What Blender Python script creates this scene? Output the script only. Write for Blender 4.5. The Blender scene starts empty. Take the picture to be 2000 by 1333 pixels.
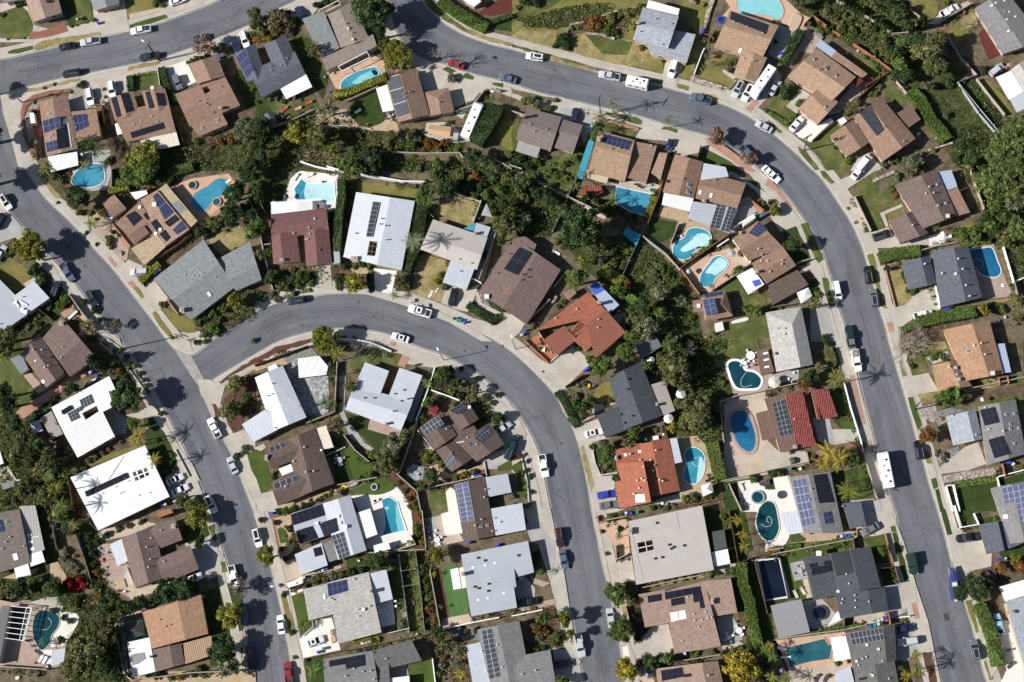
import bpy,math,random
from mathutils import Vector,Matrix
from mathutils.geometry import tessellate_polygon
R_=random.Random(11)
SC=bpy.context.scene
COL=SC.collection
FPX,CH=3150.0,396.0
_n=Vector((290,-764,-FPX)).normalized()
_up=-_n
_X=(Vector((1,0,0))-_up.x*_up).normalized()
_Y=_up.cross(_X)
CR=Matrix((_X,_Y,_up))
CAMP=Vector((0,0,CH))
def raydir(x,y):
 return CR@Vector((x-1000,666.5-y,-FPX))
def px(x,y,z=0.0):
 d=raydir(x,y)
 return CAMP+d*((z-CH)/d.z)
def topx(p):
 c=CR.transposed()@(Vector(p)-CAMP)
 return(1000+FPX*c.x/-c.z,666.5-FPX*c.y/-c.z)
cd=bpy.data.cameras.new('camera');cam=bpy.data.objects.new('camera',cd);COL.objects.link(cam)
cd.sensor_width=36.0;cd.lens=FPX/2000*36.0;cd.clip_start=1;cd.clip_end=6000
cam.matrix_world=Matrix.Translation(CAMP)@CR.to_4x4()
SC.camera=cam
SUN_AZ,SUN_EL=math.radians(11.5+180),math.radians(35.5)
w=bpy.data.worlds.new('World');SC.world=w;w.use_nodes=True
sk=w.node_tree.nodes.new('ShaderNodeTexSky');sk.sky_type='NISHITA';sk.sun_disc=False
sk.sun_elevation=SUN_EL;sk.sun_rotation=math.pi/2-SUN_AZ
bg=w.node_tree.nodes['Background'];bg.inputs[1].default_value=0.058
w.node_tree.links.new(sk.outputs[0],bg.inputs[0])
ld=bpy.data.lights.new('sun','SUN');ld.energy=5.0;ld.angle=math.radians(0.5);ld.color=(1,0.965,0.91)
lo=bpy.data.objects.new('sun',ld);COL.objects.link(lo)
sd=Vector((math.cos(SUN_AZ)*math.cos(SUN_EL),math.sin(SUN_AZ)*math.cos(SUN_EL),math.sin(SUN_EL)))
lo.rotation_euler=sd.to_track_quat('Z','Y').to_euler();lo.location=(0,0,200)
SC.view_settings.view_transform='Standard';SC.view_settings.look='None';SC.view_settings.exposure=0.52
SC.view_settings.gamma=1
SC.cycles.max_bounces=5;SC.cycles.diffuse_bounces=3;SC.cycles.transparent_max_bounces=4
SC.cycles.glossy_bounces=2;SC.cycles.transmission_bounces=2;SC.cycles.use_denoising=True
MATS={}
def s2l(c):
 return tuple(((v/255)/12.92 if v/255<=0.04045 else((v/255+0.055)/1.055)**2.4)for v in c)
class NT:
 def __init__(s,name,rough=0.8,spec=0.3):
  m=bpy.data.materials.new(name);m.use_nodes=True
  s.m=m;s.t=m.node_tree;s.b=s.t.nodes['Principled BSDF']
  s.b.inputs['Roughness'].default_value=rough;s.b.inputs['Specular IOR Level'].default_value=spec
  MATS[name]=m
 def n(s,typ,**kw):
  nd=s.t.nodes.new('ShaderNode'+typ)
  for k,v in kw.items():
   if k.startswith('i_'):
    nd.inputs[k[2:].replace('_',' ')].default_value=v
   else:setattr(nd,k,v)
  return nd
 def l(s,a,b):s.t.links.new(a,b)
 def coord(s,which='Object'):
  return s.n('TexCoord').outputs[which]
 def uv(s):return s.n('TexCoord').outputs['UV']
 def scaled(s,vec,sx,sy,sz=1.0,rot=0.0):
  mp=s.n('Mapping');mp.inputs['Scale'].default_value=(sx,sy,sz);mp.inputs['Rotation'].default_value=(0,0,rot)
  s.l(vec,mp.inputs[0]);return mp.outputs[0]
 def noise(s,vec,scale,detail=3,rough=0.6):
  nd=s.n('TexNoise');nd.inputs['Scale'].default_value=scale;nd.inputs['Detail'].default_value=detail;nd.inputs['Roughness'].default_value=rough
  s.l(vec,nd.inputs['Vector']);return nd.outputs['Fac']
 def ramp(s,fac,stops):
  r=s.n('ValToRGB');e=r.color_ramp.elements
  while len(e)<len(stops):e.new(0.5)
  for k,(p,c)in enumerate(stops):e[k].position=p;e[k].color=(*c,1)if len(c)==3 else c
  s.l(fac,r.inputs[0]);return r.outputs[0]
 def gr(s,fac,lo,hi,a=0.0,b=1.0):
  r=s.n('MapRange');r.inputs[1].default_value=lo;r.inputs[2].default_value=hi;r.inputs[3].default_value=a;r.inputs[4].default_value=b
  s.l(fac,r.inputs[0]);return r.outputs[0]
 def mix(s,fac,a,b,mode='MIX'):
  x=s.n('Mix',data_type='RGBA',blend_type=mode)
  for sock,v in((x.inputs[0],fac),(x.inputs[6],a),(x.inputs[7],b)):
   if hasattr(v,'is_output')or hasattr(v,'links'):s.l(v,sock)
   elif isinstance(v,(int,float)):sock.default_value=v
   else:sock.default_value=(*v,1)if len(v)==3 else v
  return x.outputs[2]
 def mul(s,col,fac):
  x=s.n('VectorMath',operation='SCALE');s.l(col,x.inputs[0]);s.l(fac,x.inputs['Scale']);return x.outputs[0]
 def math(s,op,a,b=None):
  x=s.n('Math',operation=op)
  for i,v in enumerate((a,b)):
   if v is None:continue
   if isinstance(v,(int,float)):x.inputs[i].default_value=v
   else:s.l(v,x.inputs[i])
  return x.outputs[0]
 def bump(s,h,strength,dist=0.05):
  b=s.n('Bump');b.inputs['Strength'].default_value=strength;b.inputs['Distance'].default_value=dist
  s.l(h,b.inputs['Height']);s.l(b.outputs[0],s.b.inputs['Normal'])
 def done(s,col):
  if isinstance(col,tuple):s.b.inputs['Base Color'].default_value=(*col,1)
  else:s.l(col,s.b.inputs['Base Color'])
  return s.m
def dark(c,k):return tuple(min(1,v*k)for v in c)
def shingle(name,c,var=0.15,rough=0.85,strong=.8):
 t=NT(name,rough,0.2);uv=t.uv();ob=t.coord()
 br=t.n('TexBrick');br.inputs['Scale'].default_value=1;br.inputs['Brick Width'].default_value=0.85;br.inputs['Row Height'].default_value=0.3
 br.inputs['Mortar Size'].default_value=0.02;br.inputs['Color1'].default_value=(*dark(c,1-var),1);br.inputs['Color2'].default_value=(*dark(c,1+var),1)
 br.inputs['Mortar'].default_value=(*dark(c,0.72),1);br.inputs['Bias'].default_value=0.0;t.l(uv,br.inputs['Vector'])
 f=t.gr(t.noise(ob,1.7,5,0.75),0.3,0.7,1-0.16*strong,1+0.16*strong)
 g=t.gr(t.noise(t.scaled(uv,1.3,0.12),1.0,3),0.35,0.7,1.06,0.9)
 t.bump(br.outputs['Fac'],0.3,0.03)
 return t.done(t.mul(t.mul(br.outputs['Color'],f),g))
def membrane(name,c,seam=1.1,rough=0.7,var=0.07):
 t=NT(name,rough,0.25);ob=t.coord();uv=t.uv()
 f=t.gr(t.noise(ob,0.35,5,0.65),0.3,0.7,1-var,1+var*0.6)
 g=t.gr(t.noise(ob,3.0,4,0.8),0.3,0.7,1-var,1+var)
 br=t.n('TexBrick');br.inputs['Scale'].default_value=1;br.inputs['Brick Width'].default_value=9;br.inputs['Row Height'].default_value=seam
 br.inputs['Mortar Size'].default_value=0.018;br.inputs['Color1'].default_value=(*c,1);br.inputs['Color2'].default_value=(*dark(c,0.96),1)
 br.inputs['Mortar'].default_value=(*dark(c,0.83),1);t.l(uv,br.inputs['Vector'])
 return t.done(t.mul(t.mul(br.outputs['Color'],f),g))
def ribbed(name,c,per=0.45,rough=0.5,depth=0.06,gap=0.86):
 t=NT(name,rough,0.35);uv=t.uv();ob=t.coord()
 sp=t.n('SeparateXYZ');t.l(uv,sp.inputs[0])
 fr=t.math('FRACT',t.math('DIVIDE',sp.outputs[0],per))
 tri=t.math('ABSOLUTE',t.math('SUBTRACT',fr,0.5))
 seam=t.gr(tri,0.36,0.44,1.0,gap)
 f=t.gr(t.noise(ob,0.8,4,0.7),0.3,0.7,0.9,1.06)
 t.bump(t.gr(tri,0.2,0.5,0,1),0.6,depth)
 cc=t.n('RGB');cc.outputs[0].default_value=(*c,1)
 return t.done(t.mul(t.mul(cc.outputs[0],seam),f))
def tiled(name,c,per=0.33):
 t=NT(name,0.75,0.25);uv=t.uv();ob=t.coord()
 sp=t.n('SeparateXYZ');t.l(uv,sp.inputs[0])
 tri=t.math('ABSOLUTE',t.math('SUBTRACT',t.math('FRACT',t.math('DIVIDE',sp.outputs[0],per)),0.5))
 row=t.math('FRACT',t.math('DIVIDE',sp.outputs[1],0.42))
 br=t.n('TexBrick');br.inputs['Scale'].default_value=1;br.inputs['Brick Width'].default_value=per;br.inputs['Row Height'].default_value=0.42;br.offset=0
 br.inputs['Mortar Size'].default_value=0.0;br.inputs['Color1'].default_value=(*dark(c,0.72),1);br.inputs['Color2'].default_value=(*dark(c,1.3),1);t.l(uv,br.inputs['Vector'])
 h=t.math('ADD',t.math('MULTIPLY',tri,-1.6),t.math('MULTIPLY',row,0.5))
 t.bump(h,1.0,0.16)
 f=t.gr(tri,0.3,0.5,1.0,0.62)
 g=t.gr(t.noise(ob,0.7,3),0.3,0.7,0.85,1.1)
 return t.done(t.mul(t.mul(br.outputs['Color'],f),g))
def plain(name,c,rough=0.6,spec=0.4,var=0.06,sc=2.0,metal=0.0,coat=0.0):
 t=NT(name,rough,spec);t.b.inputs['Metallic'].default_value=metal
 if coat:t.b.inputs['Coat Weight'].default_value=coat;t.b.inputs['Coat Roughness'].default_value=0.08
 cc=t.n('RGB');cc.outputs[0].default_value=(*c,1)
 return t.done(t.mul(cc.outputs[0],t.gr(t.noise(t.coord(),sc,3),0.3,0.7,1-var,1+var)))
def paving(name,c,c2=None,stain=0.14,sc=0.25,joint=0.0,rot=0.0,rough=0.9,jc=0.75):
 t=NT(name,rough,0.15);ob=t.coord()
 a=t.noise(ob,sc,5,0.65);b=t.noise(ob,3.2,4,0.75)
 col=t.mix(t.gr(a,0.38,0.62),c,c2 or dark(c,0.85))
 if joint:
  br=t.n('TexBrick');br.inputs['Scale'].default_value=1;br.inputs['Brick Width'].default_value=joint;br.inputs['Row Height'].default_value=joint;br.offset=0
  br.inputs['Mortar Size'].default_value=0.05 if joint>1 else 0.02;br.inputs['Color1'].default_value=(1,1,1,1);br.inputs['Color2'].default_value=(0.93,0.93,0.93,1)
  br.inputs['Mortar'].default_value=(jc,jc,jc,1);t.l(t.scaled(ob,1,1,1,rot),br.inputs['Vector'])
  col=t.mix(1.0,col,br.outputs['Color'],'MULTIPLY')
 return t.done(t.mul(col,t.gr(b,0.3,0.7,1-stain,1+stain)))
def soil(name,stops,sc=0.35,fine=2.5,fv=0.3,bump=0.4):
 t=NT(name,0.95,0.1);ob=t.coord()
 a=t.noise(ob,sc,6,0.7);b=t.noise(ob,fine,5,0.8)
 t.bump(b,bump,0.15)
 return t.done(t.mul(t.ramp(t.gr(a,0.3,0.7),stops),t.gr(b,0.3,0.7,1-fv,1+fv)))
def rocks(name,cols,sc=2.2):
 t=NT(name,0.9,0.15);ob=t.coord()
 v=t.n('TexVoronoi');v.inputs['Scale'].default_value=sc;t.l(ob,v.inputs['Vector'])
 sp=t.n('SeparateColor');t.l(v.outputs['Color'],sp.inputs[0])
 col=t.ramp(sp.outputs[0],[(i/max(1,len(cols)-1),c)for i,c in enumerate(cols)])
 t.bump(v.outputs['Distance'],-0.9,0.2)
 return t.done(t.mul(col,t.gr(v.outputs['Distance'],0.3,0.75,1.05,0.55)))
for nm,c in{'brown':(0.25,0.162,0.118),'tan':(0.33,0.222,0.152),'orange_brown':(0.34,0.208,0.13),'dark_brown':(0.115,0.084,0.071),'maroon':(0.158,0.08,0.076),'plum':(0.16,0.114,0.104),'slate':(0.098,0.108,0.13),'bluegrey':(0.205,0.22,0.226),'grey':(0.19,0.187,0.188),'dgrey':(0.125,0.122,0.12),'taupe':(0.235,0.198,0.17),'umber':(.155,.135,.115),'mocha':(.175,.145,.13),'rust':(.30,.108,.066),'sand':(0.4,0.31,0.2),'lgrey':(0.385,0.37,0.35),'charcoal':(0.068,0.075,0.088),'greyblue':(0.32,0.345,0.385),'pinkbrown':(0.3,0.215,0.17)}.items():
 shingle('shingle_'+nm,c)
for nm,c in{'white':(.72,.72,.715),'pale':(.44,.47,.52),'silver':(.36,.39,.43),'beige':(.42,.385,.36),'cream':(.48,.40,.30),'warmgrey':(.30,.27,.25),'ash':(.25,.25,.26),'lead':(.13,.135,.145)}.items():
 membrane('flat_'+nm,c)
ribbed('metal_white',(.74,.75,.77),.5);ribbed('metal_pale',(.52,.55,.60),.8,gap=.95,depth=.03);ribbed('metal_grey',(.32,.31,.30),.4);ribbed('metal_brown',(.16,.10,.08),.6)
ribbed('metal_tan',(.30,.19,.11),.5);ribbed('metal_bright',(.71,.71,.71),.6,gap=.93);ribbed('metal_blue',(.34,.40,.52),.45);ribbed('metal_cream',(.62,.57,.46),.35)
tiled('tile_red',(.25,.062,.052),.42);tiled('tile_rust',(.30,.085,.05),.42)
ribbed('rust_rib',(.25,.09,.058),.55,.8,.12,.6)
paving('concrete',(.46,.42,.365),(.38,.345,.30),.11,.2,2.7,.26,jc=.88);paving('concrete_white',(.70,.67,.62),(.62,.59,.55),.07);paving('concrete_grey',(.36,.35,.34),(.29,.28,.275),.12)
paving('concrete_warm',(.47,.39,.31),(.39,.32,.25),.12);paving('kerb',(.52,.48,.42),None,.12,.6);paving('gutter',(.33,.31,.29),(.26,.25,.24),.14,.5)
paving('sidewalk',(.43,.395,.345),(.37,.335,.29),.09,.3)
paving('pinkdeck',(.52,.35,.25),(.46,.30,.21),.08);paving('pavers',(.40,.31,.26),(.33,.25,.21),.16,.5,.5,.4);paving('flagstone',(.34,.34,.34),(.26,.27,.27),.2,.6,.8,.3)
paving('brickred',(.27,.125,.09),(.22,.10,.075),.2,.6,.45,.5);paving('brickpale',(.40,.235,.175),(.35,.20,.15),.18,.6,.6,.5);paving('terracotta',(.36,.145,.085),(.31,.12,.07),.15)
paving('mulch',(.11,.05,.035),(.085,.042,.03),.35,.8);paving('asphalt_patch',(.07,.07,.075),None,.15)
paving('deckwood',(.20,.13,.09),(.16,.10,.07),.15,.5,.3,.2);paving('deckred',(.13,.035,.03),(.10,.03,.025),.15,.5,.3)
soil('dirt',[(0,(.055,.052,.025)),(.35,(.10,.082,.05)),(.65,(.16,.125,.085)),(1,(.075,.08,.03))])  # soil tones darkened and greened to carry the shade over the yards
soil('drygrass',[(0,(.13,.115,.04)),(.4,(.22,.18,.075)),(.75,(.31,.25,.13)),(1,(.17,.15,.05))],.3)
soil('lawn',[(0,(.05,.072,.02)),(.5,(.082,.098,.03)),(.8,(.14,.13,.05)),(1,(.19,.155,.08))],.25,2.2,.3)
soil('lawn_olive',[(0,(.10,.115,.03)),(.5,(.16,.145,.045)),(1,(.22,.185,.075))],.25,2.2,.25)
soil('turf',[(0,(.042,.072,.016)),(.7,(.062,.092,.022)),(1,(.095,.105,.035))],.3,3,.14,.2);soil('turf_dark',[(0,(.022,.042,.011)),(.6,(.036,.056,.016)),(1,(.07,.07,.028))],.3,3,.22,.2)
soil('turf_bright',[(0,(.06,.125,.04)),(1,(.085,.16,.055))],.3,3,.14,.2)
soil('bed',[(0,(.05,.035,.022)),(.5,(.10,.07,.045)),(1,(.17,.125,.085))],.5,2.5,.4)
soil('wild',[(0,(.022,.034,.010)),(.4,(.04,.052,.016)),(.7,(.065,.068,.028)),(1,(.12,.10,.055))],.4,2.2,.45)  # dark green tones also hold the deep shade of the canyon slopes
soil('sandy',[(0,(.34,.25,.16)),(1,(.44,.34,.23))],.5,2,.2)
rocks('gravel',[(.30,.27,.24),(.42,.37,.32),(.22,.2,.18),(.5,.45,.4)],3.5);rocks('gravel_grey',[(.17,.175,.165),(.24,.24,.22),(.30,.29,.27)],4);rocks('rock',[(.36,.32,.27),(.25,.2,.16),(.48,.43,.37),(.32,.25,.2)],1.3);rocks('river_rock',[(.30,.22,.19),(.48,.42,.38),(.2,.16,.14),(.55,.5,.46)],2.4)
rocks('flag',[(.36,.38,.37),(.26,.28,.28),(.45,.45,.43)],1.2)
def road_mat():
 t=NT('asphalt',0.9,0.2);ob=t.coord();uv=t.uv()
 base=t.mix(t.gr(t.noise(ob,0.09,4,0.6),0.35,0.65),(.116,.120,.136),(.142,.145,.16))
 st=t.gr(t.noise(t.scaled(uv,0.035,1.1),1.0,4,0.6),0.3,0.7,0.88,1.12)
 fine=t.gr(t.noise(ob,4.5,4,0.8),0.3,0.7,0.86,1.14)
 col=t.mul(t.mul(base,st),fine)
 dv=t.n('TexVoronoi',feature='DISTANCE_TO_EDGE');dv.inputs['Scale'].default_value=0.21
 wob=t.n('TexNoise');wob.inputs['Scale'].default_value=0.8;wob.inputs['Detail'].default_value=4;t.l(ob,wob.inputs['Vector'])
 ad=t.n('VectorMath',operation='MULTIPLY_ADD');ad.inputs[1].default_value=(2.2,2.2,0);t.l(wob.outputs['Color'],ad.inputs[0]);t.l(ob,ad.inputs[2]);t.l(ad.outputs[0],dv.inputs['Vector'])
 mask=t.gr(t.noise(ob,0.05,3),0.42,0.55,0.0,1.0)
 crack=t.math('MULTIPLY',t.gr(dv.outputs['Distance'],0.006,0.022,1.0,0.0),mask)
 col=t.mix(t.math('MULTIPLY',crack,0.36),col,(.035,.035,.04))
 sp=t.n('SeparateXYZ');t.l(uv,sp.inputs[0])
 vv=t.math('ADD',sp.outputs[1],t.gr(t.noise(t.scaled(uv,.15,0),1,2),0,1,-.4,.4))
 seam=t.gr(t.math('ABSOLUTE',vv),0.05,0.16,0.35,0.0)
 col=t.mix(seam,col,(.04,.04,.045))
 wear=t.gr(t.math('ABSOLUTE',t.math('SUBTRACT',t.math('ABSOLUTE',sp.outputs[1]),2.2)),.2,1.2,1.07,.97);col=t.mul(col,wear)
 pat=t.gr(t.noise(t.scaled(uv,.05,.16),1.0,1),.56,.58,1.0,.87);col=t.mul(col,pat)
 oil=t.gr(t.noise(ob,0.6,3),0.66,0.74,0.0,0.35)
 return t.done(t.mix(oil,col,(.05,.05,.055)))
road_mat()
plain('stucco_tan',(.42,.33,.25),.9,.2);plain('stucco_white',(.66,.64,.60),.9,.2);plain('stucco_grey',(.30,.30,.31),.9,.2);plain('stucco_blue',(.16,.18,.26),.9,.2);plain('trim_white',(.70,.70,.70),.6)
plain('trim_brown',(.14,.09,.06),.7);plain('trim_tan',(.38,.28,.2),.7);plain('trim_grey',(.28,.28,.29),.7)
plain('white',(.78,.78,.78),.5,.4,.03);plain('cream',(.55,.5,.42),.8);plain('offwhite',(.62,.60,.56),.6);plain('black',(.02,.02,.022),.5);plain('steel',(.35,.36,.38),.4,.5);plain('brick',(.30,.13,.09),.9,.2,.2,4)
plain('wood_orange',(.29,.135,.07),.8,.2,.2,3);plain('wood_brown',(.12,.075,.05),.85,.2,.25,3);plain('wood_grey',(.22,.2,.18),.9,.2,.2,3);plain('block',(.36,.31,.26),.95,.15,.12,3);plain('pole_wood',(.06,.045,.035),.9,.1)
plain('glass_dark',(.02,.025,.03),.08,.6,0);plain('glass_sky',(.10,.14,.19),.08,.6,0);plain('tyre',(.015,.015,.016),.8,.2);plain('rim',(.45,.46,.48),.3,.6,0,1,.8)
plain('headlight',(.75,.78,.8),.1,.6,0);plain('taillight',(.4,.02,.02),.2,.6,0);plain('skylight_dome',(.70,.72,.74),.2,.6,.03)
plain('bin_blue',(.04,.06,.55),.5);plain('bin_green',(.02,.28,.20),.5);plain('bin_black',(.03,.03,.03),.5);plain('bin_grey',(.5,.53,.6),.5)
plain('fabric_blue',(.05,.10,.45),.8);plain('fabric_teal',(.03,.26,.36),.8);plain('fabric_grey',(.30,.31,.33),.8);plain('fabric_dark',(.05,.05,.055),.8);plain('fabric_red',(.34,.045,.035),.8);plain('fabric_tan',(.45,.29,.16),.8);plain('fabric_pink',(.55,.2,.25),.8);plain('yellow',(.65,.42,.02),.7);plain('paint_red',(.45,.05,.04),.6);plain('redstain',(.22,.05,.03),.8);plain('green_paint',(.02,.30,.16),.6)
plain('screen_green',(.06,.065,.06),.8)
def water(name,deep,shal,sc=.16):
 t=NT(name,0.06,0.5);ob=t.coord()
 f=t.gr(t.noise(ob,sc,2),0.4,0.6)
 nz=t.noise(ob,1.6,3,0.6);t.bump(nz,0.3,0.12)
 col=t.mix(f,deep,shal)
 return t.done(t.mul(col,t.gr(t.noise(ob,1.1,2),0.35,0.65,.94,1.06)))
water('water_blue',(.03,.19,.30),(.06,.26,.37));water('water_aqua',(.17,.46,.50),(.23,.52,.55));water('water_pale',(.36,.60,.63),(.43,.66,.68));water('water_teal',(.018,.085,.105),(.028,.12,.14));water('water_deep',(.012,.105,.22),(.02,.14,.27));water('water_dark',(.006,.045,.06),(.01,.06,.07));water('water_black',(.006,.009,.02),(.008,.014,.03));water('water_mid',(.03,.22,.31),(.055,.27,.36))
def solar_mat(name,c,gap,spec=.5,rough=.12,fu=(1.0,1.7),w=.035):
 t=NT(name,rough,spec);uv=t.uv()
 sp=t.n('SeparateXYZ');t.l(uv,sp.inputs[0])
 def edge(o):
  return t.math('ABSOLUTE',t.math('SUBTRACT',t.math('FRACT',o),0.5))
 e=t.math('MAXIMUM',t.gr(edge(sp.outputs[0]),.5-w,.5-w*.5),t.gr(edge(sp.outputs[1]),.5-w*.7,.5-w*.35))
 cell=t.gr(t.noise(t.coord(),.5,2),.3,.7,.85,1.15)
 cc=t.n('RGB');cc.outputs[0].default_value=(*c,1)
 return t.done(t.mix(e,t.mul(cc.outputs[0],cell),gap))
solar_mat('solar_black',(.016,.017,.026),(.045,.045,.055),.4);solar_mat('solar_blue',(.03,.038,.09),(.20,.20,.24));solar_mat('solar_pale',(.09,.10,.17),(.55,.55,.58));solar_mat('solar_grey',(.045,.05,.062),(.40,.41,.43),w=.05);solar_mat('solar_heater',(.03,.033,.038),(.02,.02,.025),.2,.4)
def leaf_mat(name,var=.5,attr=None):
 t=NT(name,.7,.15);oi=t.n('ObjectInfo')if not attr else t.n('Attribute',attribute_name=attr);ge=t.n('NewGeometry')
 f=t.gr(ge.outputs['Random Per Island'],0,1,1-var,1+var)
 g=t.gr(t.noise(t.coord('Object'),2.2,2),.3,.7,.8,1.25)
 hs=t.n('HueSaturation');t.l(t.gr(ge.outputs['Random Per Island'],0,1,.485,.515),hs.inputs['Hue']);t.l(oi.outputs['Color'],hs.inputs['Color'])
 c=t.mul(t.mul(hs.outputs[0],f),g)
 tr=t.n('BsdfTranslucent');t.l(c,tr.inputs['Color'])
 mx=t.n('MixShader');mx.inputs[0].default_value=.22
 t.l(t.b.outputs[0],mx.inputs[1]);t.l(tr.outputs[0],mx.inputs[2]);t.l(mx.outputs[0],t.t.nodes['Material Output'].inputs[0])
 return t.done(c)
leaf_mat('leaf',.62);leaf_mat('leaf_mixed',.62,'tint');plain('bark',(.13,.10,.075),.95,.1,.25,5);plain('bark_grey',(.26,.23,.20),.95,.1,.2,5);plain('palm_trunk',(.22,.18,.14),.95,.1,.25,5)
TINT={'dk':((.046,.076,.026),'dark green'),'gr':((.10,.138,.034),'green'),'yg':((.185,.185,.030),'yellow-green'),'ol':((.135,.138,.05),'olive'),'gy':((.155,.17,.098),'grey-green'),'or':((.21,.10,.03),'orange-brown'),'rd':((.24,.014,.02),'red-flowered'),'br':((.16,.13,.10),'bare'),'yl':((.25,.205,.03),'yellow'),'lt':((.105,.165,.035),'bright green'),'tn':((.21,.17,.085),'dry tan'),'pn':((.125,.15,.048),'olive-green'),'pk':((.24,.155,.12),'pinkish brown')}
def M(n):return MATS[n]
ZG=0.14
class MB:
 def __init__(s):s.v=[];s.f=[];s.uv=[];s.mi=[]
 def face(s,pts,uv=None,mi=0):
  k=len(s.v);s.v+=[tuple(p)for p in pts];s.f.append(tuple(range(k,k+len(pts))))
  s.uv+=uv if uv else[(p[0],p[1])for p in pts];s.mi.append(mi)
 def box(s,c,ax,ay,az,mi=0,bottom=True):
  c,ax,ay,az=Vector(c),Vector(ax),Vector(ay),Vector(az)
  P=lambda i,j,k:c+ax*i+ay*j+az*k
  fs=[((-1,-1,1),(1,-1,1),(1,1,1),(-1,1,1)),((-1,-1,-1),(1,-1,-1),(1,-1,1),(-1,-1,1)),((1,-1,-1),(1,1,-1),(1,1,1),(1,-1,1)),((1,1,-1),(-1,1,-1),(-1,1,1),(1,1,1)),((-1,1,-1),(-1,-1,-1),(-1,-1,1),(-1,1,1))]
  if bottom:fs.append(((-1,1,-1),(1,1,-1),(1,-1,-1),(-1,-1,-1)))
  for f in fs:s.face([P(*q)for q in f],None,mi)
 def abox(s,x0,y0,z0,x1,y1,z1,mi=0):
  s.box(((x0+x1)/2,(y0+y1)/2,(z0+z1)/2),((x1-x0)/2,0,0),(0,(y1-y0)/2,0),(0,0,(z1-z0)/2),mi)
 def tube(s,p0,p1,r0,r1,n=6,mi=0,cap=True):
  p0,p1=Vector(p0),Vector(p1);d=(p1-p0)
  if d.length<1e-6:return
  d.normalize();a=d.orthogonal().normalized();b=d.cross(a)
  r=[(a*math.cos(2*math.pi*i/n)+b*math.sin(2*math.pi*i/n))for i in range(n)]
  for i in range(n):
   j=(i+1)%n
   s.face([p0+r[i]*r0,p0+r[j]*r0,p1+r[j]*r1,p1+r[i]*r1],None,mi)
  if cap and r1>0:s.face([p1+r[i]*r1 for i in range(n)],None,mi)
 def prism(s,pts,z0,z1,mi=0,top=True,tmi=None):
  pts=[Vector((p[0],p[1],0))for p in pts]
  if area(pts)<0:pts.reverse()
  n=len(pts)
  for i in range(n):
   a,b=pts[i],pts[(i+1)%n]
   s.face([(a.x,a.y,z0),(b.x,b.y,z0),(b.x,b.y,z1),(a.x,a.y,z1)],None,mi)
  if top:s.flat(pts,z1,mi if tmi is None else tmi)
 def flat(s,pts,z,mi=0,holes=()):
  loops=[[Vector((p[0],p[1],0))for p in pts]]+[[Vector((p[0],p[1],0))for p in h]for h in holes]
  allp=[p for l in loops for p in l]
  for t in tessellate_polygon(loops):
   q=[allp[i]for i in t]
   if area(q)<0:q.reverse()
   if abs(area(q))>1e-7:s.face([(p.x,p.y,z)for p in q],None,mi)
 def mesh(s,name,mats,smooth=False):
  me=bpy.data.meshes.new(name);me.from_pydata(s.v,[],s.f)
  ul=me.uv_layers.new(name='UVMap');fl=[c for p in s.uv for c in(p[0],p[1])];ul.data.foreach_set('uv',fl)
  for m in mats:me.materials.append(MATS[m]if m else None)
  if len(mats)>1:me.polygons.foreach_set('material_index',s.mi)
  if smooth:me.polygons.foreach_set('use_smooth',[True]*len(s.f))
  me.update();return me
 def build(s,name,mats,parent=None,smooth=False):
  return link(name,s.mesh(name,mats if isinstance(mats,(list,tuple))else[mats],smooth),parent)
def area(p):
 return sum(p[i][0]*p[(i+1)%len(p)][1]-p[(i+1)%len(p)][0]*p[i][1]for i in range(len(p)))/2
def link(name,data,parent=None):
 o=bpy.data.objects.new(name,data);COL.objects.link(o)
 if parent is not None:o.parent=parent
 return o
def inside(p,poly):
 c=False;n=len(poly);x,y=p[0],p[1]
 for i in range(n):
  a,b=poly[i],poly[(i+1)%n]
  if(a[1]>y)!=(b[1]>y)and x<(b[0]-a[0])*(y-a[1])/(b[1]-a[1])+a[0]:c=not c
 return c
def smooth_closed(pts,n=5):
 out=[];N=len(pts)
 for i in range(N):
  p0,p1,p2,p3=(Vector(pts[(i+k-1)%N])for k in range(4))
  for k in range(n):
   t=k/n
   out.append(0.5*((2*p1)+(p2-p0)*t+(2*p0-5*p1+4*p2-p3)*t*t+(3*p1-p0-3*p2+p3)*t**3))
 return out
def smooth_open(pts,n=6):
 P=[Vector(p)for p in pts];out=[]
 for i in range(len(P)-1):
  p0,p1,p2,p3=P[max(0,i-1)],P[i],P[i+1],P[min(len(P)-1,i+2)]
  for k in range(n):
   t=k/n
   out.append(0.5*((2*p1)+(p2-p0)*t+(2*p0-5*p1+4*p2-p3)*t*t+(3*p1-p0-3*p2+p3)*t**3))
 out.append(P[-1]);return out
def offset(pts,d,closed=False):
 """the polyline moved D to its left"""
 P=[Vector((p[0],p[1]))for p in pts];n=len(P);out=[]
 for i in range(n):
  a=P[i-1]if(closed or i>0)else P[i];b=P[(i+1)%n]if(closed or i<n-1)else P[i]
  t=b-a
  if t.length<1e-9:t=Vector((1,0))
  t.normalize();nn=Vector((-t.y,t.x))
  k=1.0
  if(closed or 0<i<n-1):
   e=(P[i]-P[i-1]).normalized();c=e.x*t.x+e.y*t.y;k=1/max(.5,c)
  out.append(P[i]+nn*d*k)
 return out
OX=OY=0.0;SCL=3.992
def tile(x,y,s=3.992):
 global OX,OY,SCL
 OX,OY,SCL=x,y,s
def Q(s):
 r=[]
 for p in s.split():
  a=p.split(',');r.append((OX+float(a[0])/SCL,OY+float(a[1])/SCL)+tuple(a[2:]))
 return r
def W(pts,z=0.0):return[px(p[0],p[1],z)for p in pts]
PEND=[]
LAND=[]
def note(o,cat,desc,pos,group=None,place=''):
 o['category']=cat
 if group:o['group']=group
 PEND.append((o,desc,pos,place))
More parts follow.
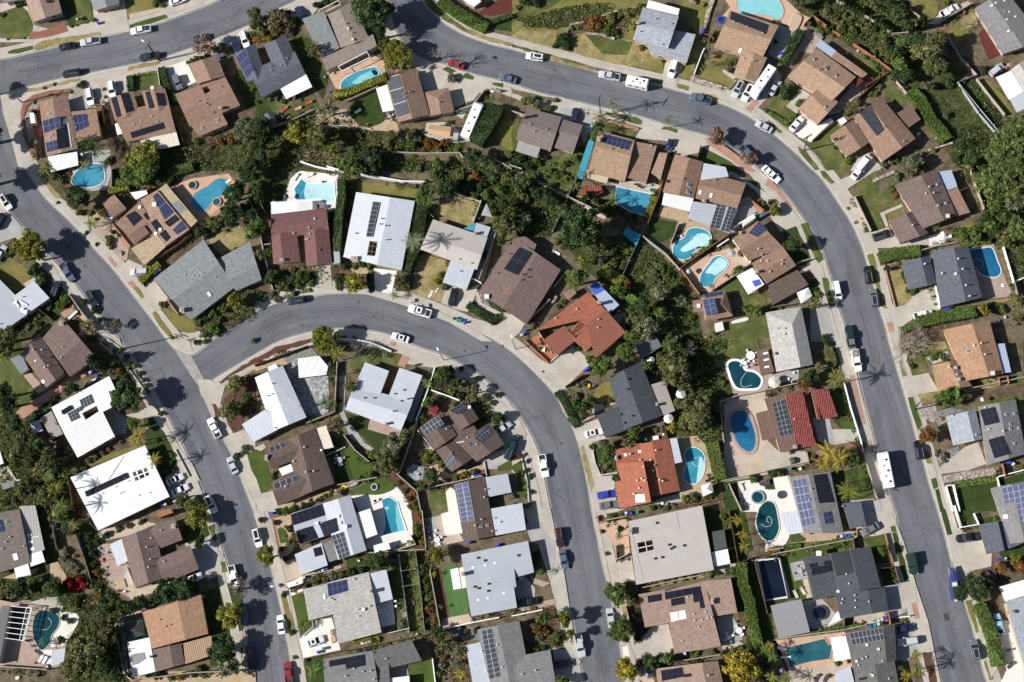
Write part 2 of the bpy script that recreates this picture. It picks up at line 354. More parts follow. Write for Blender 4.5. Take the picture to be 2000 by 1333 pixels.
def fixed(o,cat,label,group=None):
 o['category']=cat;o['label']=label
 if group:o['group']=group
ORD=['nearest','second nearest','third nearest','fourth nearest','fifth nearest','sixth nearest','seventh nearest','eighth nearest','ninth nearest','tenth nearest','eleventh nearest','twelfth nearest']
ORD+=['%dth nearest'%k for k in range(13,80)]
def compass(dx,dy):
 return['east','southeast','south','southwest','west','northwest','north','northeast'][int(((math.degrees(math.atan2(dy,dx))+22.5)%360)//45)]
def finish_labels():
 by={}
 for o,d,p,place in PEND:
  q,ph=min(LAND,key=lambda l:(l[0][0]-p[0])**2+(l[0][1]-p[1])**2)
  dx,dy=p[0]-q[0],p[1]-q[1];r=math.hypot(dx,dy)
  lab=(d+' '+place).strip()+' '+(('by' if r<18 else compass(dx,dy)+' of')+' the '+ph)
  by.setdefault(lab,[]).append((r,o))
 for lab,l in by.items():
  l.sort(key=lambda t:t[0])
  for k,(r,o)in enumerate(l):
   o['label']=lab if len(l)==1 else lab+', '+ORD[k]
   if len(o['label'].split())>16:o['label']=o['label'].replace(' in the driveway','').replace(' parked on the street','')
LAYER={'block':0,'bed':1,'wild':1,'dirt':1,'drygrass':2,'lawn':3,'lawn_olive':3,'concrete':4,'turf':5}
CNT=[0]
RAG=('lawn','lawn_olive','drygrass','dirt','bed','wild','gravel','gravel_grey','rock','river_rock','mulch','turf_dark')
def ragged(P,step=1.3,j=.2):
 out=[]
 for i in range(len(P)):
  a,c=P[i],P[(i+1)%len(P)];n=max(1,int((c-a).length/step))
  for k in range(n):out.append(a.lerp(c,k/n)+Vector((R_.uniform(-j,j),R_.uniform(-j,j),0))*(1 if k else.4))
 return out
def gp(mat,s,layer=3,sm=0,name=None):
 """a ground patch outlined in the photograph, laid a few millimetres above what is below it"""
 q=Q(s);CNT[0]+=1
 z=ZG+0.02+layer*0.02+(CNT[0]%33)*0.0006
 P=W(q,z)
 if sm:P=smooth_closed(P,sm)
 elif mat in RAG:P=ragged(P)
 b=MB();b.flat(P,z)
 nm=name or{'lawn':'lawn','lawn_olive':'lawn','turf':'lawn','turf_dark':'lawn','turf_bright':'lawn','drygrass':'dry_lawn','dirt':'bare_ground','bed':'planting_bed','wild':'hillside','mulch':'mulch_bed','gravel':'gravel_bed','gravel_grey':'gravel_bed','rock':'rock_bed','river_rock':'rock_bed','flag':'patio','flagstone':'patio','pinkdeck':'pool_deck','asphalt_patch':'road_patch'}.get(mat,'paving')
 o=b.build(nm,mat);o['kind']='structure'
 return o
def G_(mat,layer,*ss,sm=0):
 for s in ss:gp(mat,s,layer,sm)
HOUSE=None
class H:
 def __init__(s,ph,label,cat='house',name='house',wall='stucco_tan',trim='trim_tan',at=None):
  global HOUSE
  HOUSE=s;s.root=bpy.data.objects.new(name,None);COL.objects.link(s.root);s.planes=[];s.wall=wall;s.trim=trim;s.ph=ph;s.pts=[];s.np=0
  fixed(s.root,cat,label);s.placed=False
 def end(s):
  c=(sum(p[0]for p in s.pts)/len(s.pts),sum(p[1]for p in s.pts)/len(s.pts))
  if s.ph:LAND.append((c,s.ph))
  v=px(c[0],c[1],ZG);s.root.location=v
  for ch in s.root.children:ch.location=Vector(ch.location)-v
  return s
 def _quadroof(s,faces,mat,e,th=.16):
  """roof faces (3-D corner lists, counter-clockwise from above, with the eave edge first) made into a slab"""
  b=MB();rim={}
  for f,hole in faces:
   P=[Vector(p)for p in f]
   nrm=(P[1]-P[0]).cross(P[-1]-P[0]).normalized()
   if nrm.z<0:nrm=-nrm
   u=(P[1]-P[0]);u.z=0;u.normalize();v=nrm.cross(u)
   uvf=lambda p:((p-P[0]).dot(u),(p-P[0]).dot(v))
   o3=P[0]
   lift=lambda x,y:Vector((x,y,o3.z-(nrm.x*(x-o3.x)+nrm.y*(y-o3.y))/nrm.z))
   loops=[P]
   if hole:
    hp=[lift(q[0],q[1])for q in hole]
    if area(hp)>0:hp.reverse()
    loops.append(hp)
   flat=[[Vector((p.x,p.y,0))for p in l]for l in loops];allp=[p for l in loops for p in l]
   if hole or len(P)>4:
    for t in tessellate_polygon(flat):
     q=[allp[i]for i in t]
     if area(q)<0:q.reverse()
     b.face(q,[uvf(p)for p in q]);lo_=[p-Vector((0,0,th))for p in reversed(q)];b.face(lo_,None,1)
   else:
    q=P[:]
    if area(q)<0:q.reverse()
    b.face(q,[uvf(p)for p in q]);b.face([p-Vector((0,0,th))for p in reversed(q)],None,1)
   for l in loops:
    for i in range(len(l)):
     k=tuple(sorted(((round(l[i].x,3),round(l[i].y,3)),(round(l[(i+1)%len(l)].x,3),round(l[(i+1)%len(l)].y,3)))))
     rim.setdefault(k,[]).append((l[i],l[(i+1)%len(l)]))
   if hole:
    for i in range(len(hp)):
     a,c=hp[i],hp[(i+1)%len(hp)]
     b.face([a,c,(c.x,c.y,ZG),(a.x,a.y,ZG)],None,1)
   s.planes.append((P,nrm,hole))
  for k,l in rim.items():
   if len(l)==1:
    a,c=l[0];d=Vector((0,0,th));b.face([a-d,c-d,c,a],None,1)
  o=b.build('roof',[mat,s.trim],s.root);return o
 def _wall(s,base,tops,posts=False,wall=None):
  """base: outline; tops: height at each corner"""
  if posts:
   for p in base[::(2 if len(base)>6 else 1)]:
    m=MB();m.abox(p[0]-.07,p[1]-.07,ZG,p[0]+.07,p[1]+.07,tops[0]-.1);m.build('post','trim_white' if'white' in str(s.trim)else'wood_brown',s.root)
   return
  b=MB();n=len(base)
  for i in range(n):
   a,c=base[i],base[(i+1)%n]
   b.face([(a[0],a[1],0),(c[0],c[1],0),(c[0],c[1],tops[(i+1)%n]),(a[0],a[1],tops[i])])
  b.build('wall',wall or s.wall,s.root)
  for i in range(n):
   a,c=Vector((base[i][0],base[i][1],0)),Vector((base[(i+1)%n][0],base[(i+1)%n][1],0));d=c-a;L=d.length
   if L<3.2:continue
   d.normalize();nn=Vector((d.y,-d.x,0));mid=(a+c)/2
   if nn.y>-.35:continue
   k=max(1,int(L//4.2))
   for j in range(k):
    p=a+d*L*(j+.5)/k;zt=min(tops[i],tops[(i+1)%n])
    if zt<2.2:continue
    m=MB();m.box(p+nn*.04+Vector((0,0,1.55)),d*.75,nn*.05,(0,0,.55));f=m.build('window','trim_white',s.root)
    m=MB();m.box(p+nn*.075+Vector((0,0,1.55)),d*.66,nn*.03,(0,0,.46));m.build('pane','glass_dark',f)
 def G(s,q,m='brown',r=.5,h=1.3,e=2.75,hip=(0,0),ov=.5,hole=None,posts=False,hs=0,wall=None):
  """gable: Q string of four eave corners a b c d; the ridge runs from a point R along a-b to the same along d-c"""
  q=Q(q);s.pts+=q;s.np+=1;e+=.011*s.np
  A,B,C,D=W(q,e)
  r0,r1=r if isinstance(r,tuple)else(r,r)
  zr=e+h
  R0=px(q[0][0]+(q[1][0]-q[0][0])*r0,q[0][1]+(q[1][1]-q[0][1])*r0,zr);R1=px(q[3][0]+(q[2][0]-q[3][0])*r1,q[3][1]+(q[2][1]-q[3][1])*r1,zr)
  ax=R1-R0
  if hip[0]:R0=R0+ax*hip[0]
  if hip[1]:R1=R1-ax*hip[1]
  hole3=W(Q(hole),e+h*.5)if hole else None
  F=[[A,D,R1,R0],[C,B,R0,R1]]
  if hip[0]:F.append([B,A,R0])
  if hip[1]:F.append([D,C,R1])
  fs=[]
  for f in F:
   hh=hole3 if hole3 and all(inside(p,f)for p in hole3)else None
   if area(f)<0:
    f=[f[1],f[0]]+list(reversed(f[2:]))
   fs.append((f,hh))
  s._quadroof(fs,'shingle_'+m if'shingle_'+m in MATS else m,e)
  c=(A+B+C+D)/4
  def ins(p,q1,q2):
   d1=(q1-p).normalized();d2=(q2-p).normalized();return p+d1*ov+d2*ov*.7
  a,b,cc,d=ins(A,B,D),ins(B,A,C),ins(C,D,B),ins(D,C,A);t=e-.17+ov*h/max(1,(B-A).length*.5)
  if hip[0]or hip[1]or h<.25:base,tops=[a,b,cc,d],[t]*4
  else:base,tops=[a,a.lerp(b,r0),b,cc,d.lerp(cc,r1),d],[t,zr-.2,t,t,zr-.2,t]
  if area(base)<0:base.reverse();tops=tops[::-1]
  s._wall(base,tops,posts,wall);return s
 def F(s,q,m='flat_white',e=2.9,slope=0,ov=.35,hole=None,posts=False,wall=None):
  """flat or shed roof over any outline; SLOPE lifts the side of the first edge"""
  q=Q(q);s.pts+=q;s.np+=1;e+=.011*s.np
  P=W(q,e);c=sum(P,Vector())/len(P)
  if slope:
   d=(P[1]-P[0]);nn=Vector((-d.y,d.x,0)).normalized();mx=[(p-P[0]).dot(nn)for p in P];far=max(mx,key=abs)
   P=[px(qq[0],qq[1],e+slope*(1-t/far))for qq,t in zip(q,mx)]
  hole3=W(Q(hole),e+slope*.5)if hole else None
  f=P
  if area(f)<0:f=[f[1],f[0]]+list(reversed(f[2:]))
  s._quadroof([(f,hole3)],m if m in MATS else'shingle_'+m,e)
  k=[p+(c-p).normalized()*ov*1.3 for p in P];tops=[p.z-.17 for p in P]
  if area(k)<0:k.reverse();tops.reverse()
  s._wall(k,tops,posts,wall);return s
 def B(s,q,m='white',z0=0,z1=1.0,name='parapet'):
  """a solid block (parapet, stair, terrace wall ...) outlined at its top"""
  b=MB();b.prism(W(Q(q),z1),z0,z1);b.build(name,m,s.root);return s
 def plane(s,x,y):
  best=None;d=raydir(x,y)
  for P,nrm,hole in s.planes:
   den=nrm.dot(d)
   if abs(den)<1e-9:continue
   t=nrm.dot(P[0]-CAMP)/den;p=CAMP+d*t
   if inside(p,P)and(best is None or t<best[0]):best=(t,P[0],nrm)
  if best is None:
   ps=min(s.planes,key=lambda k:min((p-px(x,y,k[0][0].z)).length for p in k[0]));return ps[0][0],ps[1]
  return best[1],best[2]
 def on(s,x,y,pl=None,lift=0):
  p0,n=pl or s.plane(x,y);d=raydir(x,y);t=n.dot(p0-CAMP+n*lift)/n.dot(d);return CAMP+d*t
 def sol(s,q,rows=2,cols=4,m='black',name='solar_panel',lift=.12):
  """a solar array lying on the roof face below its centre: ROWS along the first edge's side"""
  for one in q.split('|'):
   k=Q(one);cx,cy=sum(p[0]for p in k)/4,sum(p[1]for p in k)/4;pl=s.plane(cx,cy)
   P=[s.on(x,y,pl,lift)for x,y in k];b=MB();n=pl[1]
   if area(P)<0:P=[P[1],P[0],P[3],P[2]]
   b.face(P,[(0,0),(cols,0),(cols,rows),(0,rows)])
   lo_=[p-n*.07 for p in P]
   for i in range(4):b.face([lo_[i],lo_[(i+1)%4],P[(i+1)%4],P[i]],[(.5,.5)]*4)
   b.build(name,'solar_'+m,s.root)
  return s
 def fp(s,q,m,name,lift=.05,th=.04):
  k=Q(q);cx,cy=sum(p[0]for p in k)/len(k),sum(p[1]for p in k)/len(k);pl=s.plane(cx,cy);P=[s.on(x,y,pl,lift)for x,y in k]
  if area(P)<0:P.reverse()
  b=MB();b.face(P);lo_=[p-pl[1]*th for p in P];n=len(P)
  for i in range(n):b.face([lo_[i],lo_[(i+1)%n],P[(i+1)%n],P[i]])
  b.build(name,m,s.root);return s
 def sky(s,q,m='skylight_dome',w=.6,l=.9,rot=0):
  for x,y in Q(q):
   pl=s.plane(x,y);p=s.on(x,y,pl,.02);n=pl[1];P0=pl[0]
   u=Vector((n.x,n.y,0));u=u.normalized()if u.length>.02 else Vector((.3,.95,0)).normalized();vv=n.cross(u).normalized();u=vv.cross(n).normalized()
   b=MB();b.box(p+n*.05,u*l/2,vv*w/2,n*.09);o=b.build('skylight','offwhite',s.root)
   b=MB();b.box(p+n*.15,u*(l/2-.08),vv*(w/2-.08),n*.03);b.build('pane',m,o)
  return s
 def vent(s,q,m='steel',r=.13,h=.45):
  for k in Q(q):
   p=s.on(k[0],k[1]);b=MB();b.tube(p-Vector((0,0,.1)),p+Vector((0,0,h)),r,r,8);b.tube(p+Vector((0,0,h)),p+Vector((0,0,h+.12)),r*1.6,r*.9,8);b.build('vent_pipe',m,s.root)
  return s
 def box(s,q,m='offwhite',w=.5,h=.5,name='roof_vent'):
  for k in Q(q):
   p=s.on(k[0],k[1]);b=MB();b.abox(p.x-w/2,p.y-w/2,p.z-.2,p.x+w/2,p.y+w/2,p.z+h);b.build(name,m,s.root)
  return s
 def chim(s,q,m='brick',w=.9,d=.6,h=1.0):
  for k in Q(q):
   p=s.on(k[0],k[1]);b=MB();b.abox(p.x-w/2,p.y-d/2,p.z-1.2,p.x+w/2,p.y+d/2,p.z+h);o=b.build('chimney',m,s.root)
   b=MB();b.abox(p.x-w/2-.08,p.y-d/2-.08,p.z+h,p.x+w/2+.08,p.y+d/2+.08,p.z+h+.1);b.tube((p.x,p.y,p.z+h+.1),(p.x,p.y,p.z+h+.35),.16,.16,8);b.build('chimney_cap','block',o)
  return s
 def pergola(s,q,n=8,m='white',e=2.6,posts=True,w=.1):
  """beams: the slats run parallel to the first edge"""
  k=W(Q(q),e);s.pts+=Q(q);b=MB()
  for i in range(n+1):
   t=i/n;a,c=k[0].lerp(k[3],t),k[1].lerp(k[2],t);d=c-a;L=d.length/2;d.normalize();nn=Vector((-d.y,d.x,0))
   b.box((a+c)/2,d*L,nn*w,(0,0,.08))
  for a,c in((k[0],k[3]),(k[1],k[2])):
   d=c-a;L=d.length/2;d.normalize();b.box((a+c)/2-Vector((0,0,.14)),d*L,Vector((-d.y,d.x,0))*.06,(0,0,.07))
  b.build('pergola',m,s.root)
  for p in k:
   c=MB();c.abox(p.x-.07,p.y-.07,0,p.x+.07,p.y+.07,e-.2);c.build('post',m,s.root)
  return s
def pool(q,m,label,deck=.24,cop='offwhite',sm=5,shallow=None,sm2='water_pale',z=.30,extras=()):
 k=Q(q);c=(sum(p[0]for p in k)/len(k),sum(p[1]for p in k)/len(k))
 P=W(k,z);P=smooth_closed(P,sm)if sm else P
 if area(P)<0:P.reverse()
 root=bpy.data.objects.new('swimming_pool',None);COL.objects.link(root);fixed(root,'swimming pool',label)
 out=offset(P,-deck,True);b=MB();n=len(P);zt=z+.07
 for i in range(n):
  j=(i+1)%n;a,c2,d,e=P[i],P[j],out[j],out[i]
  b.face([(a.x,a.y,zt),(e.x,e.y,zt),(d.x,d.y,zt),(c2.x,c2.y,zt)][::-1]);b.face([(e.x,e.y,0),(d.x,d.y,0),(d.x,d.y,zt),(e.x,e.y,zt)][::-1]);b.face([(a.x,a.y,z-.05),(c2.x,c2.y,z-.05),(c2.x,c2.y,zt),(a.x,a.y,zt)])
 b.build('coping',cop,root)
 b=MB();b.flat(P,z);b.build('water',m,root)
 if shallow:
  for one in shallow.split('|'):
   S=W(Q(one),z);S=smooth_closed(S,sm)if sm else S
   b=MB();b.flat(S,z+.012);b.build('shallow_water',sm2,root)
 for one,mm in extras:
  S=W(Q(one),z+.09);b=MB();b.prism(S,z,z+.14);b.build('diving_board',mm,root)
 return root
FK={'wood':('wood_orange','wooden fence',1.8,.1,'orange-brown'),'brown':('wood_brown','wooden fence',1.8,.1,'dark brown'),'grey':('wood_grey','wooden fence',1.8,.1,'grey'),'white':('white','garden wall',1.2,.25,'white'),'block':('block','block wall',1.5,.2,'tan'),'wire':('steel','wire fence',1.5,.05,'thin grey'),'brick':('brickpale','brick wall',.7,.25,'red brick'),'vinyl':('white','vinyl fence',1.8,.1,'white'),'stone':('rock','stone wall',.7,.5,'pale stone'),'low':('kerb','retaining wall',.5,.25,'low pale'),'black':('black','metal fence',1.4,.06,'black'),'terr':('terracotta','block wall',1.0,.3,'terracotta')}
EDGEP=[]
def FN(kind,s,h=None,w=None):
 m,cat,hh,ww,col=FK[kind];h=h or hh;ww=w or ww
 for one in s.split('|'):
  k=Q(one);P=W(k,ZG);b=MB();lt,rt=offset(P,ww/2),offset(P,-ww/2);n=len(P);z0,z1=0.0,ZG+h
  for i in range(n-1):
   a,c,d,e=lt[i],lt[i+1],rt[i+1],rt[i]
   b.face([(e.x,e.y,z1),(d.x,d.y,z1),(c.x,c.y,z1),(a.x,a.y,z1)])
   b.face([(c.x,c.y,z0),(a.x,a.y,z0),(a.x,a.y,z1),(c.x,c.y,z1)]);b.face([(e.x,e.y,z0),(d.x,d.y,z0),(d.x,d.y,z1),(e.x,e.y,z1)])
  for a,e in((lt[0],rt[0]),(rt[-1],lt[-1])):b.face([(a.x,a.y,z0),(e.x,e.y,z0),(e.x,e.y,z1),(a.x,a.y,z1)])
  if kind not in('wire','stone','brick','black'):
   for i in range(n-1):
    a,c=P[i],P[i+1];nn=Vector((a.y-c.y,c.x-a.x,0)).normalized()*R_.choice((-1,1))
    if R_.random()<.75:EDGEP.extend((a.lerp(c,R_.random())+nn*R_.uniform(.25,1.3),R_.uniform(.25,.85))for _ in range(int((c-a).length*1.1)))
  if ww<.15:
   for i in range(n-1):
    d=P[i+1]-P[i];L=d.length;c=max(1,int(L/2.6))
    for j in range(c+1):
     p=P[i]+d*(j/c);b.abox(p.x-.08,p.y-.08,0,p.x+.08,p.y+.08,z1+.08)
  o=b.build('fence' if'fence' in cat else'wall',m);mid=k[len(k)//2]if len(k)>2 else((k[0][0]+k[1][0])/2,(k[0][1]+k[1][1])/2)
  L=sum((P[i+1]-P[i]).length for i in range(n-1))
  note(o,cat.split()[-1],('short ' if L<9 else'long ' if L>28 else'')+col+' '+(cat.split()[-1]if cat.split()[0]in col else cat),mid,'fences and walls between the yards')
def rv():
 while True:
  v=Vector((R_.uniform(-1,1),R_.uniform(-1,1),R_.uniform(-1,1)))
  if.05<v.length<1:return v.normalized()
def leafq(b,p,n,s,mi=0):
 n=(n+rv()*.95).normalized();u=n.orthogonal().normalized();a=R_.uniform(0,6.28);v=n.cross(u);u,v=u*math.cos(a)+v*math.sin(a),v*math.cos(a)-u*math.sin(a)
 s*=R_.uniform(.6,1.35);l=s*R_.uniform(1.0,1.7)
 b.face([p-u*s*.5,p+v*l*.25+u*s*.5,p+v*l,p-v*l*.0-u*s*.9+v*l*.55],None,mi)
def ico(b,c,r,mi=0):
 n,k=7,4
 pt=lambda i,j:Vector(c)+Vector((r*math.sin(math.pi*j/k)*math.cos(2*math.pi*i/n),r*math.sin(math.pi*j/k)*math.sin(2*math.pi*i/n),r*math.cos(math.pi*j/k)))
 for i in range(n):
  for j in range(k):
   if j==0:b.face([pt(i,0),pt(i,1),pt(i+1,1)],None,mi)
   elif j==k-1:b.face([pt(i,j),pt(i,k),pt(i+1,j)],None,mi)
   else:b.face([pt(i,j),pt(i,j+1),pt(i+1,j+1),pt(i+1,j)],None,mi)
def crown(nc,nl,ls,flat=.75,cr=(.24,.40),core=True,open_=0.0):
 """unit crown, centre at the origin: NC leafy clumps of NL leaves"""
 b=MB()
 if core:ico(b,(0,0,-.1*flat),.5)
 for i in range(nc):
  d=rv();d.z=abs(d.z)*.95-.28 if R_.random()<.85 else d.z
  rad=R_.uniform(.42,.78)if R_.random()<.8 else R_.uniform(.1,.4);c=Vector((d.x*rad,d.y*rad,d.z*rad*flat));r=R_.uniform(*cr)
  if core and open_<.3:ico(b,c,r*.72)
  for j in range(nl):
   v=rv()
   if v.z<-.5:v.z=-v.z
   leafq(b,c+Vector((v.x,v.y,v.z*.85))*r*R_.uniform(.72,1.1),v,ls)
 return b.mesh('leafy_crown',['leaf'])
CROWN={'xs':[crown(7,42,.20,.8,(.32,.5))for _ in range(4)],'s':[crown(12,70,.135,.8)for _ in range(4)],'m':[crown(22,105,.085,.75,(.2,.34))for _ in range(4)],'l':[crown(40,130,.058,.72,(.15,.27))for _ in range(3)],'o':[crown(20,60,.075,.8,(.14,.30),False,.5)for _ in range(3)]}
def trunk_mesh(h=1.0):
 b=MB();b.tube((0,0,0),(.02,.01,.55),.06,.045,7)
 for k in range(5):
  a=k*1.26+.3;p=Vector((.02,.01,.5));q=p+Vector((math.cos(a)*.22,math.sin(a)*.22,.28));b.tube(p,q,.035,.02,5);b.tube(q,q+Vector((math.cos(a+.4)*.16,math.sin(a+.4)*.16,.16)),.02,.006,4)
 return b.mesh('trunk',['bark'])
TRUNK=trunk_mesh()
def col(o,tint,jit=.24):
 c=TINT[tint][0];k=1+R_.uniform(-jit,jit);o.color=(c[0]*k*(1+R_.uniform(-.06,.06)),c[1]*k,c[2]*k,1)
TREES='trees in the yards and verges'
def tree(x,y,r,tint='gr',h=None,size=None,desc=None):
 """x, y: crown centre in the photograph; r: its radius in photo pixels"""
 rm=r/7.7;h=h or min(11,2.2+rm*1.35);zc=h-rm*.62
 p=px(x,y,zc);root=bpy.data.objects.new('tree',None);COL.objects.link(root);root.location=(p.x,p.y,ZG)
 t=link('trunk',TRUNK,root);t.scale=(h*.8,h*.8,h);t.rotation_euler.z=R_.uniform(0,6)
 size=size or('o' if rm>1.8 and tint in('ol','gy','tn','yg','br')and R_.random()<.45 else'l' if rm>3.6 else'm' if rm>2.0 else's')
 c=link('crown',R_.choice(CROWN[size]),root);c.location=(0,0,zc-ZG);c.rotation_euler.z=R_.uniform(0,6.28);c.scale=(rm*R_.uniform(.95,1.08),rm*R_.uniform(.95,1.08),rm*.95);col(c,tint)
 sz='large' if rm>4.2 else'small' if rm<2.2 else'mid-size'
 note(root,'tree',desc or f'{sz} {TINT[tint][1]} tree',(x,y),TREES)
 return root
def TR(s,tint='gr'):
 for k in Q(s):
  a=k[2:];tree(k[0],k[1],float(a[0])/SCL,a[1]if len(a)>1 else tint,float(a[2])if len(a)>2 else None,a[3]if len(a)>3 else None)
SHR=[]
def SH(s,tint='gr'):
 """shrubs: x,y,r[,tint[,height factor]]"""
 for k in Q(s):
  a=k[2:];SHR.append((float(a[0])/SCL,k[0],k[1],a[1]if len(a)>1 else tint,float(a[2])if len(a)>2 else.8))
def plant_shrubs(most=292):
 """the largest become things of their own, the many tiny ones one mass"""
 inn=[t for t in SHR if-8<t[1]<2008 and-8<t[2]<1341];inn.sort(key=lambda t:-t[0]);b=MB();cols=[]
 for i,(r,x,y,tn,f)in enumerate(inn):
  rm=r/7.7;p=px(x,y,ZG+rm*f*.6);me=R_.choice(CROWN['m' if rm>1.7 else's' if rm>.9 else'xs']);sc=Vector((rm,rm,rm*f*1.1));o=Vector((p.x,p.y,ZG+rm*f*.62))
  if i<most:
   c=link('shrub',me);c.location=o;c.scale=sc;c.rotation_euler.z=R_.uniform(0,6.28);col(c,tn);note(c,'shrub',f"{'large ' if rm > 1.5 else 'small ' if rm < .75 else ''}{TINT[tn][1]} shrub",(x,y),'shrubs in the yards')
  else:
   k=R_.uniform(.86,1.14);c=TINT[tn][0]
   for pl in me.polygons:b.face([o+Vector((v.x*sc.x,v.y*sc.y,v.z*sc.z))for v in(me.vertices[q].co for q in pl.vertices)]);cols+=[c[0]*k,c[1]*k,c[2]*k,1]*len(pl.vertices)
 for p,rr in EDGEP:
  k=R_.uniform(.7,1.1);c=TINT[R_.choice(('dk','gr','ol','gr','gy','dk','yg','or','tn'))][0];n0=len(b.f)
  for _ in range(int(14+16*rr)):v=rv();v.z=abs(v.z);leafq(b,p+Vector((v.x*rr,v.y*rr,v.z*rr*.9)),v,.24)
  cols+=[c[0]*k,c[1]*k,c[2]*k,1]*(4*(len(b.f)-n0))
 if cols:
  me=b.mesh('small_shrubs',['leaf_mixed']);at=me.color_attributes.new('tint','FLOAT_COLOR','CORNER');at.data.foreach_set('color',cols);o=link('small_shrubs',me);o['kind']='stuff'
def leafbox(b,poly,h,dens,ls):
 """leaves over the top and sides of a prism outlined by POLY (world xy)"""
 P=[Vector((p[0],p[1],0))for p in poly]
 if area(P)<0:P.reverse()
 b.prism([p+(sum(P,Vector())/len(P)-p).normalized()*.08 for p in P],0,h-.12)
 x0,x1,y0,y1=min(p.x for p in P),max(p.x for p in P),min(p.y for p in P),max(p.y for p in P)
 for _ in range(int((x1-x0)*(y1-y0)*dens)):
  q=Vector((R_.uniform(x0,x1),R_.uniform(y0,y1),0))
  if inside(q,P):leafq(b,q+Vector((0,0,h+R_.uniform(-.22,.12))),Vector((0,0,1)),ls)
 for i in range(len(P)):
  a,c=P[i],P[(i+1)%len(P)];d=c-a;nn=Vector((d.y,-d.x,0)).normalized()
  for _ in range(int(d.length*h*dens*.6)):leafq(b,a+d*R_.random()+nn*R_.uniform(-.1,.15)+Vector((0,0,R_.uniform(.1,h))),nn,ls)
def HG(s,w,h=1.5,tint='dk',desc=None,dens=26,ls=.2):
 """hedge along a line, w wide (photo pixels in the current tile scale)"""
 for one in s.split('|'):
  k=Q(one);wm=w/SCL/7.7;P=[Vector(p)for p in W(k,h)];ctr=P;l,r=offset(P,wm/2),offset(P,-wm/2);b=MB()
  leafbox(b,l+r[::-1],h,dens,ls);o=b.build('hedge','leaf');col(o,tint);mid=k[len(k)//2]if len(k)>2 else((k[0][0]+k[1][0])/2,(k[0][1]+k[1][1])/2)
  note(o,'hedge',desc or f"{'clipped ' if len(k) == 2 else ''}{TINT[tint][1]} hedge",mid,'hedges')
def UG(s,tint='gr',dens=7,hmax=.8,ls=.26,tints=None):
 """a mass of low plants nobody could count"""
 P=W(Q(s),ZG+.2);x0,x1,y0,y1=min(p.x for p in P),max(p.x for p in P),min(p.y for p in P),max(p.y for p in P)
 b=MB();n=int((x1-x0)*(y1-y0)*dens/9);cols=[]
 for _ in range(n):
  q=Vector((R_.uniform(x0,x1),R_.uniform(y0,y1),0))
  if not inside(q,P):continue
  rr=R_.uniform(.3,1.0)if R_.random()<.86 else R_.uniform(1.1,2.1);hh=rr*hmax*R_.uniform(.5,1.2);m=int(9+10*rr*rr);c=TINT[tint if R_.random()<.5 else R_.choice(('gr','ol','gy','tn','dk','yg','lt','ol'))][0];k=R_.uniform(.7,1.25)
  for _ in range(m):v=rv();v.z=abs(v.z);leafq(b,q+Vector((v.x*rr,v.y*rr,ZG+v.z*hh)),v,ls)
  cols+=[c[0]*k,c[1]*k,c[2]*k,1]*(4*m)
 me=b.mesh('undergrowth',['leaf_mixed']);at=me.color_attributes.new('tint','FLOAT_COLOR','CORNER');at.data.foreach_set('color',cols);o=link('undergrowth',me);o['kind']='stuff'
 return o
def frond(b,p,a,el,L,wd,droop,n=9):
 """one feather frond leaving P along azimuth A"""
 pts=[];pos=Vector(p);e=el
 for i in range(n+1):
  pts.append(pos.copy());pos=pos+Vector((math.cos(a)*math.cos(e),math.sin(a)*math.cos(e),math.sin(e)))*(L/n);e-=droop/n
 side=Vector((-math.sin(a),math.cos(a),0))
 for i in range(n):
  t=(i+.5)/n;w_=wd*(math.sin(math.pi*min(1,t*.9+.12))**.6);f=pts[i+1]-pts[i]
  for sg in(1,-1):
   for k in(0,.5):
    q=pts[i].lerp(pts[i+1],k);tip=q+side*sg*w_*R_.uniform(.8,1.1)+f*1.0-Vector((0,0,w_*.35));b.face([q,q+f*.42,tip],None,0)
def palm_mesh(kind):
 b=MB()
 if kind=='feather':
  for i in range(13):frond(b,(0,0,0),i*2.4+R_.uniform(-.25,.25),R_.uniform(.05,.9),R_.uniform(.8,1.15),.17,R_.uniform(.9,1.9))
 elif kind=='small':
  for i in range(9):frond(b,(0,0,0),i*2.4+R_.uniform(-.2,.2),R_.uniform(.1,.9),R_.uniform(.85,1.15),.16,R_.uniform(.9,1.7))
 else:
  for i in range(26):
   a=i*2.4+R_.uniform(-.2,.2);el=R_.uniform(-.2,1.2);d=Vector((math.cos(a)*math.cos(el),math.sin(a)*math.cos(el),math.sin(el)));c=d*R_.uniform(.35,.6);u=Vector((-math.sin(a),math.cos(a),0));v=d
   for k in range(9):
    t=(k-4)*.36;q=c+(v*math.cos(t)+u*math.sin(t))*.42-Vector((0,0,.06*abs(k-4)));s_=(u*math.cos(t)-v*math.sin(t))*.06
    b.face([c,(c+q)/2+s_,q,(c+q)/2-s_],None,0)
   b.face([Vector((0,0,0)),c+u*.015,c-u*.015],None,0)
 return b.mesh('palm_fronds',['leaf'])
PALM={k:[palm_mesh(k)for _ in range(2)]for k in('feather','small','fan')}
def _ptr():
 b=MB();b.tube((0,0,0),(0,0,.5),.022,.016,7);b.tube((0,0,.5),(0,0,1),.016,.014,7);return b.mesh('palm_trunk',['palm_trunk'])
PTRUNK=_ptr()
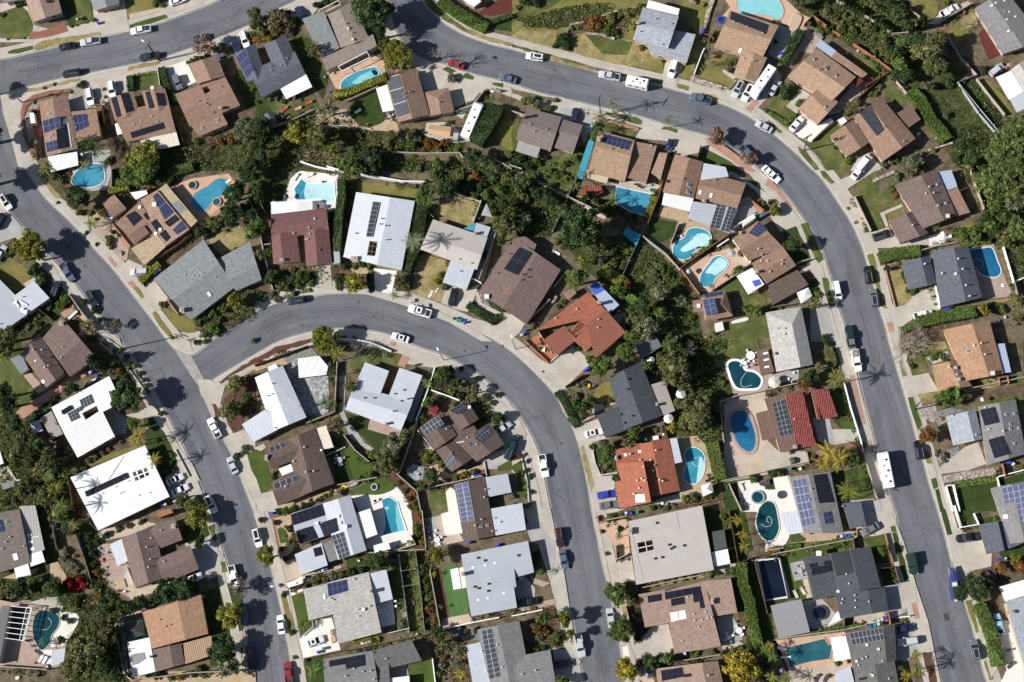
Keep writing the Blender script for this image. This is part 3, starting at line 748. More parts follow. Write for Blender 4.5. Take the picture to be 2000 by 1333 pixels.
def PA(s,kind='feather',tint='ol',h=6.0):
 for k in Q(s):
  a=k[2:];r=float(a[0])/SCL/7.7;tn=a[1]if len(a)>1 else tint;hh=float(a[2])if len(a)>2 else h
  p=px(k[0],k[1],hh);root=bpy.data.objects.new('palm_tree',None);COL.objects.link(root);root.location=(p.x,p.y,ZG)
  t=link('trunk',PTRUNK,root);t.scale=(max(5,hh),max(5,hh),hh-ZG)
  c=link('crown',R_.choice(PALM[kind]),root);c.location=(0,0,hh-ZG);c.scale=(r,r,r);c.rotation_euler.z=R_.uniform(0,6);col(c,tn)
  note(root,'palm tree',f"{'tall ' if hh > 7 else 'short ' if hh < 3 else ''}{TINT[tn][1]} {'fan ' if kind == 'fan' else ''}palm",(k[0],k[1]),'palm trees')
def bare_mesh():
 b=MB()
 def br(p,d,L,r,lev):
  q=p+d*L;b.tube(p,q,r,r*.62,4 if lev>1 else 5,0,False)
  if lev>=5:return
  for i in range(3 if lev<3 else 2):
   br(q,(d+rv()*.75+Vector((0,0,.12))).normalized(),L*R_.uniform(.62,.85),r*.6,lev+1)
 br(Vector((0,0,0)),Vector((0,0,1)),.30,.035,0);br(Vector((0,0,.2)),Vector((.5,.2,.7)).normalized(),.25,.026,1);br(Vector((0,0,.22)),Vector((-.4,-.4,.7)).normalized(),.25,.026,1)
 return b.mesh('branches',['bark_grey'])
BARE=[bare_mesh()for _ in range(3)]
def BT(s,h=6.0,leaf=None):
 for k in Q(s):
  a=k[2:];r=float(a[0])/SCL/7.7;hh=float(a[1])if len(a)>1 else h
  p=px(k[0],k[1],hh*.6);root=bpy.data.objects.new('bare_tree',None);COL.objects.link(root);root.location=(p.x,p.y,ZG)
  t=link('branches',R_.choice(BARE),root);t.scale=(r/.62,r/.62,hh/1.15);t.rotation_euler.z=R_.uniform(0,6)
  if leaf:c=link('crown',R_.choice(CROWN['o']),root);c.location=(0,0,hh*.62);c.scale=(r*.95,r*.95,r*.8);col(c,leaf)
  note(root,'bare tree','leafless grey tree' if not leaf else f'thin {TINT[leaf][1]} tree',(k[0],k[1]),'bare trees')
def cyp_mesh():
 b=MB();b.tube((0,0,0),(0,0,.5),.3,.5,8,0,False);b.tube((0,0,.5),(0,0,1),.55,.02,8,0,False)
 for _ in range(420):
  t=R_.random()**.8;a=R_.uniform(0,6.28);r=(.95*math.sin(math.pi*(.12+.86*t))**.8)*R_.uniform(.75,1.05);leafq(b,Vector((r*math.cos(a),r*math.sin(a),t)),Vector((math.cos(a),math.sin(a),.5)),.2)
 m=b.mesh('cypress_foliage',['leaf']);return m
CYP=[cyp_mesh()for _ in range(2)]
def CY(s,h=4.0,tint='dk'):
 for k in Q(s):
  a=k[2:];r=float(a[0])/SCL/7.7;hh=float(a[1])if len(a)>1 else h;p=px(k[0],k[1],0);c=link('cypress',R_.choice(CYP));c.location=(p.x,p.y,ZG-.05);c.scale=(r,r,hh);c.rotation_euler.z=R_.uniform(0,6);col(c,tint)
  note(c,'cypress','narrow upright cypress',(k[0],k[1]),'upright cypresses')
D,RH,AB,OW,PL='in the driveway','roof_hatch','atrium_beam','offwhite',('raised_planter','planter')
def TQ(s,*a):return tree(*Q(s)[0],*a)
def MH(s):
 for k in Q(s):
  p=px(k[0],k[1],.02);b=MB();b.tube((0,0,0),(0,0,.012),.42,.42,16);o=b.build('manhole_cover','lid');o.location=(p.x,p.y,.014);note(o,'manhole cover','round manhole cover in the road',(k[0],k[1]),'manhole covers')
plain('lid',(.075,.072,.07),.7)
def HOSE(s):
 k=W(smooth_open([Vector((p[0],p[1]))for p in Q(s)],5),.33);b=MB()
 for a,c in zip(k[:-1],k[1:]):b.tube(a,c,.04,.04,5,0,False)
 o=b.build('pool_hose','white');q=Q(s)[0];note(o,'pool hose','white pool cleaner hose floating',q)
def STEPS(s):
 """pale steps seen through the water: short arcs or lines"""
 for one in s.split('|'):
  k=W(Q(one),.318);b=MB()
  for a,c in zip(k[:-1],k[1:]):b.tube(a,c,.05,.05,4,0,False)
  o=b.build('pool_step','water_blue');note(o,'pool step','curved pool step edge',Q(one)[0])
PAINT={'white':(.78,.78,.78),'silver':(.46,.48,.51),'grey':(.14,.15,.165),'black':(.012,.013,.016),'blue':(.02,.05,.42),'navy':(.015,.025,.07),'red':(.23,.025,.028),'dark red':(.045,.01,.016),'green':(.02,.045,.03),'lightblue':(.30,.48,.62),'tan':(.33,.28,.22),'teal':(.012,.03,.035),'steel':(.09,.12,.18),'cream':(.72,.70,.64)}
for k,c in PAINT.items():plain('paint_'+k,c,.3,.5,.02,2,.0,.8)
def loft(b,secs,mi=0,caps=True):
 """secs: list of closed rings (same count)"""
 n=len(secs[0])
 for i in range(len(secs)-1):
  for j in range(n):
   k=(j+1)%n;b.face([secs[i][j],secs[i][k],secs[i+1][k],secs[i+1][j]],None,mi)
 if caps:b.face(list(reversed(secs[0])),None,mi);b.face(secs[-1],None,mi)
def ring(x,w,z0,z1,bev=.12):
 """cross-section across the vehicle at x: rounded shoulders"""
 return[(x,-w,z0),(x,w,z0),(x,w,z1-bev),(x,w-bev*.8,z1-bev*.15),(x,w*.45,z1),(x,-w*.45,z1),(x,-w+bev*.8,z1-bev*.15),(x,-w,z1-bev)]
def frus(b,x0,x1,w0,X0,X1,w1,z0,z1,mi=0):
 lo=[(x0,-w0,z0),(x1,-w0,z0),(x1,w0,z0),(x0,w0,z0)];hi=[(X0,-w1,z1),(X1,-w1,z1),(X1,w1,z1),(X0,w1,z1)]
 for i in range(4):b.face([lo[i],lo[(i+1)%4],hi[(i+1)%4],hi[i]],None,mi)
 b.face(hi,None,mi)
SPEC={'sedan':(4.75,.92,.86,.95,1.45,-1.75,1.05,-1.0,.25,.98),'hatch':(4.1,.88,.90,.98,1.5,-1.95,1.0,-1.55,.2,1.0),'suv':(4.8,.96,1.0,1.08,1.75,-2.32,1.1,-2.05,.35,1.1),'coupe':(4.6,.93,.85,.95,1.38,-1.8,.85,-.9,.05,.96),'van':(5.1,.99,1.1,1.15,1.9,-2.5,1.75,-2.4,1.0,1.15),'pickup':(5.8,.99,1.1,1.15,1.85,-.75,1.35,-.55,.65,1.12),'jeep':(4.3,.93,1.08,1.1,1.82,-2.05,.75,-2.0,.45,1.1),'truck':(5.4,.95,1.0,1.05,1.7,-.25,1.35,-.1,.7,1.0)}
VM={}
def vehicle_meshes(kind):
 if kind in VM:return VM[kind]
 L,wd,hz,bz,rz,g0,g1,r0,r1,tz=SPEC[kind];h=L/2;d={}
 b=MB()
 loft(b,[ring(-h,wd*.80,.35,tz-.14),ring(-h+.12,wd*.93,.28,tz-.02),ring(-h+.7,wd,.24,tz),ring(g0+.1 if kind not in('pickup','truck')else-.6,wd,.24,bz),ring(g1-.2,wd,.24,bz),ring(g1+.35,wd,.24,hz),ring(h-.55,wd*.97,.26,hz-.06),ring(h-.15,wd*.86,.3,hz-.18),ring(h,wd*.66,.36,hz-.36)])
 d['body']=b.mesh('body',[None],False)
 b=MB();frus(b,g0,g1,wd*.90,r0,r1,wd*.72,bz-.03,rz-.05);d['glass']=b.mesh('glass',['glass_dark'])
 b=MB();k=.05;loft(b,[[(x,-y,rz-.07),(x,y,rz-.07),(x,y-.03,rz),(x,-y+.03,rz)]for x,y in((r0-.1,wd*.70),(r0+.2,wd*.76),(r1-.2,wd*.76),(r1+.08,wd*.71))])
 for sx,ex in((g0,r0),(g1,r1)):
  for sg in(1,-1):
   b.tube((sx,sg*wd*.9,bz-.02),(ex,sg*wd*.735,rz-.05),.05,.045,5)
 for sg in(1,-1):b.tube(((r0+r1)/2,sg*wd*.9,bz-.02),((r0+r1)/2,sg*wd*.75,rz-.05),.05,.045,5)
 d['roof_panel']=b.mesh('roof_panel',[None])
 if kind in('pickup','truck'):
  b=MB();x0,x1=-h+.18,g0-.05;b.abox(x0,-wd*.78,tz-.02,x1,wd*.78,tz+.012);d['bed_liner']=b.mesh('bed_liner',['black'])
  b=MB()
  for sg in(1,-1):b.abox(x0-.1,sg*wd*.86-.1,tz-.05,x1,sg*wd*.86+.1,tz+.22)
  b.abox(x0-.1,-wd*.86,tz-.05,x0+.04,wd*.86,tz+.22);d['bed_side']=b.mesh('bed_side',[None])
 b=MB()
 b.tube((0,-.11,0),(0,.11,0),.34,.34,14);b.tube((0,.11,0),(0,-.11,0),.34,.34,14);d['wheel']=b.mesh('wheel',['tyre'])
 b=MB();b.tube((0,-.115,0),(0,.118,0),.2,.2,10);d['rim']=b.mesh('rim',['rim'])
 b=MB();b.box((0,0,0),(.1,0,0),(0,.17,0),(0,0,.07));d['headlight']=b.mesh('headlight',['headlight'])
 b=MB();b.box((0,0,0),(.05,0,0),(0,.15,0),(0,0,.09));d['taillight']=b.mesh('taillight',['taillight'])
 b=MB();b.box((0,0,0),(.09,0,0),(0,.12,0),(0,0,.07));d['mirror']=b.mesh('mirror',[None])
 if kind=='suv':
  b=MB()
  for sg in(1,-1):b.abox(r0+.1,sg*wd*.62-.025,rz,r1-.1,sg*wd*.62+.025,rz+.06)
  d['roof_rack']=b.mesh('roof_rack',['steel'])
 VM[kind]=d;return d
def slot(o,paint):o.material_slots[0].link='OBJECT';o.material_slots[0].material=MATS['paint_'+paint]
def V(kind,x,y,ang,color,place='parked on the street',s=1.0,z=None,sun=False,load=None,nm=None):
 """ang: heading of the front in the picture, degrees, 0 = east, 90 = north"""
 x,y=OX+x/SCL,OY+y/SCL
 zb=(.012 if'street' in place else ZG+.09)if z is None else z
 p=px(x,y,zb+.8);p.z=zb;a=math.radians(ang);q=px(x+math.cos(a)*10,y-math.sin(a)*10,zb+.8)-px(x,y,zb+.8);rz=math.atan2(q.y,q.x)
 names={'sedan':'car','coupe':'car','hatch':'car','suv':'suv','van':'van','pickup':'pickup_truck','jeep':'jeep','truck':'pickup_truck'};cats={'sedan':'car','coupe':'car','hatch':'car','suv':'car','van':'van','pickup':'pickup truck','jeep':'car','truck':'pickup truck'}
 root=bpy.data.objects.new(names[kind]if kind!='jeep' else'off_road_car',None);COL.objects.link(root);root.location=p;root.rotation_euler.z=rz;root.scale=(s,s,s)
 L,wd,hz,bz,rf,g0,g1,r0,r1,tz=SPEC[kind];d=vehicle_meshes(kind);h=L/2
 for nm_ in('body','roof_panel','mirror'):
  if nm_=='mirror':
   for sg in(1,-1):o=link('mirror',d['mirror'],root);o.location=(g1-.25,sg*(wd+.1),bz+.02);slot(o,color)
  else:o=link(nm_,d[nm_],root);slot(o,color)
 if'bed_side' in d:o=link('bed_side',d['bed_side'],root);slot(o,color);link('bed_liner',d['bed_liner'],root)
 link('glass',d['glass'],root)
 if'roof_rack' in d:link('roof_rack',d['roof_rack'],root)
 for sx in(-h*.60,h*.62):
  for sg in(1,-1):o=link('wheel',d['wheel'],root);o.location=(sx,sg*(wd-.08),.34);r=link('rim',d['rim'],o);r.location=(0,sg*.01,0)
 for sg in(1,-1):
  o=link('headlight',d['headlight'],root);o.location=(h-.16,sg*wd*.66,hz-.3);o.rotation_euler.z=sg*-.5
  o=link('taillight',d['taillight'],root);o.location=(-h+.04,sg*wd*.68,tz-.22)
 if sun:b=MB();b.abox(r0+.25,-.42,rf-.01,r1-.25,.42,rf+.015);b.build('sunroof','glass_dark',root)
 if load:
  b=MB();b.abox(-h+.3,-wd*.68,tz,g0-.15,wd*.68,tz+.38);b.build('bed_load',load,root)
 cn={'lightblue':'light blue','tan':'tan','steel':'dark blue','teal':'dark','navy':'dark blue'}.get(color,color)
 kn={'hatch':'hatchback','suv':'suv','truck':'pickup','jeep':'off-road car'}.get(kind,kind)
 note(root,cats[kind],f'{cn} {nm or kn}',(x,y),'cars and trucks parked along the streets and in the driveways',place)
 return root
def RV(x,y,ang,L,Wd,label,place_z=.012,h=3.1,kind='trailer',vents=4):
 x,y=OX+x/SCL,OY+y/SCL;p=px(x,y,h);p.z=place_z;a=math.radians(ang);q=px(x+math.cos(a)*10,y-math.sin(a)*10,h)-px(x,y,h);rz=math.atan2(q.y,q.x)
 root=bpy.data.objects.new('camper_trailer' if kind=='trailer' else'motorhome',None);COL.objects.link(root);root.location=p;root.rotation_euler.z=rz;fixed(root,'camper trailer' if kind=='trailer' else'motorhome',label,'campers and motorhomes')
 l,w_=L/2,Wd/2;b=MB()
 def rg(x_,k,z1):return[(x_,-w_*k,.5),(x_,w_*k,.5),(x_,w_*k,z1-.15),(x_,w_*k-.12,z1),(x_,-w_*k+.12,z1),(x_,-w_*k,z1-.15)]
 loft(b,[rg(-l,.96,h-.15),rg(-l+.2,1,h),rg(l-.7,1,h),rg(l-.12,.93,h-.5),rg(l,.85,h-1.1)]);b.build('body','paint_white',root)
 b=MB();b.abox(-l+.3,-w_+.25,h-.02,l-.8,w_-.25,h+.03);b.build('roof_panel','white',root)
 for k in range(vents):
  t=-l+.9+(L-2.2)*(k+.4)/vents;yy=(.35 if k%2 else-.3)*w_
  b=MB();b.abox(t-.24,yy-.24,h,t+.24,yy+.24,h+.16);b.build('roof_vent','glass_dark' if k%2==0 else'steel',root)
 for sx in((-.5,.3)if kind=='trailer' else(-l*.55,l*.6)):
  for sg in(1,-1):o=link('wheel',vehicle_meshes('van')['wheel'],root);o.location=(sx,sg*(w_-.12),.34)
 for sg in(1,-1):
  for k in range(3):b=MB();t=-l+L*(k+.6)/3.4;b.abox(t-.45,sg*w_-.02,1.5,t+.45,sg*w_+.02,2.1);b.build('window','glass_dark',root)
 if kind!='trailer':b=MB();b.box((l-.33,0,h-.82),(.02,0,0.0),(0,w_*.75,0),(-.12,0,.28));b.build('windshield','glass_dark',root)
 else:b=MB();b.tube((l-.1,-.5,.55),(l+.9,0,.5),.05,.05,5);b.tube((l-.1,.5,.55),(l+.9,0,.5),.05,.05,5);b.build('tow_hitch','steel',root)
def bin_mesh(m):
 b=MB();b.box((0,0,.5),(.26,0,0),(0,.3,0),(0,0,.48));b.box((-.03,0,1.02),(.31,0,0),(0,.33,0),(0,0,.05));b.tube((-.32,-.3,.95),(-.32,.3,.95),.03,.03,5)
 for sg in(1,-1):b.tube((-.2,sg*.32,.1),(-.2,sg*.22,.1),.1,.1,8)
 return b.mesh('wheelie_bin',[m])
BINM={k:bin_mesh('bin_'+k)for k in('blue','green','black','grey')}
def BINS(s):
 for k in Q(s):
  c=k[2];p=px(k[0],k[1],ZG+.6);o=link('wheelie_bin',BINM[c]);o.location=(p.x,p.y,ZG+.05);o.rotation_euler.z=R_.uniform(-.5,.5)+2
  note(o,'bin',f'{c} wheelie bin',(k[0],k[1]),'wheelie bins')
def UMB(s,h=2.4):
 for k in Q(s):
  a=k[2:];r=float(a[0])/SCL/7.7;m=a[1]if len(a)>1 else'offwhite';p=px(k[0],k[1],h);root=bpy.data.objects.new('patio_umbrella',None);COL.objects.link(root);root.location=(p.x,p.y,ZG)
  b=MB();b.tube((0,0,0),(0,0,h),.03,.03,6);b.build('pole','steel',root);b=MB();n=8
  for i in range(n):
   t0,t1=i*6.2832/n,(i+1)*6.2832/n;A,C,T=Vector((r*math.cos(t0),r*math.sin(t0),h-.35)),Vector((r*math.cos(t1),r*math.sin(t1),h-.35)),Vector((0,0,h+.15));b.face([A,C,T]);b.face([C-Vector((0,0,.15)),C,A,A-Vector((0,0,.15))])
  b.build('canopy',m,root)
  if len(a)>1 and'striped' in a:pass
  cn={'offwhite':'white','fabric_red':'red','fabric_tan':'tan','fabric_dark':'dark','fabric_grey':'grey','cream':'cream'}.get(m,m);note(root,'umbrella',f'{cn} patio umbrella',(k[0],k[1]),'patio umbrellas')
def CANOPY(s,m,desc,h=2.5,peak=.7):
 """pop-up tent: four corners"""
 k=Q(s);P=W(k,h);c=sum(P,Vector())/4;root=bpy.data.objects.new('canopy_tent',None);COL.objects.link(root);root.location=(c.x,c.y,ZG);b=MB();o_=Vector((c.x,c.y,ZG));T=c+Vector((0,0,peak))-o_
 if area(P)<0:P.reverse()
 for i in range(4):
  A,C=P[i]-o_,P[(i+1)%4]-o_;b.face([A,C,T]);b.face([A-Vector((0,0,.25)),C-Vector((0,0,.25)),C,A])
 b.build('tent_roof',m,root)
 for p in P:
  q=(p-o_)*.96;b=MB();b.tube((q.x,q.y,0),(q.x,q.y,h-ZG-.1),.03,.03,5);b.build('leg','steel',root)
 note(root,'canopy tent',desc,(sum(q[0]for q in k)/4,sum(q[1]for q in k)/4),'canopies')
def TABLE(s):
 """x,y,r: round table with chairs round it"""
 for k in Q(s):
  r=float(k[2])/SCL/7.7;m=k[3]if len(k)>3 else'steel';p=px(k[0],k[1],.9);root=bpy.data.objects.new('patio_table',None);COL.objects.link(root);root.location=(p.x,p.y,ZG+.03)
  b=MB();b.tube((0,0,.70),(0,0,.75),r,r,16);b.build('table_top',m,root);b=MB();b.tube((0,0,0),(0,0,.7),.06,.06,6);b.build('table_leg',m,root)
  note(root,'table',f"round {'white' if 'white' in m else 'dark' if 'dark' in m or 'black' in m else 'grey'} patio table",(k[0],k[1]),'patio tables')
  for j in range(4):
   a=j*1.57+.5;CHAIR_AT(p.x+math.cos(a)*(r+.45),p.y+math.sin(a)*(r+.45),a+math.pi,m)
_CH={}
def CHAIR_AT(x,y,a,m='steel'):
 if m not in _CH:
  b=MB();b.abox(-.25,-.25,.42,.25,.25,.47);b.abox(-.3,-.25,.45,-.24,.25,.9)
  for i in(-.22,.2):
   for j in(-.22,.2):b.abox(i-.02,j-.02,0,i+.02,j+.02,.42)
  _CH[m]=b.mesh('patio_chair',[m])
 o=link('patio_chair',_CH[m]);o.location=(x,y,ZG+.03);o.rotation_euler.z=a;q=topx((x,y,.5));note(o,'chair',f"{'white' if 'white' in m else 'dark' if 'dark' in m or 'black' in m else 'grey'} patio chair",q,'patio chairs')
def CHAIRS(s):
 for k in Q(s):p=px(k[0],k[1],.6);CHAIR_AT(p.x,p.y,R_.uniform(0,6),k[2]if len(k)>2 else'steel')
def LOUNGER(s):
 for k in Q(s):
  a=math.radians(float(k[2]));m=k[3]if len(k)>3 else'offwhite';p=px(k[0],k[1],.4);root=bpy.data.objects.new('sun_lounger',None);COL.objects.link(root);root.location=(p.x,p.y,ZG+.04);root.rotation_euler.z=a
  b=MB();b.abox(-1.0,-.36,.28,.4,.36,.38);b.build('seat',m,root);b=MB();b.box((.66,0,.5),(.3,0,.19),(0,.36,0),(-.03,0,.05));b.build('backrest',m,root)
  b=MB()
  for i in(-.9,.3):
   for j in(-.3,.3):b.abox(i-.03,j-.03,0,i+.03,j+.03,.28)
  b.build('leg','steel',root);note(root,'lounger',f"{'white' if m in ('offwhite', 'white') else m.split('_')[-1]} sun lounger",(k[0],k[1]),'sun loungers')
def BLOB(s,name,cat,desc,m,h=.5,smooth_=4):
 """a low solid of any outline (boulder, planter, spa ...) with rounded top"""
 k=Q(s);P=W(k,ZG+h);P=smooth_closed(P,smooth_)if smooth_ else P
 if area(P)<0:P.reverse()
 c=sum(P,Vector())/len(P);b=MB();rings=[]
 for f,z in((1,0),(1,ZG+h*.75),(.9,ZG+h)):rings.append([(c.x+(p.x-c.x)*f,c.y+(p.y-c.y)*f,z)for p in P])
 loft(b,rings,0,False);b.flat(rings[-1],ZG+h);o=b.build(name,m);note(o,cat,desc,(sum(q[0]for q in k)/len(k),sum(q[1]for q in k)/len(k)),None);return o
def SPA(x,y,r,m='brick',wm='water_blue',label=None):
 k=(OX+x/SCL,OY+y/SCL);rr=r/SCL/7.7;p=px(k[0],k[1],.5);root=bpy.data.objects.new('hot_tub',None);COL.objects.link(root);root.location=(p.x,p.y,ZG)
 b=MB();n=20
 for i in range(n):
  a,c=i*6.2832/n,(i+1)*6.2832/n;A,C=Vector((math.cos(a),math.sin(a),0)),Vector((math.cos(c),math.sin(c),0));u=Vector((0,0,.5))
  b.face([A*rr,C*rr,C*rr+u,A*rr+u]);b.face([A*rr+u,C*rr+u,C*rr*.8+u,A*rr*.8+u]);b.face([C*rr*.8+u,C*rr*.8+u*.6,A*rr*.8+u*.6,A*rr*.8+u])
 b.build('rim',m,root);b=MB();b.tube((0,0,.1),(0,0,.38),rr*.82,rr*.82,20);b.build('water',wm,root);note(root,'hot tub',label or'round hot tub',k)
def BOX(s,h,name,cat,desc,m,z0=0):
 """a flat-topped thing (shed roof box, table, bench ...) on short legs"""
 k=Q(s);P=W(k,ZG+h);b=MB();b.prism(P,ZG+z0,ZG+h);o=b.build(name,m);note(o,cat,desc,(sum(q[0]for q in k)/len(k),sum(q[1]for q in k)/len(k)));return o
def POLE(x,y,h,label,ang=60,lamp=False,arms=1,alen=1.3):
 """x, y: foot of the pole; ang: direction of the crossarm in the picture"""
 k=(OX+x/SCL,OY+y/SCL);p=px(k[0],k[1],ZG);root=bpy.data.objects.new('utility_pole',None);COL.objects.link(root);root.location=p;fixed(root,'utility pole',label,'utility poles')
 b=MB();b.tube((0,0,-.1),(0,0,h),.17,.11,8);b.build('pole','pole_wood',root);a=math.radians(ang);d=Vector((math.cos(a),math.sin(a),0));n=Vector((-d.y,d.x,0))
 for i in range(arms):
  z=h-.35-i*.9;b=MB();b.box((0,0,z),d*alen,n*.07,(0,0,.08))
  for t in(-.9,-.45,.45,.9):b.tube(d*alen*t+Vector((0,0,z+.05)),d*alen*t+Vector((0,0,z+.3)),.05,.04,5)
  b.build('crossarm','pole_wood',root)
 b=MB();b.tube(n*.35+Vector((0,0,h-2.3)),n*.35+Vector((0,0,h-1.5)),.2,.2,8);b.build('transformer','steel',root)
 return p+Vector((0,0,h-.35)),d*alen
def LAMP(x,y,dx,dy,h,label,arm=2.2):
 """street lamp on a pole: arm reaches along (dx, dy) in the picture"""
 k=(OX+x/SCL,OY+y/SCL);p=px(k[0],k[1],ZG);q=px(k[0]+dx,k[1]+dy,ZG)-p;q.normalize();root=bpy.data.objects.new('street_lamp',None);COL.objects.link(root);root.location=p;fixed(root,'street lamp',label,'street lamps')
 b=MB();b.tube((0,0,-.1),(0,0,h),.11,.07,8);b.build('pole','pole_wood',root);b=MB();b.tube((0,0,h-.3),q*arm*.6+Vector((0,0,h+.25)),.05,.045,6);b.tube(q*arm*.6+Vector((0,0,h+.25)),q*arm+Vector((0,0,h+.25)),.045,.04,6);b.build('arm','steel',root)
 b=MB();e=q*(arm+.3)+Vector((0,0,h+.22));b.box(e,q*.42,Vector((-q.y,q.x,0))*.17,(0,0,.08));b.build('lamp_head','white',root)
def WIRES(name_label,pts,n=2):
 """sagging lines between pole tops (world points)"""
 b=MB()
 for(p,d),(q,e)in zip(pts[:-1],pts[1:]):
  for t in([-.8,.8]if n==2 else[0]):
   a,c=p+d*t,q+e*t;last=None
   for i in range(13):
    u=i/12;v=a.lerp(c,u)-Vector((0,0,4*u*(1-u)*(a-c).length*.018))
    if last is not None:b.tube(last,v,.012,.012,3,0,False)
    last=v
 o=b.build('power_line','black');fixed(o,'power line',name_label)
def BOAT(x,y,ang,L,Wd,label):
 x,y=OX+x/SCL,OY+y/SCL;p=px(x,y,1.6);p.z=.012;a=math.radians(ang);q=px(x+math.cos(a)*10,y-math.sin(a)*10,1.6)-px(x,y,1.6)
 root=bpy.data.objects.new('boat',None);COL.objects.link(root);root.location=p;root.rotation_euler.z=math.atan2(q.y,q.x);fixed(root,'boat',label);l,w_=L/2,Wd/2;b=MB()
 st=[(-l,.92,1.5),(-l*.4,1,1.55),(l*.2,.95,1.6),(l*.6,.68,1.7),(l*.85,.32,1.78),(l,.03,1.85)]
 loft(b,[[(x_,0,.55+max(0,x_)/l*.5),(x_,w_*k*.7,.75+max(0,x_)/l*.4),(x_,w_*k,z),(x_,w_*k*.5,z+.12),(x_,0,z+.16),(x_,-w_*k*.5,z+.12),(x_,-w_*k,z),(x_,-w_*k*.7,.75+max(0,x_)/l*.4)]for x_,k,z in st]);b.build('hull_cover','fabric_blue2',root)
 b=MB();b.abox(-l*.25,-w_*.55,1.68,l*.12,w_*.55,2.05);b.build('windscreen','glass_sky',root);b=MB();b.abox(-l*.2,-w_*.45,2.05,l*.02,w_*.45,2.12);b.build('console_top','offwhite',root);b=MB();b.abox(-l-.5,-.22,.8,-l+.1,.22,1.9);b.build('outboard_motor','offwhite',root)
 b=MB();b.tube((l,0,.5),(l+1.4,0,.5),.06,.06,6);b.abox(-l*.8,-w_*.6,.35,l,-w_*.5,.5);b.abox(-l*.8,w_*.5,.35,l,w_*.6,.5);b.build('trailer_frame','steel',root)
 for sg in(1,-1):o=link('wheel',vehicle_meshes('van')['wheel'],root);o.location=(-l*.3,sg*w_*.8,.34)
plain('fabric_blue2',(.025,.035,.16),.6)
tile(0,0,1.0)
E_R1N="-260,165 -60,128 0,115 28,110 73,99 113,90 160,80 200,71 250,60 298,48 338,35 388,16 426,0 500,-40 640,-130"
E_R1S="45,174 118,156 163,147 250,130 313,116 371,97 438,72 496,47 532,25 585,0 640,-40 740,-120"
E_R2E="328,665 311,640 288,610 263,577 240,547 213,514 185,484 160,454 130,424 93,389 73,362 55,334 43,305 30,278 15,240 8,212 14,190 28,179 45,174"
E_R3N="1262,1600 1232,1400 1223,1333 1215,1275 1208,1224 1200,1189 1190,1144 1180,1107 1168,1049 1158,999 1150,947 1140,899 1128,854 1110,811 1088,774 1065,746 1033,714 1000,685 963,662 913,642 863,620 800,597 750,582 713,572 650,572 613,577 557,587 500,605 438,645 411,666 390,684 372,692 350,684 338,676 328,665"
E_R4W="745,-120 752,-40 757,10 768,52 790,90 825,117 868,128 910,143 958,155 1000,166 1055,184 1100,194 1160,209 1213,220 1250,230 1326,253 1376,266 1408,280 1451,306 1483,334 1511,359 1538,387 1560,417 1580,447 1598,474 1610,507 1620,539 1630,572 1638,605 1648,635 1655,668 1673,729 1685,779 1698,826 1710,876 1720,916 1730,952 1747,999 1753,1032 1766,1079 1778,1124 1791,1164 1801,1204 1816,1255 1828,1300 1837,1333 1855,1400 1900,1600"
E_R4E="1990,1600 1950,1400 1930,1333 1923,1312 1913,1270 1901,1224 1888,1182 1876,1139 1861,1099 1848,1049 1834,999 1818,949 1806,904 1793,861 1780,811 1765,759 1750,709 1738,667 1730,635 1720,604 1710,564 1698,524 1688,489 1675,457 1660,427 1640,397 1620,367 1600,341 1583,326 1563,305 1538,283 1510,260 1481,238 1451,220 1406,200 1350,183 1293,168 1213,149 1170,140 1080,116 1000,95 958,85 913,69 876,49 851,28 826,0 812,-40 800,-120"
E_R3S="396,752 404,752 411,748 446,726 500,694 548,668 610,650 670,644 745,652 790,669 826,683 861,694 901,714 938,736 966,761 1000,791 1015,816 1030,839 1043,864 1053,891 1060,924 1068,964 1075,1000 1083,1034 1090,1074 1099,1119 1108,1169 1118,1219 1128,1270 1135,1310 1139,1333 1152,1400 1180,1600"
E_R2EL="620,1600 582,1400 573,1333 568,1280 560,1239 553,1199 545,1162 538,1139 528,1094 515,1055 498,1000 488,974 471,929 456,891 436,854 413,806 400,775 393,760 396,752"
E_R2W="-330,60 -200,150 -100,255 -60,312 -15,372 13,409 38,437 58,462 95,502 118,524 140,549 160,574 175,597 193,617 213,642 233,667 251,689 268,714 288,746 308,779 326,814 348,856 363,886 376,914 388,944 401,977 411,1000 416,1019 426,1052 436,1082 446,1112 458,1144 468,1179 477,1224 484,1275 490,1333 502,1400 530,1600"
EDGES={k:W(smooth_open([Vector((p[0],p[1]))for p in Q(s)],4))for k,s in(('R1N',E_R1N),('R1S',E_R1S),('R2E',E_R2E),('R3N',E_R3N),('R4W',E_R4W),('R4E',E_R4E),('R3S',E_R3S),('R2EL',E_R2EL),('R2W',E_R2W))}
def far(s):return W(Q(s))
b=MB();b.face([(-2500,-2500,-.25),(2500,-2500,-.25),(2500,2500,-.25),(-2500,2500,-.25)]);o=b.build('ground','dirt');o['kind']='structure'
def block(pts):
 b=MB();b.prism(pts,-.3,ZG);o=b.build('terrain','dirt');o['kind']='structure'
block(EDGES['R1N']+far("640,-500 -260,-500"))
block(EDGES['R1S'][::-1]+EDGES['R2E'][::-1]+EDGES['R3N'][::-1]+far("1450,1600 1700,1600")+EDGES['R4W'][::-1])
block(EDGES['R3S']+EDGES['R2EL'])
block(EDGES['R2W']+far("-500,1600 -500,60"))
block(EDGES['R4E']+far("1100,-500 2600,-500 2600,1600"))
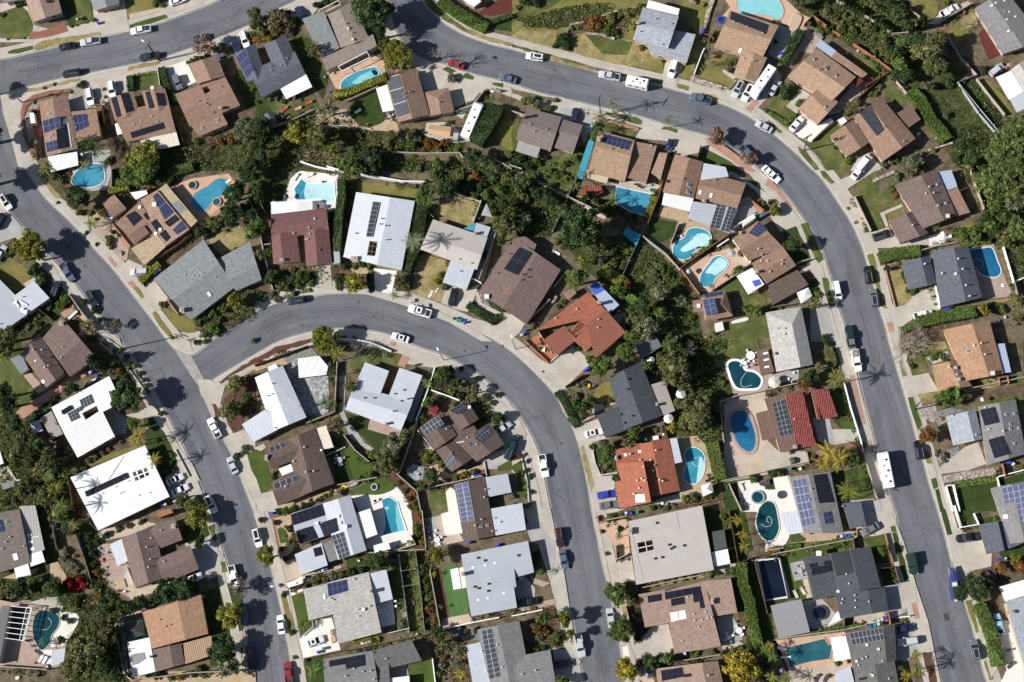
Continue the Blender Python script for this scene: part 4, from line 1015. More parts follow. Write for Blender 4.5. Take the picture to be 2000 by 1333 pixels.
def road(s,hw,z,name='road'):
 P=W(smooth_open([Vector((p[0],p[1]))for p in Q(s)],8));l,r=offset(P,hw),offset(P,-hw);b=MB();u=0
 for i in range(len(P)-1):
  d=(P[i+1]-P[i]).length
  b.face([(r[i].x,r[i].y,z),(r[i+1].x,r[i+1].y,z),(l[i+1].x,l[i+1].y,z),(l[i].x,l[i].y,z)],[(u,-hw),(u+d,-hw),(u+d,hw),(u,hw)]);u+=d
 o=b.build(name,'asphalt');o['kind']='structure'
road("-400,230 -60,165 0,148 150,120 300,82 430,42 520,2 620,-50 740,-130",9.5,.000)
road("-40,60 -38,130 -28,200 -8,285 50,392 110,460 160,510 210,570 265,635 310,700 355,775 395,850 425,920 455,1000 480,1080 505,1160 520,1240 533,1333 545,1400 575,1600",9.5,.004)
road("330,750 380,725 430,695 495,652 560,622 640,608 720,610 800,632 880,662 960,708 1030,768 1075,840 1100,920 1118,1000 1140,1110 1160,1220 1182,1333 1195,1400 1225,1600",9.5,.008)
road("770,-140 782,-50 800,20 840,75 920,112 1000,132 1100,156 1250,192 1380,228 1470,274 1545,337 1600,407 1640,475 1665,560 1690,640 1710,720 1740,800 1765,900 1790,1000 1820,1090 1850,1200 1885,1333 1900,1400 1945,1600",9.5,.012)
def strip(pts,d0,d1,z0,z1,mat,name):
 a,c=offset(pts,d0),offset(pts,d1);b=MB()
 for i in range(len(pts)-1):
  A,B_,C,D=a[i],a[i+1],c[i+1],c[i];q=[(A.x,A.y,z1),(B_.x,B_.y,z1),(C.x,C.y,z1),(D.x,D.y,z1)]
  b.face(q if area(q)>0 else q[::-1])
  if z0 is not None:b.face([(A.x,A.y,z0),(B_.x,B_.y,z0),(B_.x,B_.y,z1),(A.x,A.y,z1)]);b.face([(C.x,C.y,z0),(D.x,D.y,z0),(D.x,D.y,z1),(C.x,C.y,z1)])
 o=b.build(name,mat);o['kind']='structure'
SIDE={'R1N':1,'R1S':-1,'R2E':-1,'R3N':-1,'R4W':-1,'R4E':-1,'R3S':-1,'R2EL':-1,'R2W':-1}
def yard_side(k):
 P=EDGES[k];i=len(P)//2;d=(P[i+1]-P[i]).normalized();n=Vector((-d.y,d.x,0));ref={'R1N':(150,20),'R1S':(300,250),'R2E':(300,400),'R3N':(1300,700),'R4W':(1300,700),'R4E':(1900,400),'R3S':(800,900),'R2EL':(800,900),'R2W':(100,900)}[k]
 return 1 if(px(*ref)-P[i]).dot(n)>0 else-1
for k,P in EDGES.items():
 g=yard_side(k)
 strip(P,g*-.04,g*.2,0,ZG+.012,'kerb','kerb');strip(P,g*-.5,g*-.03,None,.016+.0007*list(EDGES).index(k),"gutter","gutter")
 strip(P,g*.2,g*3.1,None,ZG+.012,'sidewalk','sidewalk');strip(P,g*1.5,g*2.9,None,ZG+.016,'sidewalk','sidewalk')
gp('gutter',"329,664 345,668 372,693 402,748 396,762 384,750 356,708",-7,0,'gutter')
gp('concrete',"386,741 412,742 424,752 408,792 392,770",2)
tile(0,0)
G_('lawn',3,"0,150 60,90 150,60 215,110 250,190 240,260 200,295 90,302 10,260 -40,230",sm=4)
G_('concrete',2,"0,30 200,10 270,200 380,225 530,205 560,-80 960,-60 1000,180 800,275 250,330 0,330 -60,300 20,300 90,310 200,305 250,260 260,190 220,90 160,45 0,100")
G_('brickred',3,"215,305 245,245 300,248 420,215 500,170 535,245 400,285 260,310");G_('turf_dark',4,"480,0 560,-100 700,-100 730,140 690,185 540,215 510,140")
G_('lawn',5,"560,-60 690,-60 730,150 580,200 600,60");G_('drygrass',3,"260,360 330,320 780,250 795,275 500,350 270,392")
G_('turf',4,"60,405 90,390 250,358 258,385 140,418 65,420","1010,195 1150,150 1290,115 1305,140 1160,190 1012,225");G_('lawn_olive',4,"980,80 1010,0 1200,-60 1260,60 1120,90 1000,125");G_('concrete',3,"1260,20 1700,-90 1560,40 1300,120 1240,90")
G_('concrete',2,"740,110 930,40 1000,180 1010,250 800,275 760,190");G_('concrete_warm',4,"1005,110 1250,60 1265,85 1010,155")
G_('concrete',2,"0,740 180,690 300,720 560,670 740,620 860,600 990,585 1060,520 1330,480 1480,470 1530,640 1370,710 1270,660 1240,540 1050,600 1040,700 840,760 800,640 700,650 640,720 540,690 380,720 220,790 170,900 200,1100 290,1330 150,1330 60,1000 20,850")
G_('gravel',3,"230,830 300,780 305,900 330,1240 280,1245 210,1050 190,920","560,680 700,640 820,640 850,760 830,830 690,840 545,860 530,760");G_('brickred',4,"160,880 180,800 260,740 400,705 560,690 575,710 420,735 290,765 205,830 185,920 200,1030 270,1230 240,1215 175,1050")
G_('concrete_grey',4,"540,870 680,850 720,760 690,640 660,660 670,760 540,770");G_('concrete',4,"690,640 840,610 990,590 1000,700 900,740 840,780 850,860 800,840 770,760")
G_('lawn',4,"1050,620 1230,570 1250,660 1230,680 1050,710","1375,870 1420,960 1500,1120 1440,1130 1380,950");G_('concrete_white',4,"1290,530 1450,470 1530,640 1370,715 1320,620");G_('drygrass',4,"1000,520 1250,470 1245,500 990,555","210,700 620,610 620,630 220,720")
G_('concrete',3,"1480,420 1720,330 1990,200 1990,300 1780,320 1700,420 1580,440 1470,480");G_('bed',3,"790,850 870,850 1000,1250 900,1330 830,1100","1500,1050 2000,830 2000,1000 1700,1140 1560,1190");G_('brickpale',5,"840,830 860,830 890,970 870,980");G_('concrete_grey',3,"620,1180 860,1170 860,1330 640,1330")
gp('wild',"1280,1130 1560,1130 1990,920 1990,1330 960,1330 1000,1180",1)
H('pink-tan gable beside the round lawn','pinkish tan gable house beside a rounded front lawn',wall='stucco_grey').G("263,172 482,100 420,-130 160,-110",'pinkbrown',.42,1.2).box("375,15",'black',.8,.4).end()
H('blue-grey roof with red chairs out front','blue-grey roofed house with a wide pale driveway at the top edge').G("735,85 932,25 900,-110 690,-40",'bluegrey',.5,1.0).end()
H('grey roof corner by round lawn','grey roof corner with clipped hedge beside the rounded lawn').F("0,-100 190,-100 190,-10 40,25 0,-10",'grey').end()
H('brown corner house with white patio cover','brown corner house with blue solar arrays and white patio cover',trim='trim_tan').G("303,795 522,738 608,1160 362,1218",'brown',.48,.9).F("750,850 785,1060 560,1120 530,875",'brown',2.6,.3).F("372,1222 600,1185 612,1290 395,1345",'metal_bright',2.5,posts=1).sol("330,945 465,905 475,985 345,1040",2,3,'blue').sol("565,900 675,888 690,985 590,1030",2,3,'blue').sol("355,1115 440,1092 455,1165 365,1190",2,3,'blue').sol("437,1010 520,985 545,1145 452,1165",5,2,'black').sky("368,815 380,890 385,1075",'glass_sky').fp("485,930 515,925 522,965 490,972",'white',RH).fp("525,965 535,962 560,1150 550,1152",OW,'roof_beam',.06,.05).vent("410,1055 575,1090 600,1000 555,930").end()
H('brown U-shaped house with solar strips','brown U-shaped house with dark solar strips and striped patio cover').G("985,1110 880,880 1310,790 1372,1030",'brown',.45,1.2).G("845,765 1035,715 1085,870 895,940",'brown',.48,.8).G("1105,715 1285,690 1330,840 1150,880",'brown',.5,.8).F("1090,1100 1370,1015 1402,1130 1190,1180",'metal_cream',2.5,posts=1).F("895,968 945,955 960,1040 915,1055",'metal_white',2.4,posts=1).sol("865,770 905,755 945,905 910,920|940,735 1000,725 1045,865 985,880|1130,720 1165,712 1205,840 1165,850|1215,725 1275,728 1295,825 1235,825",3,2,'black').sol("1015,1035 1270,955 1285,1000 1030,1080",1,7,'black').box("1190,690",OW,.9,.5).box("1045,970 1100,945 1180,910 1090,1000 1230,950",'steel',.35,.25).end()
H('brown house with square atrium','brown house with a small square atrium opening and two skylights').G("1480,990 1362,735 1755,600 1872,822",'brown',.47,1.2,hole="1572,682 1612,668 1640,712 1597,738").G("1468,500 1690,430 1752,592 1538,655",'brown',.5,1.1).F("1490,985 1720,868 1777,970 1555,1065",'brown',2.5,.3).sky("1700,942 1580,1000",'glass_sky',.9,.9).chim("1725,850",'block').vent("1545,790 1605,778 1605,810 1625,822 1720,680 1730,550 1660,880").end()
V('pickup',1098,235,190,'white');V('pickup',705,325,188,'silver');V('sedan',520,360,189,'black');V('suv',555,572,189,'black',s=1.06);V('pickup',1165,443,188,'teal');V('sedan',1575,295,14,'navy');V('suv',1908,310,288,'white',D);V('sedan',1837,345,288,'navy',D);V('suv',700,758,281,'white',D);V('suv',872,700,279,'white',D);V('jeep',1385,645,292,'grey',D);V('sedan',1385,5,20,'white',D)
pt0=POLE(1245,478,10.8,'wooden utility pole with lamp leaning over the top street',60)
POLE(170,800,8,'wooden utility pole on the paved street corner',40)
LAMP(1245,470,-30,-20,10,'street lamp arm on the pole beside the top street',1.6)
FN('wood',"265,870 310,870|262,880 275,1010 300,1240|755,835 805,835 825,975|230,875 262,880");FN('vinyl',"1240,545 1260,680");FN('brown',"1340,840 1380,960 1440,1120")
HG("1010,590 1015,700",50,1.5,'dk');HG("1255,525 1300,680 1360,800",55,1.8,'dk');HG("1040,590 1230,560 1265,670",18,.8,'gr');HG("120,35 210,10",40,1.2,'dk')
SH("625,665,42,gr 645,650,25 345,1290,20 215,925,15 265,800,18,gy 550,720,18,gy 1230,0,50,dk 1265,40,30 1210,30,35 730,160,22,yg 560,210,15 600,200,12 345,690,16,br 420,660,16,br 1960,265,35,tn 1500,470,30 1530,450,28 1465,490,20 1560,460,25 1600,440,25,dk 190,300,12 60,310,12 10,115,30,gy 1680,390,40,dk 1740,350,30,dk 810,700,18,ol 820,760,16,ol 825,810,16,ol 960,1100,25 1530,1100,45 1720,1110,45,or 1810,1090,55,or 1640,1150,30,tn 1550,1120,25")
PA("690,1110,115,dk,4.5 730,1160,110,dk,5 350,1310,90,ol,3 660,1290,70,ol,3.5",'feather');TR("1110,1240,160,yg,7 1930,1000,120,gy,7 1980,110,70,ol,5 1990,200,50,ol,3 1850,1060,50,gr")
BT("1590,350,120,6",leaf='pk');SH("650,150,20,dk");UMB("275,1105,16,offwhite 640,1200,14,offwhite");BINS("765,180,blue 1715,450,blue");CHAIRS("785,85,fabric_red 800,92,fabric_red 600,150,offwhite 645,140,offwhite")
BLOB("270,990 310,975 325,1050 300,1065",'pool_float','pool float','colourful inflatable float','fabric_pink',.3);BOX("230,885 262,880 275,960 240,965",2.1,'garden_shed','shed','narrow white garden shed','white')
UG("1390,1150 1990,980 1990,1330 1400,1330",'ol',7);UG("800,860 880,980 990,1250 850,1100",'dk',5)
tile(500,0)
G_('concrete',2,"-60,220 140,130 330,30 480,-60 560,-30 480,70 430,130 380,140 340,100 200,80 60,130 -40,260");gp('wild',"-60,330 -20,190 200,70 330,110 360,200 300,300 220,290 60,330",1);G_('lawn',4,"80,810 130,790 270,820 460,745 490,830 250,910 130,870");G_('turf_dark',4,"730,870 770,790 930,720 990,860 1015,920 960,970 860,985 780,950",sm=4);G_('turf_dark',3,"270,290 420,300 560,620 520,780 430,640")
G_('pinkdeck',3,"560,570 640,545 900,420 1000,480 1010,570 960,640 700,720 620,690");G_('sandy',3,"480,880 700,850 740,910 800,980 900,1000 960,960 1040,920 1100,960 1120,1030 930,1020 760,1010 520,1000 460,960");G_('concrete',2,"1250,560 1400,560 1490,590 1640,600 1690,600 1760,600 1850,640 1990,680 1990,760 1840,700 1700,740 1620,800 1540,850 1500,690 1320,720");G_('concrete',3,"1540,700 1760,700 1700,780 1560,840")
G_('turf',5,"1450,540 1490,520 1560,555 1510,575","1610,590 1640,570 1700,600 1690,625 1620,610","1840,645 1925,650 1925,685 1850,665","1740,800 1850,740 1850,780 1780,805");G_('lawn',4,"1310,10 1350,-20 1450,80 1640,210 1800,290 1996,340 1996,365 1800,315 1620,245 1500,180 1400,110");G_('sidewalk',5,"1370,0 1420,-10 1550,110 1680,210 1830,265 1996,310 1996,330 1800,285 1640,225 1500,125");G_('drygrass',5,"1650,225 1800,285 1996,345 1996,362 1780,310 1640,250")
G_('deckred',3,"1720,110 1850,20 1996,-20 1996,100 1830,125");G_('turf_dark',3,"1830,180 1996,110 1996,250 1880,235");gp('wild',"140,1000 480,880 900,1010 1500,1080 1640,1110 1560,1333 -40,1333 -40,1000",1);G_('dirt',2,"350,1270 600,1330 900,1330 560,1180 380,1160","1060,1200 1580,1210 1590,1240 1300,1260");G_('lawn_olive',3,"1900,800 1996,850 1996,1200 1880,1100")
G_('concrete',3,"1600,1050 1700,1100 1500,1120 1310,1060 1330,960 1520,950","1580,860 1660,840 1610,930 1560,900")
H('charcoal house with white patio cover','charcoal gabled house with a bright white patio cover and west solar array').G("50,765 -60,560 300,400 385,575",'slate',.5,1.2).G("60,350 235,275 330,500 150,560",'slate',.52,1.1).G("-170,425 -10,335 75,590 -70,640",'slate',.55,1.0).F("180,675 385,570 438,680 235,775",'flat_white',2.4,posts=1).sol("-155,450 -92,385 -6,555 -70,610",3,4,'blue').vent("115,520 195,510 120,555 245,460").end()
H('flat grey and taupe house','low flat house in grey and taupe with a striped pergola by its pool').F("360,150 525,85 652,375 515,448",'shingle_bluegrey',2.9).G("560,120 735,20 885,300 660,375",'taupe',.5,.7).F("515,456 912,268 942,360 555,550",'taupe',2.7,.2).pergola("640,520 865,405 890,450 670,556",1).pergola("485,85 645,5 655,35 510,110",1,OW).vent("700,188 725,222 750,260").box("755,310 720,225",OW,.6,.3).end()
_h=H('brown gable with white scalloped awning','brown gable house with a tall grey solar grid and white scalloped awning').G("1010,605 1250,540 1355,890 1108,955",'brown',.46,1.5,3.0).F("935,690 1022,660 1076,860 988,876",'flat_white',2.6,posts=1).G("1310,722 1500,685 1546,870 1340,908",'brown',.5,.9,2.6,(.35,0)).sol("1017,610 1113,582 1200,890 1105,922",3,9,'grey').vent("1195,720 1155,735 1160,765 1430,800").box("1100,562",'brick',.9,.7).end()
H('tan arched carport','tan fabric arched carport beside the long white camper',cat='carport',name='carport').G("1340,1042 1350,972 1522,990 1510,1076",'fabric_tan',.5,.5,2.3,posts=1).end()
H('dark gable garden shed','dark grey gabled shed at the end of the lawn',cat='shed',name='shed').G("60,895 125,868 165,955 95,985",'slate',.5,.6,2.1).end()
H('white roof at the top edge','white roof corner above the red deck at the top edge').F("1610,0 1690,-40 1757,12 1700,55",'flat_white',2.7).F("1640,-120 1900,-200 1990,-60 1780,-10",'flat_white',2.9).end()
pool("665,690 672,640 750,580 870,535 940,530 975,570 965,600 880,640 780,690 700,705",'water_mid','aqua pool with a pale shallow end beside the flat grey house',shallow="750,650 800,600 880,560 940,540 965,570 940,610 830,650|900,560 930,545 950,575 930,590",sm2='water_aqua')
RV(1685,932,67,10.2,2.6,'long white camper trailer parked between cypress hedge and tan carport',ZG+.06)
V('sedan',345,105,118,'navy',D);V('sedan',1560,500,162,'red');V('sedan',1965,613,163,'steel')
TQ("900,90",46,'dk',12,'l','large dark green tree');TR("1000,60,95,dk,8 960,230,90,dk,8 780,90,60,gy,6 850,170,70,gy,6 1100,400,125,yg,7 1180,470,90,yg,6 1000,350,70,yg,6 1050,500,70,yg,5 450,390,75,ol,6 560,850,105,gy,7 300,1040,105,yg,7 30,1000,110,dk,8 50,1120,100,dk,7 30,1250,95,dk,6 600,1160,70,yg 680,1280,70,lt,4 760,1190,70,gr 900,1250,120,dk,6 1050,1040,60,ol 1420,1270,60,gr,4 1010,600,50,yg 1700,1200,75,dk 1780,1240,60,dk")
BT("1190,265,55,5 1400,420,80,6 1590,470,90,6");HG("1710,1100 1790,980 1850,880 1870,820",130,3.2,'dk');HG("1430,0 1560,90 1680,160 1800,215",90,1.8,'lt');HG("1840,170 1996,115",40,1.4,'dk');HG("600,740 760,700 900,640 1000,600",60,2.0,'yg');HG("-60,310 60,300 130,270",45,1.0,'or')
SH("60,160,70,tn 180,130,80,tn 260,190,60,tn 140,230,70,ol 40,240,70,ol 250,240,60,tn 110,300,40,yg 30,300,30,or 470,40,40,dk 540,20,40,dk 600,20,30 110,780,25,gy 160,770,25,gy 210,790,28,gy 250,770,20,gy 320,760,22,dk 350,780,18,gy 620,760,45,or 700,730,40,or 1530,610,50,gy 1570,610,30,gy 1140,1060,70,gy 1200,1060,75,ol 1250,1090,55,gy 1220,1130,60,gr 1030,1130,60,ol 1100,1160,40,yg 1350,1120,55,or 1410,1150,50,or 1470,1110,45,or 1420,1180,40,tn 1560,1170,30,yg 790,1060,40,gr 660,1020,45,ol 480,1100,50,ol 720,1060,40,ol 940,1130,30,or 1500,960,35,gr 1850,450,15 1970,1210,40,ol 1840,1300,45,gr 1270,1310,40,gy 240,1140,35,tn 1880,1320,60,ol 1960,1290,40,ol 1310,1160,30,or 1660,1230,50,dk")
FN('block',"130,1000 270,960 480,860|720,800 960,690|1060,1200 1330,1210 1590,1205 1620,1240");FN('white',"350,1270 470,1310 620,1340");FN('block',"1560,880 1700,830 1790,710|1800,705 1910,725|1860,1250 1996,1330");FN('low',"520,990 700,985 900,1010")
LOUNGER("795,870,30,white 1015,495,55,offwhite 415,803,20,fabric_red 330,848,18,fabric_pink 225,853,40,fabric_red");CHAIRS("560,570,steel 535,600,steel 600,570,steel 690,900,steel 660,910,steel 730,870,steel");TABLE("1040,910,14 200,910,16,fabric_dark");BINS("580,715,blue 1600,880,green 1310,1035,black");BOX("1540,1035 1580,1040 1570,1090 1535,1090",2.0,'storage_box','storage box','grey metal box','steel');BOX("1830,690 1870,690 1850,720 1825,715",.5,'lawn_toy','toy','small white play slide','white')
UG("140,1010 500,900 900,1020 1300,1100 1330,1330 0,1330",'ol',8);UG("1300,1130 1640,1130 1560,1200 1320,1190",'yg',8);UG("-60,330 -20,190 200,70 330,110 330,200 200,310",'tn',9,.9);UG("1050,1230 1560,1260 1996,1260 1996,1333 900,1333",'dk',8)
tile(1000,0)
G_('lawn_olive',2,"-20,290 0,180 0,-120 1080,-120 1060,30 940,310 1180,470 1180,580 700,440 300,330");G_('drygrass',3,"240,250 340,240 330,380 -20,290 60,240","450,400 560,240 940,320 1080,400 1160,480 900,520 560,440");G_('wild',3,"60,160 420,50 760,20 700,120 440,210 330,230 120,210");G_('lawn',4,"0,180 300,60 420,-30 300,-60 60,60","560,260 800,300 940,330 900,430 700,420");G_('bed',4,"430,220 480,190 830,90 930,140 860,300 760,310 560,260 440,280")
G_('lawn',4,"0,345 300,425 680,535 900,590 1170,640 1165,660 850,595 650,555 300,460 0,370");G_('sidewalk',5,"0,300 360,395 700,500 1170,605 1170,630 700,530 360,420 0,325");G_('drygrass',5,"140,400 330,440 500,500 660,545 650,553 480,520 140,425")
G_('concrete',4,"1200,470 1340,500 1300,610 1280,680 1170,660 1170,600");G_('lawn_olive',4,"1340,520 1430,480 1400,630 1300,600","1290,655 1380,675 1370,710 1290,690","1420,570 1480,420 1690,430 1640,560 1740,640 1690,700 1430,600");G_('lawn_olive',2,"1300,60 1400,-100 1590,-100 1520,130 1440,460 1380,480 1440,270");G_('rock',5,"1400,590 1440,600 1680,690 1660,715 1390,640","1500,150 1560,-60 1600,-60 1530,200 1500,240");G_('concrete',3,"1380,640 1660,720 1720,620 1900,680 1996,640 1996,760 1890,870 1996,960 1850,870 1640,790 1440,720");G_('brickpale',4,"1820,850 1900,770 1930,800 1860,880");G_('concrete',3,"1650,540 1760,600 1720,620 1630,570");G_('pinkdeck',3,"1620,150 1700,60 1660,0 1760,-80 1996,-80 2100,100 1990,200 1700,140");G_('sandy',3,"1440,710 1590,740 1640,790 1580,790")
G_('concrete',2,"0,690 180,760 400,830 620,850 700,900 640,1010 560,1010 390,900 300,880 0,760");G_('dirt',3,"0,690 200,740 380,780 360,800 190,780 0,730");G_('concrete_grey',3,"370,840 580,870 640,960 640,1000 560,1120 540,1050 380,920");G_('lawn',3,"280,1230 480,1190 560,1160 520,1333 200,1333","-80,950 60,920 30,1080 60,1120 -100,1300");G_('lawn',4,"760,955 970,1020 940,1090 700,1010","1190,985 1290,1010 1290,1040 1160,1010","720,870 960,910 1015,940 1010,975 760,910");G_('brickpale',4,"720,930 990,1000 970,1025 740,950");G_('concrete',3,"1000,930 1160,960 1300,1010 1500,1070 1640,1150 1780,1250 1900,1333 1690,1333 1460,1190 1290,1230 1200,1100 960,1080 1000,1010");G_('turf',5,"1490,1150 1700,1260 1800,1340 1650,1340 1440,1270");G_('brickpale',4,"1510,1080 1640,1140 1780,1240 1900,1340 1830,1340 1700,1240 1520,1120");gp('wild',"-20,1230 60,1200 250,1250 200,1330 0,1333",1)
H('pale blue-grey two-level house','pale blue-grey two-level house beside the sloping lawn').G("940,312 1020,60 1300,128 1217,382",'greyblue',.5,1.0,4.2).F("1045,62 1065,2 1307,70 1295,122",'flat_white',3.9).F("1075,330 1230,382 1265,235 1432,270 1362,492 1085,412 1060,380",'greyblue',2.7,.2).chim("980,190",'brick').vent("1120,150 1240,190 1000,250 1170,350").end()
H('tan-brown house by the round pool','tan-brown house with black heating panels below the round aqua pool').G("1575,370 1700,80 2080,200 1945,465",'tan',.58,1.4).G("1730,580 1900,645 1990,450 1790,400",'tan',.5,.9).sol("1710,92 2000,195 1980,262 1698,150",2,6,'heater').fp("1775,375 1795,382 1782,415 1762,410",'white',RH).vent("1730,172 1835,212 1955,262 1880,478 1805,460").end()
H('taupe house with ribbed porch','taupe house with a ribbed metal porch and a shaded garage wing').G("30,1085 115,842 388,912 300,1180",'mocha',.5,1.2).G("328,1152 390,930 552,975 475,1198",'mocha',.58,.9,2.5).F("50,1100 222,1152 195,1232 28,1178",'metal_grey',2.4,posts=1).chim("85,912",'brick').vent("140,975 270,1012 175,1028").end()
H('tan house with rooftop solar pair','tan house with two blue solar strips above the rectangular pool').G("595,1345 672,1020 957,1095 880,1415",'tan',.62,1.3).F("955,1105 1130,1135 1045,1432 880,1375",'brown',2.5).F("1150,1190 1212,1195 1160,1400 1085,1350",'tan',2.5,.3).F("580,1328 765,1345 738,1435 590,1390",'flat_cream',2.4,posts=1).sol("710,1042 938,1103 905,1170 705,1112",2,6,'blue').vent("840,1160 770,1165").chim("680,1098",'brick',.6,1.2).box("1085,1140",'steel',.5,.4).end()
H('teal shade strip','narrow teal shade cloth along the tan house side yard',cat='shade cloth',name='shade_cloth').F("600,1090 640,1105 550,1400 500,1380",'fabric_teal',2.3,posts=1).end()
pool("1755,60 1772,-60 1900,-120 2020,-60 2110,60 2085,150 1980,120 1880,110 1800,112",'water_aqua','round aqua pool at the top edge by terracotta paving',cop='pinkdeck')
RV(975,632,168,5.9,2.4,'white camper trailer hitched behind a silver pickup on the street');RV(1957,628,235,9.4,2.5,'white camper trailer in the driveway between two brown houses',ZG+.06)
V('suv',178,443,171,'white',sun=True);V('pickup',760,592,168,'silver');V('suv',1255,540,253,'white',D);V('suv',1762,697,242,'silver',D,sun=True);V('suv',1838,725,242,'white',D,sun=True);V('pickup',1472,772,163,'steel');V('sedan',1965,988,152,'silver');V('pickup',1845,1205,317,'steel');V('sedan',490,905,80,'navy',D);V('sedan',2010,1350,315,'white');V('jeep',1225,1130,250,'teal',D,s=.7)
pt1=POLE(692,905,12.5,'tall utility pole beside two palms on the outer crescent',58)
PA("780,800,72,ol,6.5 690,905,80,ol,5 640,1000,90,dk,5 705,935,60,ol,4 1222,940,58,gr,5.5",'small');SH("640,1050,50,lt 620,1080,40,yg 545,1170,25,dk 660,980,40,dk")
TR("1510,435,22,gy 130,790,48,ol,2.5 200,820,48,ol,2.5 1605,1060,85,pk,5 1850,1240,80,pk,4.5");BT("1540,400,45,4 1550,500,50,3.5 1605,1075,80,5");TR("1500,320,28,gr,2.5");SH("290,840,40,ol 260,850,35,ol 310,845,30,ol 90,790,35,ol 340,785,22,ol 110,10,60,dk 180,-10,60,dk 190,30,50,dk 40,60,30,gy 640,185,75,or 590,180,50,or 690,160,50,or 750,210,45,lt 800,250,40,dk 740,260,40,gr 830,290,22,lt 770,140,60,ol 850,110,50,ol 900,100,60,ol 960,90,50,ol 1010,60,50,ol 470,230,22 520,220,18 690,210,40,ol 400,330,70,dk 390,290,50,dk 430,370,40,dk 340,350,35,dk 940,200,45,yg 1010,370,35,ol 1180,480,18,dk 1700,490,35,gr 1740,470,35,gr 1690,545,30,gr 1640,690,15,gr 1560,490,20,ol 1490,40,25,tn 1420,10,25,tn 1280,1310,15,dk 250,1230,40,dk 60,1250,55,dk 130,1290,50,dk 190,1270,45,gr 500,1240,40,gr 410,1280,40,gr 1990,870,20,dk")
FN('stone',"425,260 460,200 560,180 820,95|570,265 700,280 800,310|1400,610 1560,660 1690,700 1740,640|1500,240 1540,100 1590,-40");FN('white',"1420,590 1480,430 1500,390");FN('wood',"1215,1195 1195,1330|1540,300 1570,320");FN('brick',"720,935 990,1010|1510,1085 1640,1140 1780,1240");FN('brown',"1590,250 1540,320|1470,1150 1440,1270");FN('block',"-20,1300 80,1330|0,880 80,905")
BINS("1897,745,grey 1922,758,green 1942,740,blue 1483,255,blue 1490,235,blue 620,990,grey 612,1010,blue 1215,1150,blue");SPA(1632,155,32,'bin_blue','water_dark','round blue hot tub');LOUNGER("1795,380,70,white");BOX("1380,0 1440,-10 1435,30 1385,25",.8,*PL,'square wooden planter','wood_grey');BOX("1210,1100 1250,1095 1245,1170 1200,1165",.7,'utility_trailer','trailer','small utility trailer with blue tarp','fabric_blue')
UG("60,150 440,50 760,10 800,60 700,140 440,210 330,230 100,210",'ol',9,.5);UG("440,220 830,95 930,140 860,300 560,260",'ol',7);UG("0,1200 250,1250 240,1333 -40,1333",'dk',9);UG("520,640 640,1000 600,1060",'gr',3)
tile(1500,0)
gp('wild',"130,-100 560,-100 1100,-60 1100,260 1560,560 1480,640 1760,1040 1500,1333 1060,720 740,420 500,280 290,180",1);G_('pinkdeck',3,"0,-60 100,-40 260,110 330,140 280,240 180,210 110,180 60,60");G_('concrete_grey',3,"60,180 200,230 120,480 60,460 0,420");G_('pavers',3,"280,200 420,320 340,420 250,400 180,520 120,480","640,640 800,640 820,690 680,760 560,880 460,900 540,800 630,700")
G_('lawn',3,"0,830 130,640 240,720 140,830 220,890 140,960 10,870","330,1110 490,960 560,1010 520,1080 610,1230 660,1300 640,1333 460,1333 340,1150","640,400 900,580 860,620 760,580","900,700 960,660 1090,780 1050,830 980,810 930,740");G_('concrete_white',4,"170,990 290,870 390,975 490,920 520,960 330,1110 240,1070");G_('concrete',3,"140,830 250,690 330,740 240,850 225,890","0,700 60,640 110,610 70,540 0,660","640,1333 700,1240 790,1190 860,1280 900,1300 860,1333","230,1120 330,1190 430,1333 380,1333 180,1150");G_('lawn',4,"0,940 80,990 120,1030 90,1040 0,965","230,1140 300,1180 400,1320 370,1333 250,1190");G_('sidewalk',5,"0,890 100,980 300,1130 420,1290 450,1333 420,1333 290,1160 90,1010 0,920");G_('lawn_olive',3,"1120,0 1300,-60 1330,100 1290,150 1140,60","1370,250 1480,190 1620,280 1470,330 1500,380 1420,330","1640,620 1740,640 1940,870 1830,900");G_('concrete',3,"1270,170 1360,90 1560,10 1590,40 1330,190 1200,190");G_('deckred',4,"1640,270 1700,200 1830,420 1720,470");G_('bed',2,"1310,-80 1460,-80 1440,80 1340,100");G_('drygrass',3,"1500,160 1600,80 1640,200 1500,240");G_('turf_dark',3,"1500,650 1600,610 1830,920 1800,1020");G_('brickred',3,"1320,190 1400,180 1400,230 1340,240");G_('dirt',2,"360,60 520,120 640,130 760,220 600,230 420,140","640,10 860,130 980,260 900,250 740,140 600,60")
H('large brown house with garage wing','large brown gabled house with forward garage wing and blue patio roof').G("150,600 380,378 685,600 490,797",'tan',.56,1.5,3.0).F("530,400 778,577 740,605 490,447",'brown',2.6,.2).F("410,310 532,398 490,447 368,355",'metal_blue',2.5,posts=1).G("235,850 430,640 545,800 385,972",'tan',.53,1.0).F("640,625 700,600 747,627 690,680",'deckred',2.4,posts=1).sky("362,463 458,540 535,590 450,835",'glass_dark',.5,.7).vent("395,545 440,525").end()
H('brown house with dark heating panel','brown house with one long dark heating panel and brown patio cover').G("668,915 885,765 1152,1080 890,1263",'brown',.60,1.4,3.0).G("480,1060 665,930 790,1110 610,1227",'brown',.63,1.0).F("1010,880 1115,825 1192,930 1090,1002",'metal_brown',2.5,posts=1).F("540,940 590,914 617,946 575,977",'metal_bright',2.1).sol("712,882 800,828 902,1012 848,1060",3,5,'heater').vent("900,990 1058,1105").end()
H('grey roof at the upper right','large grey-roofed house at the upper right corner').G("1610,70 1850,-80 2150,310 1830,425",'grey',.5,1.3).F("1940,240 2060,60 2200,150 2080,330",'grey',3.1).sky("1745,45 1775,25 1845,5 1877,95 1930,130 1862,155 1875,245",'skylight_dome',.5,.7).vent("1845,98").end()
